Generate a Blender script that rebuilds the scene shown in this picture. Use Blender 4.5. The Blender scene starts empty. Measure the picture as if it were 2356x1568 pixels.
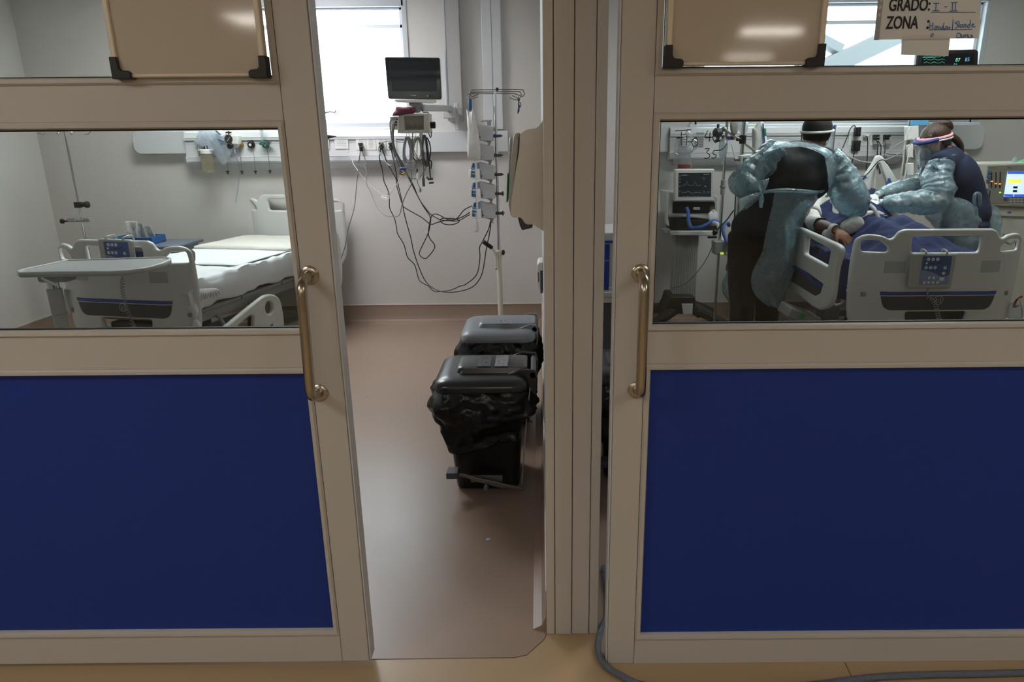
import bpy, bmesh, math, random
from mathutils import Vector, Matrix, noise
random.seed(7)
PI = math.pi
sc = bpy.context.scene
COL = sc.collection
# ---------------------------------------------------------------- camera
FOC, PITCH, ROLL, PX, PY = 1571.0, math.radians(16.3), -0.0085, 1245.0, 784.0
cd = bpy.data.cameras.new('camera'); cam = bpy.data.objects.new('camera', cd); COL.objects.link(cam)
cd.sensor_width = 36.0; cd.lens = FOC / 2356 * 36.0
cd.shift_x = -(PX - 1178) / 2356
cd.clip_start = 0.05
CM = Matrix.Rotation(PI / 2 - PITCH, 3, 'X') @ Matrix.Rotation(ROLL, 3, 'Z')
CAM = Vector((0, 0, 1.6))
cam.matrix_world = Matrix.Translation(CAM) @ CM.to_4x4()
sc.camera = cam
# ---------------------------------------------------------------- view, world, light
sc.view_settings.view_transform = 'Standard'; sc.view_settings.look = 'None'
sc.view_settings.gamma = 1.0; sc.view_settings.use_curve_mapping = False
sc.view_settings.exposure = 1.0
SKY = 6.0
w = bpy.data.worlds.new('sky'); sc.world = w; w.use_nodes = True
nt = w.node_tree; bg = nt.nodes['Background']; bg.inputs[1].default_value = SKY
tc = nt.nodes.new('ShaderNodeTexCoord'); sp = nt.nodes.new('ShaderNodeSeparateXYZ'); cr = nt.nodes.new('ShaderNodeValToRGB')
nt.links.new(tc.outputs['Generated'], sp.inputs[0]); nt.links.new(sp.outputs[2], cr.inputs[0]); nt.links.new(cr.outputs[0], bg.inputs[0])
cr.color_ramp.elements[0].color = (.80, .90, 1, 1); cr.color_ramp.elements[1].color = (.93, .97, 1, 1)
sc.cycles.max_bounces = 10; sc.cycles.transparent_max_bounces = 16; sc.cycles.diffuse_bounces = 5
sc.cycles.use_denoising = True; sc.cycles.caustics_reflective = False; sc.cycles.caustics_refractive = False
sc.cycles.sample_clamp_indirect = 4.0
def portal(name, loc, sx, sz):
    l = bpy.data.lights.new(name, 'AREA'); l.shape = 'RECTANGLE'; l.size = sx; l.size_y = sz; l.cycles.is_portal = True
    o = bpy.data.objects.new(name, l); COL.objects.link(o); o.location = loc; o.rotation_euler = (-PI / 2, 0, 0)
portal('window_daylight', (-2.26, 6.32, 2.22), 2.3, 0.98); portal('window_daylight', (2.54, 6.32, 2.22), 2.4, 0.98)
# ---------------------------------------------------------------- rays through photograph pixels
def ray(x, y): return CM @ Vector(((x - PX) / FOC, -(y - PY) / FOC, -1))
def at(x, y, Y=None, X=None, Z=None, pl=None):
    d = ray(x, y)
    if pl is not None: t = (pl.o - CAM).dot(pl.n) / d.dot(pl.n)
    elif X is not None: t = (X - CAM.x) / d.x
    elif Z is not None: t = (Z - CAM.z) / d.z
    else: t = (Y - CAM.y) / d.y
    return CAM + d * t
class Pl:
    """upright plane through o; yaw 0 faces the corridor (-Y); u runs to the right seen from there, v up; n points at the viewer"""
    def __init__(s, o, yaw=0.0, tilt=0.0):
        s.o = Vector(o); R = Matrix.Rotation(yaw, 3, 'Z') @ Matrix.Rotation(tilt, 3, 'X')
        s.u = R @ Vector((1, 0, 0)); s.v = R @ Vector((0, 0, 1)); s.n = R @ Vector((0, -1, 0))
    def uv(s, x, y):
        p = at(x, y, pl=s) - s.o; return (p.dot(s.u), p.dot(s.v))
    def p(s, u, v, d=0): return s.o + s.u * u + s.v * v + s.n * d
    def mat(s, d=0):
        m = Matrix((s.u, s.v, s.n)).transposed().to_4x4(); m.translation = s.o + s.n * d; return m
# ---------------------------------------------------------------- materials
def lin(c): return tuple((v / 255 / 12.92 if v / 255 <= .04045 else ((v / 255 + .055) / 1.055) ** 2.4) for v in c) + (1,)
MATS = {}
def pm(name, c, rough=.5, metal=0, spec=.5, bump=0, bscale=60, var=.04, vscale=4, emit=0, ec=None, coat=0, alpha=1, trans=0, tl=0, rvar=0, sss=0):
    if name in MATS: return MATS[name]
    m = bpy.data.materials.new(name); m.use_nodes = True; n = m.node_tree; L = n.links; b = n.nodes['Principled BSDF']; MATS[name] = m
    I = b.inputs; I['Roughness'].default_value = rough; I['Metallic'].default_value = metal; I['Specular IOR Level'].default_value = spec
    I['Coat Weight'].default_value = coat; I['Coat Roughness'].default_value = .08; I['Transmission Weight'].default_value = trans; I['Alpha'].default_value = alpha
    col = lin(c); co = n.nodes.new('ShaderNodeTexCoord'); no = n.nodes.new('ShaderNodeTexNoise'); no.inputs['Scale'].default_value = vscale; no.inputs['Detail'].default_value = 4
    L.new(co.outputs['Object'], no.inputs['Vector'])
    mx = n.nodes.new('ShaderNodeMix'); mx.data_type = 'RGBA'
    mx.inputs[6].default_value = tuple(v * (1 - var) for v in col[:3]) + (1,); mx.inputs[7].default_value = tuple(min(1, v * (1 + var)) for v in col[:3]) + (1,)
    L.new(no.outputs[0], mx.inputs[0]); L.new(mx.outputs[2], I['Base Color'])
    if rvar:
        mr = n.nodes.new('ShaderNodeMapRange'); mr.inputs[1].default_value = .3; mr.inputs[2].default_value = .7; mr.inputs[3].default_value = rough - rvar; mr.inputs[4].default_value = rough + rvar
        L.new(no.outputs[0], mr.inputs[0]); L.new(mr.outputs[0], I['Roughness'])
    if bump:
        n2 = n.nodes.new('ShaderNodeTexNoise'); n2.inputs['Scale'].default_value = bscale; n2.inputs['Detail'].default_value = 5; L.new(co.outputs['Object'], n2.inputs['Vector'])
        bp = n.nodes.new('ShaderNodeBump'); bp.inputs['Strength'].default_value = bump; bp.inputs['Distance'].default_value = .01
        L.new(n2.outputs[0], bp.inputs['Height']); L.new(bp.outputs[0], I['Normal'])
    if sss: I['Subsurface Weight'].default_value = sss; I['Subsurface Radius'].default_value = (.02, .01, .006)
    if emit: I['Emission Color'].default_value = lin(ec or c); I['Emission Strength'].default_value = emit
    if tl:
        out = n.nodes['Material Output']; t = n.nodes.new('ShaderNodeBsdfTranslucent'); L.new(mx.outputs[2], t.inputs[0]); ms = n.nodes.new('ShaderNodeMixShader'); ms.inputs[0].default_value = tl
        L.new(b.outputs[0], ms.inputs[1]); L.new(t.outputs[0], ms.inputs[2]); L.new(ms.outputs[0], out.inputs[0])
    return m
def both_sides(n, fr, ior):
    """same reflectance entering and leaving a pane whose light is not bent"""
    ge = n.nodes.new('ShaderNodeNewGeometry'); mr = n.nodes.new('ShaderNodeMapRange'); mr.inputs[3].default_value = ior; mr.inputs[4].default_value = 1 / ior
    n.links.new(ge.outputs['Backfacing'], mr.inputs[0]); n.links.new(mr.outputs[0], fr.inputs[0])
def film(name, c, opacity=.5, rough=.25, gloss=.25, bump=.3, bscale=20, tl=.4, ior=1.45, ovar=.1):
    """thin plastic: a see-through sheet with diffuse, translucent and glossy shares"""
    if name in MATS: return MATS[name]
    m = bpy.data.materials.new(name); m.use_nodes = True; n = m.node_tree; L = n.links; n.nodes.remove(n.nodes['Principled BSDF']); out = n.nodes['Material Output']; MATS[name] = m
    N = n.nodes.new
    tr = N('ShaderNodeBsdfTransparent'); tr.inputs[0].default_value = tuple(.6 + .4 * v for v in lin(c)[:3]) + (1,)
    df = N('ShaderNodeBsdfDiffuse'); df.inputs[0].default_value = lin(c); ts = N('ShaderNodeBsdfTranslucent'); ts.inputs[0].default_value = lin(c)
    m1 = N('ShaderNodeMixShader'); m1.inputs[0].default_value = tl; L.new(df.outputs[0], m1.inputs[1]); L.new(ts.outputs[0], m1.inputs[2])
    co = N('ShaderNodeTexCoord'); no = N('ShaderNodeTexNoise'); no.inputs['Scale'].default_value = bscale; no.inputs['Detail'].default_value = 6; no.inputs['Distortion'].default_value = 1.2; L.new(co.outputs['Object'], no.inputs['Vector'])
    bp = N('ShaderNodeBump'); bp.inputs['Strength'].default_value = bump; bp.inputs['Distance'].default_value = .02; L.new(no.outputs[0], bp.inputs['Height']); L.new(bp.outputs[0], df.inputs['Normal'])
    mr = N('ShaderNodeMapRange'); mr.inputs[1].default_value = .3; mr.inputs[2].default_value = .7; mr.inputs[3].default_value = max(0, opacity - ovar); mr.inputs[4].default_value = min(1, opacity + ovar); L.new(no.outputs[0], mr.inputs[0])
    m2 = N('ShaderNodeMixShader'); L.new(mr.outputs[0], m2.inputs[0]); L.new(tr.outputs[0], m2.inputs[1]); L.new(m1.outputs[0], m2.inputs[2])
    gl = N('ShaderNodeBsdfGlossy'); gl.inputs['Roughness'].default_value = rough; L.new(bp.outputs[0], gl.inputs['Normal'])
    fr = N('ShaderNodeFresnel'); both_sides(n, fr, ior); L.new(bp.outputs[0], fr.inputs['Normal']); ml = N('ShaderNodeMath'); ml.operation = 'MULTIPLY'; ml.inputs[1].default_value = gloss * 4; ml.use_clamp = True; L.new(fr.outputs[0], ml.inputs[0])
    m3 = N('ShaderNodeMixShader'); L.new(ml.outputs[0], m3.inputs[0]); L.new(m2.outputs[0], m3.inputs[1]); L.new(gl.outputs[0], m3.inputs[2]); L.new(m3.outputs[0], out.inputs[0])
    return m
def glassm(name, tint=(235, 240, 238), rough=.0, haze=0.0, hazec=(200, 205, 205), ior=1.5):
    if name in MATS: return MATS[name]
    m = bpy.data.materials.new(name); m.use_nodes = True; n = m.node_tree; L = n.links; n.nodes.remove(n.nodes['Principled BSDF']); out = n.nodes['Material Output']; MATS[name] = m; N = n.nodes.new
    tr = N('ShaderNodeBsdfTransparent'); tr.inputs[0].default_value = lin(tint); gl = N('ShaderNodeBsdfGlossy'); gl.inputs['Roughness'].default_value = rough; fr = N('ShaderNodeFresnel'); both_sides(n, fr, ior)
    ms = N('ShaderNodeMixShader'); L.new(fr.outputs[0], ms.inputs[0]); L.new(tr.outputs[0], ms.inputs[1]); L.new(gl.outputs[0], ms.inputs[2]); last = ms
    if haze:
        df = N('ShaderNodeBsdfDiffuse'); df.inputs[0].default_value = lin(hazec); m2 = N('ShaderNodeMixShader'); m2.inputs[0].default_value = haze; L.new(ms.outputs[0], m2.inputs[1]); L.new(df.outputs[0], m2.inputs[2]); last = m2
    L.new(last.outputs[0], out.inputs[0]); return m
# ---------------------------------------------------------------- mesh collector
def smooth(pts, k=6, closed=False):
    P = [Vector(p) for p in pts]; n = len(P)
    if n < 3: return P
    out = []
    for i in range(n if closed else n - 1):
        a = P[(i - 1) % n] if closed or i > 0 else P[0] * 2 - P[1]; b = P[i]; c = P[(i + 1) % n]; d = P[(i + 2) % n] if closed or i + 2 < n else P[-1] * 2 - P[-2]
        for j in range(k):
            t = j / k; out.append(.5 * ((2 * b) + (c - a) * t + (2 * a - 5 * b + 4 * c - d) * t * t + (3 * b - a - 3 * c + d) * t ** 3))
    if not closed: out.append(P[-1])
    return out
class G:
    def __init__(s): s.v = []; s.f = []; s.m = []; s.mi = 0
    def add(s, vs, fs):
        o = len(s.v); s.v += [Vector(v) for v in vs]
        for f in fs: s.f.append(tuple(i + o for i in f)); s.m.append(s.mi)
        return s
    def box(s, c, d, R=None):
        c = Vector(c); vs = []
        for z in (-.5, .5):
            for x, y in ((-.5, -.5), (.5, -.5), (.5, .5), (-.5, .5)):
                q = Vector((x * d[0], y * d[1], z * d[2])); vs.append(c + (R @ q if R else q))
        return s.add(vs, [(3, 2, 1, 0), (4, 5, 6, 7), (0, 1, 5, 4), (1, 2, 6, 5), (2, 3, 7, 6), (3, 0, 4, 7)])
    def bx(s, x0, x1, y0, y1, z0, z1): return s.box(((x0 + x1) / 2, (y0 + y1) / 2, (z0 + z1) / 2), (abs(x1 - x0), abs(y1 - y0), abs(z1 - z0)))
    def plbox(s, pl, u0, u1, v0, v1, d0, d1):
        R = Matrix((pl.u, pl.v, pl.n)).transposed(); return s.box(pl.p((u0 + u1) / 2, (v0 + v1) / 2, (d0 + d1) / 2), (abs(u1 - u0), abs(v1 - v0), abs(d1 - d0)), R)
    def loft(s, rings, cap=True, closed=False):
        n = len(rings[0]); vs = [p for r in rings for p in r]; fs = []; m = len(rings)
        for i in range(m if closed else m - 1):
            a = i * n; b = ((i + 1) % m) * n
            for j in range(n): k = (j + 1) % n; fs.append((a + j, a + k, b + k, b + j))
        if cap and not closed: fs.append(tuple(range(n))[::-1]); fs.append(tuple((m - 1) * n + j for j in range(n)))
        return s.add(vs, fs)
    def tube(s, pts, r, n=8, k=5, closed=False, cap=True, sm=True, flat=1):
        P = smooth(pts, k, closed) if sm else [Vector(p) for p in pts]; m = len(P); rs = r if isinstance(r, (list, tuple)) else None
        rings = []; up = None
        for i in range(m):
            t = (P[(i + 1) % m] - P[i - 1]) if closed else (P[min(i + 1, m - 1)] - P[max(i - 1, 0)])
            if t.length < 1e-9: t = Vector((0, 0, 1))
            t.normalize()
            if up is None: up = Vector((0, 0, 1)) if abs(t.z) < .9 else Vector((1, 0, 0))
            a = (up - t * up.dot(t)); a = a.normalized() if a.length > 1e-6 else t.orthogonal().normalized(); b = t.cross(a); up = a
            q = i / max(1, m - 1)
            if rs: f = q * (len(rs) - 1); j = min(int(f), len(rs) - 2); rr = rs[j] + (rs[j + 1] - rs[j]) * (f - j)
            else: rr = r
            rings.append([P[i] + a * math.cos(h) * rr * flat + b * math.sin(h) * rr for h in [2 * PI * x / n for x in range(n)]])
        return s.loft(rings, cap, closed)
    def cyl(s, p0, p1, r0, r1=None, n=20):
        r1 = r0 if r1 is None else r1; return s.tube([p0, p1], [r0, r1], n, sm=False)
    def ball(s, c, r, n=16, R=None, m=10):
        r = (r, r, r) if isinstance(r, (int, float)) else r; c = Vector(c); rings = []
        for i in range(1, m):
            a = PI * i / m
            ring = []
            for j in range(n):
                h = 2 * PI * j / n; q = Vector((r[0] * math.sin(a) * math.cos(h), r[1] * math.sin(a) * math.sin(h), r[2] * math.cos(a))); ring.append(c + (R @ q if R else q))
            rings.append(ring)
        top = Vector((0, 0, r[2])); top = c + (R @ top if R else top); bot = c * 2 - top
        vs = [p for q in rings for p in q] + [top, bot]; fs = []
        for i in range(m - 2):
            for j in range(n): k = (j + 1) % n; fs.append((i * n + j, (i + 1) * n + j, (i + 1) * n + k, i * n + k))
        t = (m - 1) * n
        for j in range(n): k = (j + 1) % n; fs.append((t, j, k)); fs.append((t + 1, (m - 2) * n + k, (m - 2) * n + j))
        return s.add(vs, fs)
    def lathe(s, prof, o, ax=(0, 0, 1), n=24):
        ax = Vector(ax).normalized(); a = ax.orthogonal().normalized(); b = ax.cross(a); o = Vector(o)
        return s.loft([[o + ax * z + a * math.cos(h) * max(r, 1e-4) + b * math.sin(h) * max(r, 1e-4) for h in [2 * PI * x / n for x in range(n)]] for r, z in prof])
    def prism(s, pts, ex):
        P = [Vector(p) for p in pts]; ex = Vector(ex); return s.loft([P, [p + ex for p in P]])
    def sheet(s, fn, nu, nv, closed_u=False):
        vs = [fn(i / (nu if closed_u else nu - 1), j / (nv - 1)) for j in range(nv) for i in range(nu)]; fs = []
        for j in range(nv - 1):
            for i in range(nu if closed_u else nu - 1): k = (i + 1) % nu; fs.append((j * nu + i, j * nu + k, (j + 1) * nu + k, (j + 1) * nu + i))
        return s.add(vs, fs)
def wpos(o):
    p = Vector((0, 0, 0))
    while o: p += o.location; o = o.parent
    return p
def mesh_from(g):
    me = bpy.data.meshes.new('m'); me.from_pydata(g.v, [], g.f); me.validate(); return me
def finish(name, me, mats, parent=None, bevel=0, ang=35, solid=0, sub=0, seg=2, fix=True, label=None, cat=None, group=None, kind=None):
    """link a mesh given in world coordinates; its origin goes to its own middle"""
    vs = me.vertices
    if len(vs):
        lo = Vector([min(v.co[i] for v in vs) for i in range(3)]); hi = Vector([max(v.co[i] for v in vs) for i in range(3)]); c = (lo + hi) / 2
        if parent is None: c.z = lo.z
    else: c = Vector((0, 0, 0))
    me.transform(Matrix.Translation(-c))
    if fix:
        bm = bmesh.new(); bm.from_mesh(me); bmesh.ops.recalc_face_normals(bm, faces=bm.faces); bm.to_mesh(me); bm.free()
    o = bpy.data.objects.new(name, me); COL.objects.link(o); me.name = name
    for m in (mats if isinstance(mats, (list, tuple)) else [mats]): me.materials.append(m)
    o.location = c - (wpos(parent) if parent else Vector((0, 0, 0))); o.parent = parent
    me.shade_smooth(); me.set_sharp_from_angle(angle=math.radians(ang))
    if sub: s_ = o.modifiers.new('sub', 'SUBSURF'); s_.levels = s_.render_levels = sub
    if solid: s_ = o.modifiers.new('solid', 'SOLIDIFY'); s_.thickness = solid; s_.offset = 0
    if bevel: b = o.modifiers.new('bevel', 'BEVEL'); b.width = bevel; b.segments = seg; b.limit_method = 'ANGLE'; b.angle_limit = .6
    tag(o, label, cat, group, kind); return o
def obj(name, g, mats, parent=None, **k):
    me = mesh_from(g); me.polygons.foreach_set('material_index', g.m[:len(me.polygons)]) if len(me.polygons) == len(g.m) else None
    return finish(name, me, mats, parent, **k)
def tag(o, label=None, cat=None, group=None, kind=None):
    if label: o['label'] = label
    if cat: o['category'] = cat
    if group: o['group'] = group
    if kind: o['kind'] = kind
    return o
def thing(name, loc, label, cat, group=None, kind=None):
    o = bpy.data.objects.new(name, None); COL.objects.link(o); o.location = loc; o.empty_display_size = .1; return tag(o, label, cat, group, kind)
def struct(name, g, m, **k): return obj(name, g, m, kind='structure', **k)
def dup(root, dloc=None, loc=None, label=None, group=None, rz=None):
    def rec(o, par):
        c = o.copy(); COL.objects.link(c); c.parent = par
        for ch in list(o.children): rec(ch, c)
        return c
    r = rec(root, None)
    if loc is not None: r.location = loc
    if dloc is not None: r.location = root.location + Vector(dloc)
    if rz is not None: r.rotation_euler.z = rz
    return tag(r, label, None, group)
# ---------------------------------------------------------------- plates with holes, text
def roundpoly(pts, r, n=5):
    """round the corners of a 2-D outline; r a number or one per corner"""
    out = []; N = len(pts)
    for i, p in enumerate(pts):
        p = Vector(p[:2]); a = Vector(pts[i - 1][:2]) - p; b = Vector(pts[(i + 1) % N][:2]) - p; rr = r[i] if isinstance(r, (list, tuple)) else r
        rr = min(rr, a.length * .48, b.length * .48)
        if rr < 1e-5: out.append(p); continue
        a.normalize(); b.normalize(); A = p + a * rr; B = p + b * rr
        for k in range(n + 1): t = k / n; out.append(A * (1 - t) ** 2 + p * 2 * t * (1 - t) + B * t * t)
    return out
def plate(name, outlines, th, mtx, m, parent=None, bevel=.004, d=0, **k):
    """flat board of thickness th from closed 2-D outlines (the first the rim, others holes), rounded edges, on the matrix's XY plane (front at d)"""
    cu = bpy.data.curves.new('c', 'CURVE'); cu.dimensions = '2D'; cu.fill_mode = 'BOTH'
    for ol in outlines:
        s = cu.splines.new('POLY'); s.points.add(len(ol) - 1)
        for i, p in enumerate(ol): s.points[i].co = (p[0], p[1], 0, 1)
        s.use_cyclic_u = True
    bevel = min(bevel, th / 2 * .98); cu.extrude = th / 2 - bevel; cu.bevel_depth = bevel; cu.offset = -bevel; cu.bevel_resolution = 2
    co = bpy.data.objects.new('c', cu); COL.objects.link(co); bpy.context.view_layer.update()
    me = bpy.data.meshes.new_from_object(co.evaluated_get(bpy.context.evaluated_depsgraph_get())); bpy.data.objects.remove(co); me.materials.clear()
    me.transform(mtx @ Matrix.Translation((0, 0, d - th / 2))); return finish(name, me, m, parent, ang=40, **k)
def ppl(pl, px): return [pl.uv(*p) for p in px]
def text_mesh(s, size, mtx, ex=.0005, align='LEFT', bold=0, sx=1.0):
    cu = bpy.data.curves.new('t', 'FONT'); cu.body = s; cu.size = size; cu.extrude = ex; cu.align_x = align; cu.offset = bold
    co = bpy.data.objects.new('t', cu); COL.objects.link(co); bpy.context.view_layer.update()
    me = bpy.data.meshes.new_from_object(co.evaluated_get(bpy.context.evaluated_depsgraph_get())); bpy.data.objects.remove(co); me.materials.clear()
    me.transform(mtx @ Matrix.Diagonal((sx, 1, 1, 1))); return me
def text(name, s, size, mtx, m, parent=None, **k):
    t = {q: k.pop(q) for q in ('align', 'bold', 'sx', 'ex') if q in k}
    return finish(name, text_mesh(s, size, mtx, **t), m, parent, fix=False, **k)
def remesh(name, g, m, parent, vox=.012, it=4, fac=.5, **k):
    """fuse the collected shapes into one continuous skin"""
    me = mesh_from(g); o = bpy.data.objects.new('r', me); COL.objects.link(o)
    r = o.modifiers.new('r', 'REMESH'); r.mode = 'VOXEL'; r.voxel_size = vox
    s_ = o.modifiers.new('s', 'SMOOTH'); s_.iterations = it; s_.factor = fac
    bpy.context.view_layer.update(); me2 = bpy.data.meshes.new_from_object(o.evaluated_get(bpy.context.evaluated_depsgraph_get())); bpy.data.objects.remove(o); me2.materials.clear()
    return finish(name, me2, m, parent, ang=80, fix=False, **k)
def ell(c, a, b, n=20, ph=0, p=2.0):
    """ellipse ring about c with half axes a, b; p > 2 squares it off"""
    c = Vector(c); out = []
    for j in range(n):
        h = 2 * PI * j / n + ph; C_, S_ = math.cos(h), math.sin(h); q = (abs(C_) ** p + abs(S_) ** p) ** (-1 / p); out.append(c + Vector(a) * C_ * q + Vector(b) * S_ * q)
    return out
def V(*a): return Vector(a)
# ---------------------------------------------------------------- shared materials
ALU = pm('beige_aluminium', (181, 178, 172), .42, .0, .5, var=.03, vscale=2)
ALUD = pm('seam_dark', (60, 54, 48), .6)
ALUW = pm('pale_aluminium', (196, 200, 204), .4, 0, .5)
BLUE = pm('blue_laminate', (26, 52, 132), .55, 0, .3, bump=.05, bscale=400, var=.05, vscale=40)
STEEL = pm('brushed_steel', (178, 170, 154), .26, 1, bump=.03, bscale=300)
CHROME = pm('chrome', (200, 200, 200), .15, 1)
BLACK = pm('black_plastic', (16, 16, 17), .4)
RUB = pm('black_rubber', (22, 22, 23), .6)
WHITE = pm('white_plastic', (225, 225, 222), .35, var=.02)
BEDW = pm('bed_plastic', (214, 216, 214), .32, var=.02)
GREY = pm('grey_plastic', (150, 152, 154), .4)
DGREY = pm('dark_grey_plastic', (70, 72, 76), .45)
WALL = pm('painted_wall', (206, 203, 199), .6, bump=.04, bscale=250, var=.02, vscale=1)
GLASS = glassm('window_glass', (240, 243, 242))
CLEAR = film('clear_plastic', (225, 232, 235), .16, .12, .5, bump=.2, bscale=25)
# ================================================================ the setting
def floor_mat(name, c, scuff):
    m = pm(name, c, .30, 0, .5, var=.05, vscale=1.3, rvar=.0); n = m.node_tree; L = n.links; b = n.nodes['Principled BSDF']
    co = n.nodes.new('ShaderNodeTexCoord'); a = n.nodes.new('ShaderNodeTexNoise'); a.inputs['Scale'].default_value = 9; a.inputs['Detail'].default_value = 3; a.inputs['Roughness'].default_value = .6; a.inputs['Distortion'].default_value = .3
    L.new(co.outputs['Object'], a.inputs['Vector']); bp = n.nodes.new('ShaderNodeBump'); bp.inputs['Strength'].default_value = scuff; bp.inputs['Distance'].default_value = .004
    L.new(a.outputs[0], bp.inputs['Height']); L.new(bp.outputs[0], b.inputs['Normal'])
    mr = n.nodes.new('ShaderNodeMapRange'); mr.inputs[1].default_value = .15; mr.inputs[2].default_value = .85; mr.inputs[3].default_value = .285; mr.inputs[4].default_value = .35; L.new(a.outputs[0], mr.inputs[0]); L.new(mr.outputs[0], b.inputs['Roughness']); return m
FR = floor_mat('pinkish_vinyl', (146, 126, 112), .03); FC = floor_mat('tan_vinyl', (166, 143, 112), .03)  # corridor floor colour holds the yellow cast of its lighting
DARKSEAM = pm('floor_seam', (96, 80, 66), .6)
seam = [at(848, 1516, Z=0), at(1184, 1512, Z=0), at(1212, 1506, Z=0), at(1252, 1470, Z=0)]
sy = seam[0].y
room_edge = [V(-5, sy, 0), seam[0], seam[1], seam[2], V(seam[3].x, seam[3].y, 0), V(.02, 1.97, 0), V(6.2, 1.97, 0)]
g = G(); g.prism(room_edge + [V(6.2, 6.4, 0), V(-5, 6.4, 0)], (0, 0, -.1)); struct('floor', g, FR)
g = G(); g.prism(room_edge[::-1] + [V(-5, -9, 0), V(6.2, -9, 0)], (0, 0, -.1)); struct('floor', g, FC)
g = G()
js = (at(1944, 1524, Z=0), at(1966, 1570, Z=0))
for a, b in list(zip(room_edge[1:-2], room_edge[2:-1])) + [js]: d = (b - a).normalized(); g.box((a + b) / 2 + V(0, 0, .0004), ((b - a).length, .003, .001), Matrix.Rotation(math.atan2(d.y, d.x), 3, 'Z'))
struct('trim_1', g, DARKSEAM)
YB = 6.2
WZ0, WZ1 = 1.755, 2.70
WIN = [(-3.25, -1.115), (1.34, 3.735)]
g = G(); x = -4.6
for a, b in WIN: g.bx(x, a, YB, YB + .2, 0, 2.9); g.bx(a, b, YB, YB + .2, 0, WZ0); g.bx(a, b, YB, YB + .2, WZ1, 2.9); x = b
g.bx(x, 5.4, YB, YB + .2, 0, 2.9); struct('wall_back', g, WALL)
g = G(); g.prism([V(-4.36, YB, 0), V(-4.36, 1.9, 0), V(-4.5, 1.9, 0), V(-4.5, YB, 0)], (0, 0, 2.9)); struct('wall_left', g, WALL)
g = G(); g.bx(5.3, 5.4, 1.9, YB, 0, 2.9); struct('wall_right', g, WALL)
g = G(); g.bx(.014, .17, 2.0, YB, 0, 2.9); struct('wall_partition', g, WALL)
g = G(); g.bx(-4.6, 5.4, 1.9, 6.4, 2.9, 3); g.bx(-5, 6.2, -9, 1.9, 2.7, 2.8); struct('ceiling', g, pm('ceiling_white', (215, 213, 208), .7))
g = G(); g.bx(-5, 6.2, -9.1, -9, 0, 2.7); g.bx(-5.1, -5, -9, 2, 0, 2.7); g.bx(6.2, 6.3, -9, 2, 0, 2.7); struct('wall_corridor', g, pm('corridor_wall', (188, 180, 166), .6))
g = G(); g.bx(-5, 6.2, 1.86, 1.96, 2.32, 2.95); struct('wall_header', g, ALU)
g = G(); g.bx(-5, -1.95, 1.86, 1.96, 0, 2.32); g.bx(3.4, 6.2, 1.86, 1.96, 0, 2.32); struct('wall_front', g, ALU)
# coved vinyl skirting
SK = pm('skirting_cap', (214, 206, 198), .4)
def cove(name, x0, x1, y0, y1, nx, ny):
    g = G(); pr = [(0, .15), (.004, .15), (.006, .05), (.02, .018), (.05, .002), (.05, -.002), (0, -.002)]
    g.loft([[V(x + nx * a, y + ny * a, z) for a, z in pr] for x, y in ((x0, y0), (x1, y1))]); b = struct(name, g, FR)
    g = G(); g.loft([[V(x + nx * a, y + ny * a, z) for a, z in ((0, .148), (.007, .148), (.007, .157), (0, .157))] for x, y in ((x0, y0), (x1, y1))]); obj('cap_strip', g, SK, b)
cove('baseboard_back', -4.36, .014, YB, YB, 0, -1); cove('baseboard_back', .17, 5.3, YB, YB, 0, -1)
cove('baseboard_left', -4.36, -4.36, 1.98, YB, 1, 0); cove('baseboard_partition', .014, .014, 1.962, YB, -1, 0)
# column between the two bays
g = G(); xs = [.0095, .039, .0945, .153, .184]
for i, (a, b) in enumerate(zip(xs, xs[1:])): g.bx(a + .0008, b - .0008, 1.94 - (.003 if i == 1 else 0), 2.03, 0, 2.4)
c = struct('trim_2', g, ALU, bevel=.002)
g = G(); g.bx(.0105, .1835, 1.948, 2.025, 0, 2.4); obj('groove_backing', g, ALUD, c)
# windows with white frames
WF = pm('window_frame_white', (228, 234, 240), .4)
for wi, (a, b) in enumerate(WIN):
    mu = (-2.02, 2.235)[wi]
    t = thing('window_%d' % (wi + 1), ((a + b) / 2, YB, WZ0), None, None, kind='structure')
    g = G(); y0, y1 = YB - .012, YB + .07
    for q in ((a - .035, a + .02, WZ0 - .03, WZ1 + .035), (b - .02, b + .022, WZ0 - .03, WZ1 + .035)): g.bx(q[0], q[1], y0, y1, q[2], q[3])
    g.bx(a, b, y0, y1, WZ1 - .02, WZ1 + .035); g.bx(a, b, y0, y1, WZ0 - .03, WZ0 + .01); obj('window_frame', g, pm('window_casing', (196, 199, 204), .45), t, bevel=.003)
    mid = [(a + .02, mu - .02), (mu + .02, b - .02)]
    for s0, s1 in mid:
        g = G(); zt = WZ1 - .02; zs = WZ1 - .16
        g.bx(s0, s1, YB + .05, YB + .10, zs - .018, zs + .012); 
        for q in ((s0, s0 + .055), (s1 - .03, s1)): g.bx(q[0], q[1], YB + .05, YB + .10, WZ0 + .01, zt)
        g.bx(s0, s1, YB + .05, YB + .10, WZ0 + .01, WZ0 + .04); g.bx(s0, s1, YB + .05, YB + .10, zt - .02, zt); f = obj('sash', g, WF, t, bevel=.003)
        g = G(); g.bx(s0 + .02, s1 - .02, YB + .07, YB + .076, WZ0 + .02, zt - .01); obj('pane', g, GLASS, f)
    g = G(); g.bx(mu - .02, mu + .02, YB + .04, YB + .11, WZ0, WZ1); obj('mullion', g, WF, t, bevel=.003)
    g = G(); g.bx(a - .05, b + .06, YB - .05, YB + .01, WZ0 - .055, WZ0 - .028); obj('window_sill', g, WF, t, bevel=.01)
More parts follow.
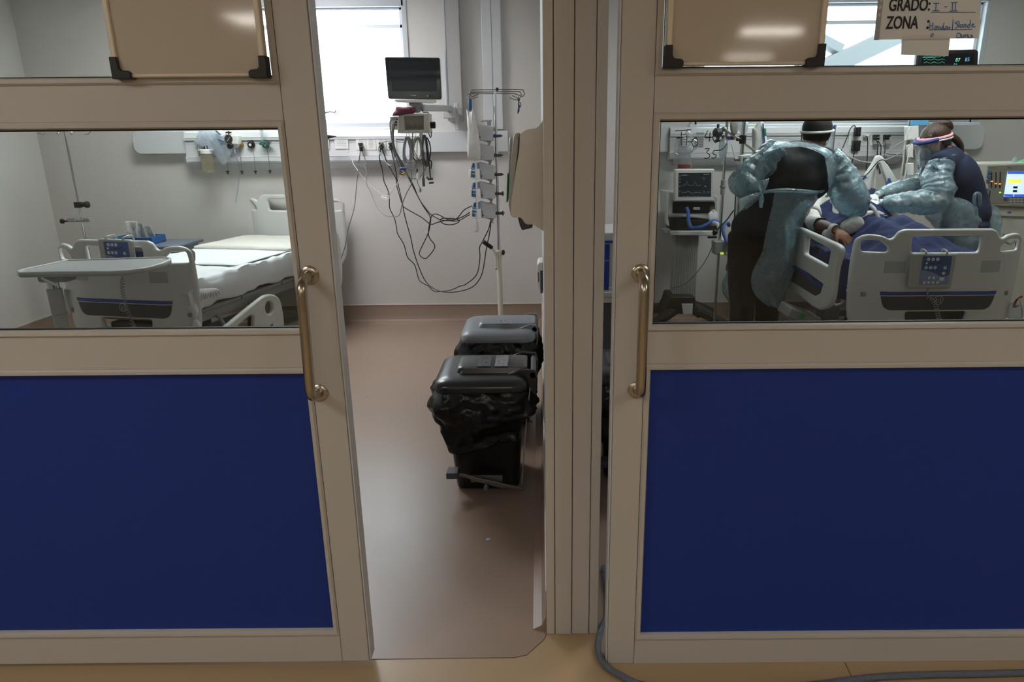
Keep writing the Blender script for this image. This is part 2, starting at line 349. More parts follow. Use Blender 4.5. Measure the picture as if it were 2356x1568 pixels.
# grey roof braces outside the right window
STG = pm('outdoor_steel', (100, 103, 108), .6)
def beam(p, q, wd, th, name, lab):
    P, Q = at(*p, Y=8.3), at(*q, Y=8.3); d = (Q - P).normalized(); nrm = V(-d.z, 0, d.x); g = G(); g.prism([P + nrm * wd, Q + nrm * wd, Q - nrm * wd, P - nrm * wd], (0, th, 0)); obj(name, g, STG, label=lab, cat='roof brace', bevel=.01)
beam((1800, 205), (2160, 35), .105, .2, 'roof_brace', 'broad grey slanting brace outside the right bay window, rising to the right')
beam((1800, 40), (1940, 112), .05, .2, 'roof_brace', 'thin grey slanting brace outside the right bay window, falling to the right')
# corridor lamps, and fill lamps added in the bays
LE = pm('lamp_diffuser_warm', (255, 236, 205), emit=6.4, ec=(255, 248, 238)); LC = pm('lamp_diffuser_cool', (250, 250, 255), emit=14.5, ec=(252, 250, 252)); LF = WHITE
LB = pm('lamp_tube_bright', (255, 240, 215), emit=26, ec=(255, 246, 232))
def clamp_(p, sx, sy, z, m, lab):
    t = thing('ceiling_light', (p[0], p[1], z), lab, 'ceiling light', 'ceiling lights')
    g = G(); X, Y = p
    for q in ((X - sx, X + sx, Y - sy, Y - sy + .02), (X - sx, X + sx, Y + sy - .02, Y + sy), (X - sx, X - sx + .02, Y - sy, Y + sy), (X + sx - .02, X + sx, Y - sy, Y + sy)): g.bx(*q, z - .03, z)
    obj('frame', g, LF, t); g = G(); g.bx(X - sx + .02, X + sx - .02, Y - sy + .02, Y + sy - .02, z - .015, z - .005); obj('diffuser', g, m, t)
for p in [(2.42, -4.15), (2.85, -6.45)]: clamp_(p, .34, .13, 2.7, LB, 'bright narrow ceiling light over the corridor')
for i, p in enumerate([ (-2.2, -3.2), (-3.0, -6.5), (-2.3, .2), (2.5, -.1), (-.2, -1.7)]): clamp_(p, .6, .3, 2.7, LE, 'lit square ceiling light over the corridor')  # the last lamp is added to brighten the dispenser and doorway
for p in [(-2.2, 5.15), (2.6, 4.6)]: clamp_(p, .6, .3, 2.9, LC, 'dim ceiling light over a patient bay')  # lamps added out of view to lift the bay walls

# ================================================================ sliding doors
PANEG = glassm('door_glass', (232, 236, 233), haze=.004, ior=1.38)
def sash_door(n, xs_out, xs_in, x_far, zb, top, sgn, fence):
    """xs_out: handle-side edge; xs_in: inner edge of that stile; x_far: far end"""
    t = thing('door_%d' % n, ((xs_out + x_far) / 2, 1.825, zb), None, None, kind='structure')
    y0, y1 = 1.80, 1.85; lo, hi = min(xs_in, x_far), max(xs_in, x_far)
    g = G(); g.bx(xs_out, xs_in, y0, y1, zb, top); obj('stile', g, ALU, t, bevel=.002)
    fe = x_far - sgn * .1; g = G(); g.bx(fe, x_far, y0, y1, zb, top); obj('stile', g, ALU, t, bevel=.002)
    a, b = sorted((xs_in + sgn * .0008, fe - sgn * .0008))
    R = fence  # rails: (z0, z1) three of them, low to high
    for z0, z1 in R: g = G(); g.bx(a, b, y0, y1, z0, z1); obj('rail', g, ALU, t, bevel=.001)
    g = G(); e = xs_out - sgn * .001; g.bx(e, e - sgn * .004, y0 + .004, y1 + .002, zb + .002, top); obj('edge_strip', g, ALUW, t)
    ops = [(R[0][1], R[1][0]), (R[1][1], R[2][0]), (R[2][1], top)]
    for i, (z0, z1) in enumerate(ops):
        bw = .018; g = G()
        pr = [(0, -.001), (bw * .3, -.007), (bw * .8, -.006), (bw, .002), (bw, .012), (0, .012)]   # rounded glazing bead section, from frame to opening
        c = [(a, z0), (b, z0), (b, z1), (a, z1)]; nin = [(1, 1), (-1, 1), (-1, -1), (1, -1)]
        # openings grow so that the bead sits on the frame's edge
        g.loft([[V(c[k][0] + nin[k][0] * (q - bw * .0), y0 + yy, c[k][1] + nin[k][1] * (q - .0)) for q, yy in pr] for k in range(4)], closed=True)
        obj('glazing_bead', g, ALU, t)
        if i == 0: g = G(); g.bx(a, b, y0 + .012, y0 + .03, z0, z1); obj('blue_panel', g, BLUE, t)
        else:
            g = G(); g.bx(a, b, y0 + .020, y0 + .026, z0, z1); obj('glass_pane', g, PANEG, t)
            g = G(); gw = .0215
            for q in ((a, b, z0, z0 + gw), (a, b, z1 - gw, z1), (a, a + gw, z0, z1), (b - gw, b, z0, z1)): g.bx(q[0], q[1], y0 + .012, y0 + .02, q[2], q[3])
            obj('gasket', g, RUB, t)
    return t
D1 = sash_door(1, -.555, -.640, -2.3, .019, 2.31, -1, [(.019, .119), (1.002, 1.096), (1.655, 1.741)])
D2 = sash_door(2, .202, .286, 2.6, .0, 2.31, 1, [(0, .092), (1.004, 1.098), (1.665, 1.752)])
def handle(root, top, bot, out):
    a, b = Vector(top), Vector(bot); a2, b2 = Vector((top[0] + out, 1.728, top[2] - .012)), Vector((bot[0] + out, 1.728, bot[2] + .012))
    def cnr(p, q, r, k=7):  # rounded corner at p between wall post and bar
        w0 = V(p.x, 1.8, p.z)
        return w0
    P = []; r = .03
    dirA = (a2 - a).normalized(); bar = (b2 - a2).normalized(); dirB = (b - b2).normalized()
    P.append(a); P.append(a + dirA * ((a2 - a).length - r))
    for i in range(1, 7): t = i / 7; P.append((a2 - dirA * r) * (1 - t) ** 2 + a2 * 2 * t * (1 - t) + (a2 + bar * r) * t * t)
    P.append(a2 + bar * r); P.append(b2 - bar * r)
    for i in range(1, 7): t = i / 7; P.append((b2 - bar * r) * (1 - t) ** 2 + b2 * 2 * t * (1 - t) + (b2 + dirB * r) * t * t)
    P.append(b2 + dirB * r); P.append(b)
    g = G(); g.tube(P, .0138, 20, sm=False)
    for q in (a, b): g.lathe([(.025, 0), (.025, .003), (.021, .006), (.0148, .0075)], (q.x, 1.8, q.z), (0, -1, 0))
    obj('handle', g, STEEL, root, label='brushed metal bow handle')
h0, h1 = at(712, 632, Y=1.8), at(735, 903, Y=1.8)
handle(D1, (h0.x, 1.8, h0.z), (h1.x, 1.8, h1.z), -.0)
h0, h1 = at(1474, 628, Y=1.8), at(1465, 896, Y=1.8)
handle(D2, (h0.x, 1.8, h0.z), (h1.x, 1.8, h1.z), .0)

# ================================================================ whiteboards and notice
BOARD = pm('whiteboard', (186, 178, 164), .07, 0, .8, var=.04, vscale=3); BRIM = pm('whiteboard_rim', (214, 204, 186), .35)
def board(x0, x1, zb, x0t, lab):
    t = thing('whiteboard', ((x0 + x1) / 2, 1.79, zb), lab, 'whiteboard')
    y0, y1 = 1.772, 1.7945; zt = 2.38
    def sk(z): return 0
    g = G(); g.bx(x0 + .01, x1 - .01, y0 + .006, y1 - .004, zb + .006, zt); obj('board', g, BOARD, t)
    g = G(); g.bx(x0, x0 + .014, y0, y1, zb, zt); g.bx(x1 - .014, x1, y0, y1, zb, zt); g.bx(x0, x1, y0 + .004, y1, zb, zb + .008); obj('rim', g, BRIM, t, bevel=.003)
    for s_, x in ((1, x0), (-1, x1)):
        pts = [(0, 0), (.042, 0), (.045, .004), (.045, .014), (.04, .0185), (.022, .02), (.0185, .026), (.0175, .05), (0, .05)]
        g = G(); g.prism([V(x - s_ * .003 + s_ * p, y0 - .004, zb - .004 + q) for p, q in pts], (0, .03, 0)); obj('corner_cap', g, BLACK, t, bevel=.0015)
    return t
a, b = at(262, 176, Y=1.772), at(613, 172, Y=1.772)
board(a.x, b.x, 1.757, 0, 'blank whiteboard with black corner caps on the left sliding door')
a, b = at(1532, 152, Y=1.772), at(1893, 150, Y=1.772)
BR = board(a.x, b.x, 1.773, 0, 'blank whiteboard with black corner caps on the right sliding door')
# notice behind the glass of the right door
PAPER = pm('paper_white', (236, 234, 230), .7, tl=.45, var=.02); INK = pm('ink_black', (30, 28, 28), .7); INKB = pm('ink_blue', (52, 104, 176), .7)
pl = Pl((1, 1.812, 1.9), 0)
t = thing('notice_sheet', pl.p(*pl.uv(2138, 86)), 'printed grade and zone notice with blue handwriting taped to the glass', 'notice')
def rect(x0, y0, x1, y1): return [pl.uv(x0, y1), pl.uv(x1, y1), pl.uv(x1, y0), pl.uv(x0, y0)]
plate('sheet', [ppl(pl, [(2021, 91), (2252, 88), (2262, -60), (2040, -60)])], .001, pl.mat(), PAPER, t, bevel=.0002)
def ptext(s, x, y, size_px, m, par, pl, d=.0014, **k):
    u, v = pl.uv(x, y); z = (at(x, y, pl=pl) - CAM).dot(CM @ V(0, 0, -1)); return text(k.pop('name', 'lettering'), s, size_px * z / FOC, pl.mat(d) @ Matrix.Translation((u, v, 0)), m, par, **k)
ptext('GRADO:', 2043, 25, 36, INK, t, pl, bold=.0007, sx=.70); ptext('ZONA', 2037, 66, 37, INK, t, pl, bold=.0007, sx=.68); ptext(':', 2129, 66, 38, INK, t, pl, bold=.0006)
g = G()
for q in ((2141, 2244, 29), (2136, 2236, 69)):
    p0 = pl.uv(q[0], q[2]); p1 = pl.uv(q[1], q[2]); g.plbox(pl, p0[0], p1[0], p0[1] - .0006, p0[1] + .0006, .001, .0015)
obj('underline', g, INK, t)
def scrawl(name, strokes, pl, m, par, r, d=.0016, k=4):
    g = G()
    for s_ in strokes:
        P = [pl.p(*pl.uv(x, y), d) for x, y in s_]
        if len(P) == 2: P = [P[0], (P[0] + P[1]) / 2, P[1]]
        g.tube(P, r, 6, k, flat=1)
    return obj(name, g, m, par)
scrawl('handwriting', [[(2147, 8), (2160, 8)], [(2153, 8), (2152, 24)], [(2145, 25), (2160, 25)], [(2172, 16), (2178, 16)], [(2187, 6), (2202, 6)], [(2191, 6), (2190, 24)], [(2198, 6), (2197, 24)], [(2184, 26), (2202, 25)],
  [(2139, 52), (2138, 67)], [(2146, 52), (2145, 67)], [(2138, 60), (2146, 59)], [(2152, 60), (2149, 66), (2154, 66), (2155, 60), (2159, 66)], [(2162, 60), (2162, 66), (2167, 66), (2168, 60)], [(2171, 52), (2170, 66), (2175, 66), (2176, 60)], [(2179, 60), (2179, 66), (2185, 62), (2184, 67)],
  [(2192, 44), (2190, 70)], [(2204, 50), (2197, 52), (2203, 58), (2198, 66)], [(2206, 48), (2205, 64)], [(2211, 56), (2208, 62), (2213, 63), (2214, 56)], [(2217, 64), (2218, 56), (2222, 57), (2221, 64)], [(2232, 46), (2230, 63), (2225, 62), (2228, 57), (2231, 58)], [(2235, 60), (2240, 56), (2236, 56), (2236, 62), (2243, 61)],
  [(2142, 77), (2141, 85), (2147, 80), (2144, 76)], [(2202, 76), (2200, 86), (2208, 86), (2209, 78), (2203, 76)], [(2212, 80), (2211, 86), (2216, 86), (2217, 80)], [(2220, 86), (2220, 80), (2225, 81), (2225, 86)], [(2228, 80), (2228, 87), (2233, 86), (2234, 80), (2238, 87)]], pl, INKB, t, .0009)
g = G(); p0, p1 = pl.uv(2012, 92), pl.uv(2024, -80); g.prism([pl.p(*pl.uv(2011, 92), -.0005), pl.p(*pl.uv(2022, 92), -.0005), pl.p(*pl.uv(2038, -60), -.0005), pl.p(*pl.uv(2026, -60), -.0005)], (0, -.002, 0)); hd = obj('hanger_strip', g, pm('grey_strip', (150, 150, 152), .5), t)
for (x, y) in ((2025, 17), (2023, 34), (2028, 0)): g = G(); c = pl.p(*pl.uv(x, y), .0015); g.ball(c, (.0035, .0006, .005 if y < 20 else .0035)); obj('punched_hole', g, PAPER, hd)
pl2 = Pl((1, 1.818, 1.8), 0)
t = thing('paper_slip', pl2.p(*pl2.uv(2125, 128)), 'small blank white slip taped below the grade and zone notice', 'paper slip')
plate('slip', [ppl(pl2, [(2073, 126), (2182, 129), (2187, 80), (2075, 80)])], .0006, pl2.mat(), PAPER, t, bevel=.0002)
# pen writing on the glass of the right door
pl3 = Pl((.6, 1.8165, 1.5), 0)
hw = scrawl('handwriting', [[(1553, 301), (1570, 300), (1590, 298)], [(1568, 303), (1567, 320), (1567, 336)], [(1556, 318), (1572, 315)], [(1580, 312), (1579, 334)], [(1581, 326), (1592, 326)], [(1600, 316), (1592, 326), (1597, 338), (1606, 330), (1602, 316)],
  [(1629, 300), (1622, 316), (1637, 316)], [(1634, 303), (1632, 326)], [(1650, 302), (1640, 314), (1646, 328), (1655, 318), (1650, 302)], [(1622, 342), (1632, 342), (1626, 350), (1633, 356), (1630, 363), (1620, 364)], [(1643, 346), (1640, 353), (1648, 357), (1643, 364), (1637, 362)], [(1643, 346), (1660, 344), (1673, 330)]], pl3, INK, None, .0011, d=0)
tag(hw, 'black oxygen numbers handwritten in marker on the right door glass', 'handwriting')
# ================================================================ crops of the photograph used to read coordinates
def c1(x, y): return (x / 3.136, 280 + y / 3.136)
def c2(x, y): return (700 + x / 3.92, y / 3.92)
def c3(x, y): return (720 + x / 4.062, 380 + y / 4.062)
def c4(x, y): return (960 + x / 3.268, 680 + y / 3.267)
def c5(x, y): return (1500 + x / 3.136, 260 + y / 3.136)
def c6(x, y): return (1800 + x / 3.137, 260 + y / 3.137)
def c7(x, y): return (840 + x / 6.544, 240 + y / 6.544)
def c8(x, y): return (400 + x / 8.254, 290 + y / 8.254)
class Fr:
    """a thing's own upright frame"""
    def __init__(s, x, y, yaw=0, z=0): s.o = V(x, y, z); s.R = Matrix.Rotation(yaw, 3, 'Z'); s.yaw = yaw
    def __call__(s, x, y, z): return s.o + s.R @ V(x, y, z)
    def d(s, x, y, z): return s.R @ V(x, y, z)
    def box(s, g, x0, x1, y0, y1, z0, z1, R=None): return g.box(s((x0 + x1) / 2, (y0 + y1) / 2, (z0 + z1) / 2), (abs(x1 - x0), abs(y1 - y0), abs(z1 - z0)), s.R if R is None else s.R @ R)
    def pl(s, y=0, x=0, z=0): p = Pl((0, 0, 0)); p.o = s(x, y, z); p.u = s.d(1, 0, 0); p.v = V(0, 0, 1); p.n = s.d(0, -1, 0); return p
def coil(g, P, R, r, turns, n=5, k=10):
    P = smooth(P, 12); L_ = [0]
    for a, b in zip(P, P[1:]): L_.append(L_[-1] + (b - a).length)
    out = []; N = turns * k
    for i in range(N + 1):
        s_ = L_[-1] * i / N; j = 0
        while j < len(L_) - 2 and L_[j + 1] < s_: j += 1
        t = (s_ - L_[j]) / max(1e-9, L_[j + 1] - L_[j]); p = P[j].lerp(P[j + 1], t); d = (P[j + 1] - P[j]).normalized(); a = d.orthogonal().normalized(); a = (V(1, 0, 0) - d * d.x).normalized(); b = d.cross(a); h = 2 * PI * i / k
        out.append(p + a * R * math.cos(h) + b * R * math.sin(h))
    g.tube(out, r, n, sm=False)
def softbox(g, F, x0, x1, y0, y1, z0, z1, amp=.008, sc_=6, nu=64, nv=60, p=6, endr=.06, fn=None, seed=0):
    cx, cz, hx, hz = (x0 + x1) / 2, (z0 + z1) / 2, (x1 - x0) / 2, (z1 - z0) / 2; rings = []
    ys = []
    for j in range(nv):
        t = j / (nv - 1); y = y0 + (y1 - y0) * (.5 - .5 * math.cos(PI * t)) if False else y0 + (y1 - y0) * t
        e = min(y - y0, y1 - y); q = 1 if e >= endr else math.sqrt(max(0, 1 - ((endr - e) / endr) ** 2)); ys.append((y, q))
    def ring(y, q):
        r = []
        for i in range(nu):
            h = 2 * PI * i / nu; C_, S_ = math.cos(h), math.sin(h); m = (abs(C_) ** p + abs(S_) ** p) ** (-1 / p)
            ax, az = hx - endr * (1 - q), hz - min(endr, hz * .8) * (1 - q); P = V(cx + ax * C_ * m, y, cz + az * S_ * m)
            if fn: P = fn(P)
            w_ = noise.noise(P * sc_ + V(seed, 3, 1)) + .5 * noise.noise(P * sc_ * 2.3 + V(seed, 9, 4)); nv_ = V(C_ * m, 0, S_ * m).normalized(); P += nv_ * w_ * amp
            r.append(F(*P))
        return r
    for y, q in ys: rings.append(ring(y, q))
    return g.loft(rings)
NAVY = pm('dark_slate_print', (66, 70, 78), .4); SBLUE = pm('stripe_blue', (44, 78, 158), .4); LGREY = pm('label_film', (176, 184, 182), .45)
KEYB = pm('keypad_blue', (60, 92, 150), .4); LINEW = pm('print_white', (225, 230, 235), .5); PENG = pm('control_shell', (176, 178, 174), .4); COILM = pm('coil_cord', (165, 165, 168), .4)
METG = pm('painted_frame', (150, 152, 152), .4, .3); SHEETW = pm('white_sheet', (226, 228, 232), .8, bump=.25, bscale=14, var=.01, tl=.0); MATD = pm('mattress_navy', (34, 40, 58), .5)
def bend_wings(me, w0=.27, w1=.5, depth=.085):
    bm = bmesh.new(); bm.from_mesh(me)
    for u in [-.47, -.43, -.39, -.35, -.31, -w0, w0, .31, .35, .39, .43, .47]:
        bmesh.ops.bisect_plane(bm, geom=bm.verts[:] + bm.edges[:] + bm.faces[:], plane_co=(u, 0, 0), plane_no=(1, 0, 0))
    for v in bm.verts:
        e = abs(v.co.x) - w0
        if e > 0: v.co.z -= depth * (e / (w1 - w0)) ** 1.6
    bm.to_mesh(me); bm.free()
def wing_plate(name, outs, th, pl, m, parent, d=0, bevel=.01, **k):
    o = plate(name, outs, th, Matrix.Identity(4), m, None, bevel=bevel, d=d)
    me = o.data; me.transform(Matrix.Translation(o.location)); bpy.data.objects.remove(o); bend_wings(me); me.transform(pl.mat()); return finish(name, me, m, parent, ang=40, **k)
HALF = [(-.25, 0), (-.282, -.014), (-.305, -.046), (-.33, -.055), (-.365, -.040), (-.43, -.034), (-.475, -.052), (-.497, -.10), (-.502, -.3), (-.492, -.5), (-.47, -.575), (-.41, -.625), (-.2, -.63)]
def end_board(t, F, top, name, foot=True, k=1.0):
    pl = F.pl(0, 0, top); h = smooth([(x * k, y, 0) for x, y in HALF], 4); rim = [(p.x, p.y) for p in h]; rim = rim + [(-x, y) for x, y in rim[::-1]]
    hole = roundpoly([(-.203, -.040), (.203, -.040), (.198, -.137), (-.198, -.137)], .022)
    hl = roundpoly([(-.468, -.075), (-.44, -.066), (-.37, -.068), (-.325, -.11), (-.33, -.135), (-.462, -.135)], .016); hr = [(-x, y) for x, y in hl[::-1]]
    cut = roundpoly([(-.185, -.49), (.185, -.49), (.165, -.59), (-.165, -.59)], .02)
    b = wing_plate(name, [rim, hole, hl, hr] + ([cut] if foot else []), .034, pl, BEDW, t, d=0, bevel=.013)
    if foot:
        dec = roundpoly([(-.345, -.367), (.345, -.367), (.318, -.478), (-.318, -.478)], [.006, .006, .05, .05]); 
        wing_plate('dark_panel', [dec], .003, pl, NAVY, b, d=.002, bevel=.001, label='dark slate printed panel')
        wing_plate('blue_stripe', [[(-.345, -.367), (.345, -.367), (.343, -.388), (-.343, -.388)]], .003, pl, SBLUE, b, d=.0035, bevel=.0005)
        wing_plate('white_line', [[(-.343, -.3885), (.343, -.3885), (.3425, -.3925), (-.3425, -.3925)]], .003, pl, LINEW, b, d=.0035, bevel=.0004)
        g = G(); c = pl.p(0, -.418, .004); g.tube([c + pl.u * .026 * math.cos(a) + pl.v * .026 * math.sin(a) for a in [2 * PI * i / 28 for i in range(28)]], .0014, 6, closed=True, sm=False)
        g.tube([c + pl.u * x + pl.v * y for x, y in ((-.013, -.013), (-.013, .012), (0, -.006), (.013, .012), (.013, -.013))], .0016, 6, sm=False); g.tube([c + pl.u * -.012 + pl.v * -.014, c + pl.u * .018 + pl.v * -.014], .0014, 6, sm=False); obj('emblem', g, LINEW, b)
        for s_ in (-1, 1):
            wing_plate('clear_label', [roundpoly([(s_ * .28 - .06, -.185), (s_ * .28 + .06, -.185), (s_ * .28 + .06, -.255), (s_ * .28 - .06, -.255)], .004)], .003, pl, LGREY, b, d=.0012, bevel=.0005)
    return b, pl
def hand_control(t, pl, u, v, tilt, cordend, w=.225, h=.19):
    """grey hand control with blue keypad hung on the board, and its coiled cord"""
    b = plate('hand_control', [roundpoly([(u - w / 2, v - h), (u + w / 2, v - h - .004), (u + w / 2 + .006, v), (u - w / 2, v + .004)], .018)], .034, pl.mat(), PENG, t, bevel=.01, d=.052)
    P = Pl((0, 0, 0)); P.o = pl.p(u, v, .0525); P.u, P.v, P.n = pl.u, pl.v, pl.n
    plate('keypad', [roundpoly([(-.068, -.178), (.1, -.178), (.1, -.012), (-.068, -.012)], .008)], .002, P.mat(), KEYB, b, bevel=.0006, d=.002)
    plate('keypad_foot', [roundpoly([(-.068, -.178), (.1, -.178), (.1, -.12), (.06, -.135), (0, -.105), (-.068, -.09)], .008)], .002, P.mat(), pm('keypad_pale', (130, 152, 190), .4), b, bevel=.0006, d=.0027)
    for (x, y) in ((-.035, -.03), (-.008, -.03), (.018, -.03), (-.042, -.052), (-.042, -.078), (-.016, -.078), (.01, -.078), (.068, -.08), (.064, -.112), (-.04, -.165), (-.015, -.165), (.011, -.165), (.037, -.165), (-.015, -.137), (.011, -.137)):
        r = .0095 if y > -.13 else .0078
        if (x, y) == (-.042, -.052): r = .006
        g = G(); g.cyl(P.p(x, y, .002), P.p(x, y, .0034), r, n=16); obj('button', g, LINEW, b)
    g = G(); g.plbox(P, .045, .072, -.155, -.135, .002, .0032); obj('button', g, LINEW, b)
    g = G()
    for (x, y) in ((-.035, -.03), (-.008, -.03), (.018, -.03), (-.042, -.078), (-.016, -.078), (.01, -.078), (.068, -.08), (.064, -.112)): g.plbox(P, x - .004, x + .004, y - .001, y + .001, .003, .0038)
    g.tube([P.p(x, y, .003) for x, y in ((-.03, -.055), (0, -.055), (.02, -.05), (.045, -.058), (.03, -.05), (.058, -.042))], .0012, 5); obj('keypad_print', g, INK, b)
    for s_ in (-.05, .07): g = G(); g.tube([pl.p(u + s_, v - .01, .05), pl.p(u + s_, v + .012, .045), pl.p(u + s_ + .006, v + .018, .0), pl.p(u + s_ + .008, v + .006, -.02), pl.p(u + s_ + .008, v - .03, -.024)], .006, 8); obj('hook', g, PENG, b)
    g = G(); s0 = pl.p(u + .0, v - h, .035); g.tube([s0, s0 - V(0, 0, .05)], .004, 8); coil(g, [s0 - V(0, 0, .05)] + cordend, .011, .0028, 34); obj('coiled_cord', g, COILM, b)
    return b
def caster(g, gt, F, x, y, r=.065):
    c = F(x, y, r); ax = F.d(1, 0, 0); gt.cyl(c - ax * .018, c + ax * .018, r, n=24); g.cyl(c - ax * .02, c + ax * .02, r * .55, n=20)
    F.box(g, x - .028, x + .028, y - .03, y + .03, r * 1.55, r * 2.2); g.cyl(F(x, y, r * 2), F(x, y, r * 2 + .08), .016)
    for s_ in (-1, 1): F.box(g, x + s_ * .026 - .003, x + s_ * .026 + .003, y - .02, y + .02, r * .8, r * 2)
def bed_base(t, F, deck, L=2.0):
    g = G(); F.box(g, -.36, .36, .25, .31, .13, .19); F.box(g, -.36, .36, L - .25, L - .19, .13, .19)
    for s_ in (-1, 1): F.box(g, s_ * .33 - .025, s_ * .33 + .025, .2, L - .15, .15, .21)
    obj('chassis', g, METG, t, bevel=.008)
    for x, y in ((-.33, .22), (.33, .22), (-.33, L - .2), (.33, L - .2)): g = G(); g2 = G(); caster(g, g2, F, x, y); c = obj('caster', g, PENG, t, bevel=.003); obj('tyre', g2, RUB, c)
    for y in (.55, L - .5): g = G(); F.box(g, -.07, .07, y - .07, y + .07, .19, deck - .07); obj('lifting_column', g, METG, t, bevel=.01)
    g = G()
    for s_ in (-1, 1): F.box(g, s_ * .40 - .02, s_ * .40 + .02, .12, L, deck - .09, deck - .03)
    for y in (.13, .5, 1, 1.5, L - .05): F.box(g, -.37, .37, y - .02, y + .02, deck - .085, deck - .035)
    obj('upper_frame', g, METG, t, bevel=.006)
    g = G(); F.box(g, -.22, .22, .1, .5, deck - .2, deck - .1); obj('motor_box', g, DGREY, t, bevel=.01)
    g = G()
    for a, b_ in ((.04, .55), (.56, 1.05), (1.06, L - .03)): F.box(g, -.44, .44, a, b_, deck - .028, deck)
    obj('deck', g, pm('deck_plastic', (140, 142, 144), .5), t, bevel=.006)
# ================================================================ left bay: the empty bed
F1 = Fr(-2.60, 4.15, math.radians(-11.5)); K1 = .955
B1 = thing('hospital_bed', F1.o, 'empty white hospital bed made up with white sheets, behind the overbed table', 'hospital bed')
fb, fpl = end_board(B1, F1, 1.045, 'footboard', k=K1)
hand_control(B1, fpl, .06, .012, 0, [fpl.p(.07, -.35, .06), fpl.p(.10, -.55, .05), fpl.p(.13, -.8, .03)])
Fh = Fr(*F1(0, 1.98, 0)[:2], math.radians(-11.5)); end_board(B1, Fh, 1.17, 'headboard', foot=False, k=K1)
bed_base(B1, F1, .60, 1.95)
def flat(P): return P
g = G(); softbox(g, F1, -.44, .44, .05, 1.92, .60, .775, amp=.006, sc_=7); obj('mattress', g, SHEETW, B1, ang=80)
# loose sheet over the mattress: hangs at the right side, knotted at the foot corner
def sheetfn(u, v):
    s_ = (u - .5) * 1.24; y = .03 + v * 1.9; w_ = noise.noise(V(u * 7, v * 9, 2)); w2 = noise.noise(V(u * 16, v * 22, 5))
    if abs(s_) < .44: x = s_; z = .787
    else:
        e = (abs(s_) - .44); x = math.copysign(.447 + .012 * math.sin(e * 16) + .01 * w_, s_); z = .787 - e * .95 + (.02 * w_)
    z += .008 * w_ + .006 * w2 + .006 * math.sin(v * 46 + u * 20 + 5 * w_) * min(1, max(0, (abs(s_) - .2) * 5))
    if v < .06: z -= (.06 - v) * 1.1; 
    return F1(x, y, z)
g = G(); g.sheet(sheetfn, 70, 110); obj('fitted_sheet', g, SHEETW, B1, solid=.004, ang=80)
g = G()
for i in range(9): a = -.3 + i * .075; g.tube([F1(.452, .06, .74), F1(.468, .10 + .02 * i, .70), F1(.462, .06 + .03 * i, .66)], [.008, .01, .004], 6)
g.tube([F1(.44, .05, .64), F1(.462, .05, .6), F1(.455, .045, .56)], [.035, .02, .012], 10); g.tube([F1(.455, .045, .56), F1(.462, .04, .53), F1(.458, .05, .47), F1(.452, .07, .42)], [.012, .026, .028, .01], 10); obj('sheet_knot', g, SHEETW, B1, ang=80)
# folded blanket at the head end
def blf(u, v):
    w_ = noise.noise(V(u * 5, v * 7, 8)); return F1(-.40 + .80 * u, 1.32 + .5 * v + .015 * math.sin(u * 9), .80 + .006 * w_)
g = G(); softbox(g, F1, -.42, .42, 1.22, 1.86, .788, .83, amp=.005, sc_=8, nu=40, nv=40, p=5, endr=.02); obj('folded_blanket', g, pm('cream_blanket', (222, 219, 212), .85, bump=.3, bscale=60), None, ang=80, label='cream blanket folded flat at the head end of the empty bed', cat='blanket')
g = G(); softbox(g, F1, -.40, .40, .6, 1.28, .79, .803, amp=.004, sc_=10, nu=40, nv=40, p=5, endr=.01); obj('drawsheet', g, pm('pale_cotton', (228, 230, 234), .85, bump=.3, bscale=30), None, ang=80, label='thin white drawsheet lying across the middle of the empty bed', cat='sheet')
g = G(); g.tube([F1(.30, .05, .79), F1(.36, .045, .795), F1(.42, .08, .79), F1(.43, .12, .785)], [.006, .02, .022, .008], 8); obj('folded_cloth', g, pm('purple_cloth', (84, 76, 128), .8), None, ang=80, label='small purple cloth tucked at the foot corner of the empty bed', cat='cloth')
# side rails on the right-hand side, lowered
def side_plane(F, x): p = Pl((0, 0, 0)); p.o = F(x, 0, 0); p.u = F.d(0, 1, 0); p.v = V(0, 0, 1); p.n = F.d(1, 0, 0); return p
sp = side_plane(F1, .50)
rim = [(.07, .37), (.09, .405), (.16, .43), (.64, .545), (.76, .56), (.86, .535), (.92, .47), (.93, .30), (.86, .12), (.7, .1), (.2, .16), (.09, .22)]
pr_ = smooth([(a, b, 0) for a, b in rim], 4, closed=True); rl = plate('side_rail', [[(p.x, p.y) for p in pr_], roundpoly([(.19, .37), (.54, .465), (.58, .45), (.56, .36), (.45, .33), (.2, .29)], .03), [(.77 + .05 * math.cos(a), .465 + .046 * math.sin(a)) for a in [2 * PI * i / 24 for i in range(24)]]], .035, sp.mat(), BEDW, B1, bevel=.013, d=0)
plate('blue_stripe', [[(.4, .24), (.78, .345), (.78, .33), (.42, .225)]], .003, sp.mat(), SBLUE, rl, bevel=.0005, d=.002); plate('dark_panel', [[(.42, .222), (.78, .326), (.78, .26), (.5, .18)]], .003, sp.mat(), NAVY, rl, bevel=.0005, d=.002)
for y in (.3, .65): g = G(); g.tube([F1(.40, y, .52), F1(.44, y, .50), F1(.48, y + .03, .36)], .012, 8); obj('rail_arm', g, METG, B1)
rim = [(1.27, .60), (1.29, .80), (1.37, .86), (1.79, .88), (1.89, .84), (1.91, .70), (1.89, .46), (1.79, .38), (1.37, .40), (1.27, .46)]
pr_ = smooth([(a, b, 0) for a, b in rim], 4, closed=True); rl = plate('side_rail', [[(p.x, p.y) for p in pr_], roundpoly([(1.37, .80), (1.79, .82), (1.81, .70), (1.37, .68)], .03)], .035, sp.mat(), BEDW, B1, bevel=.013, d=0)
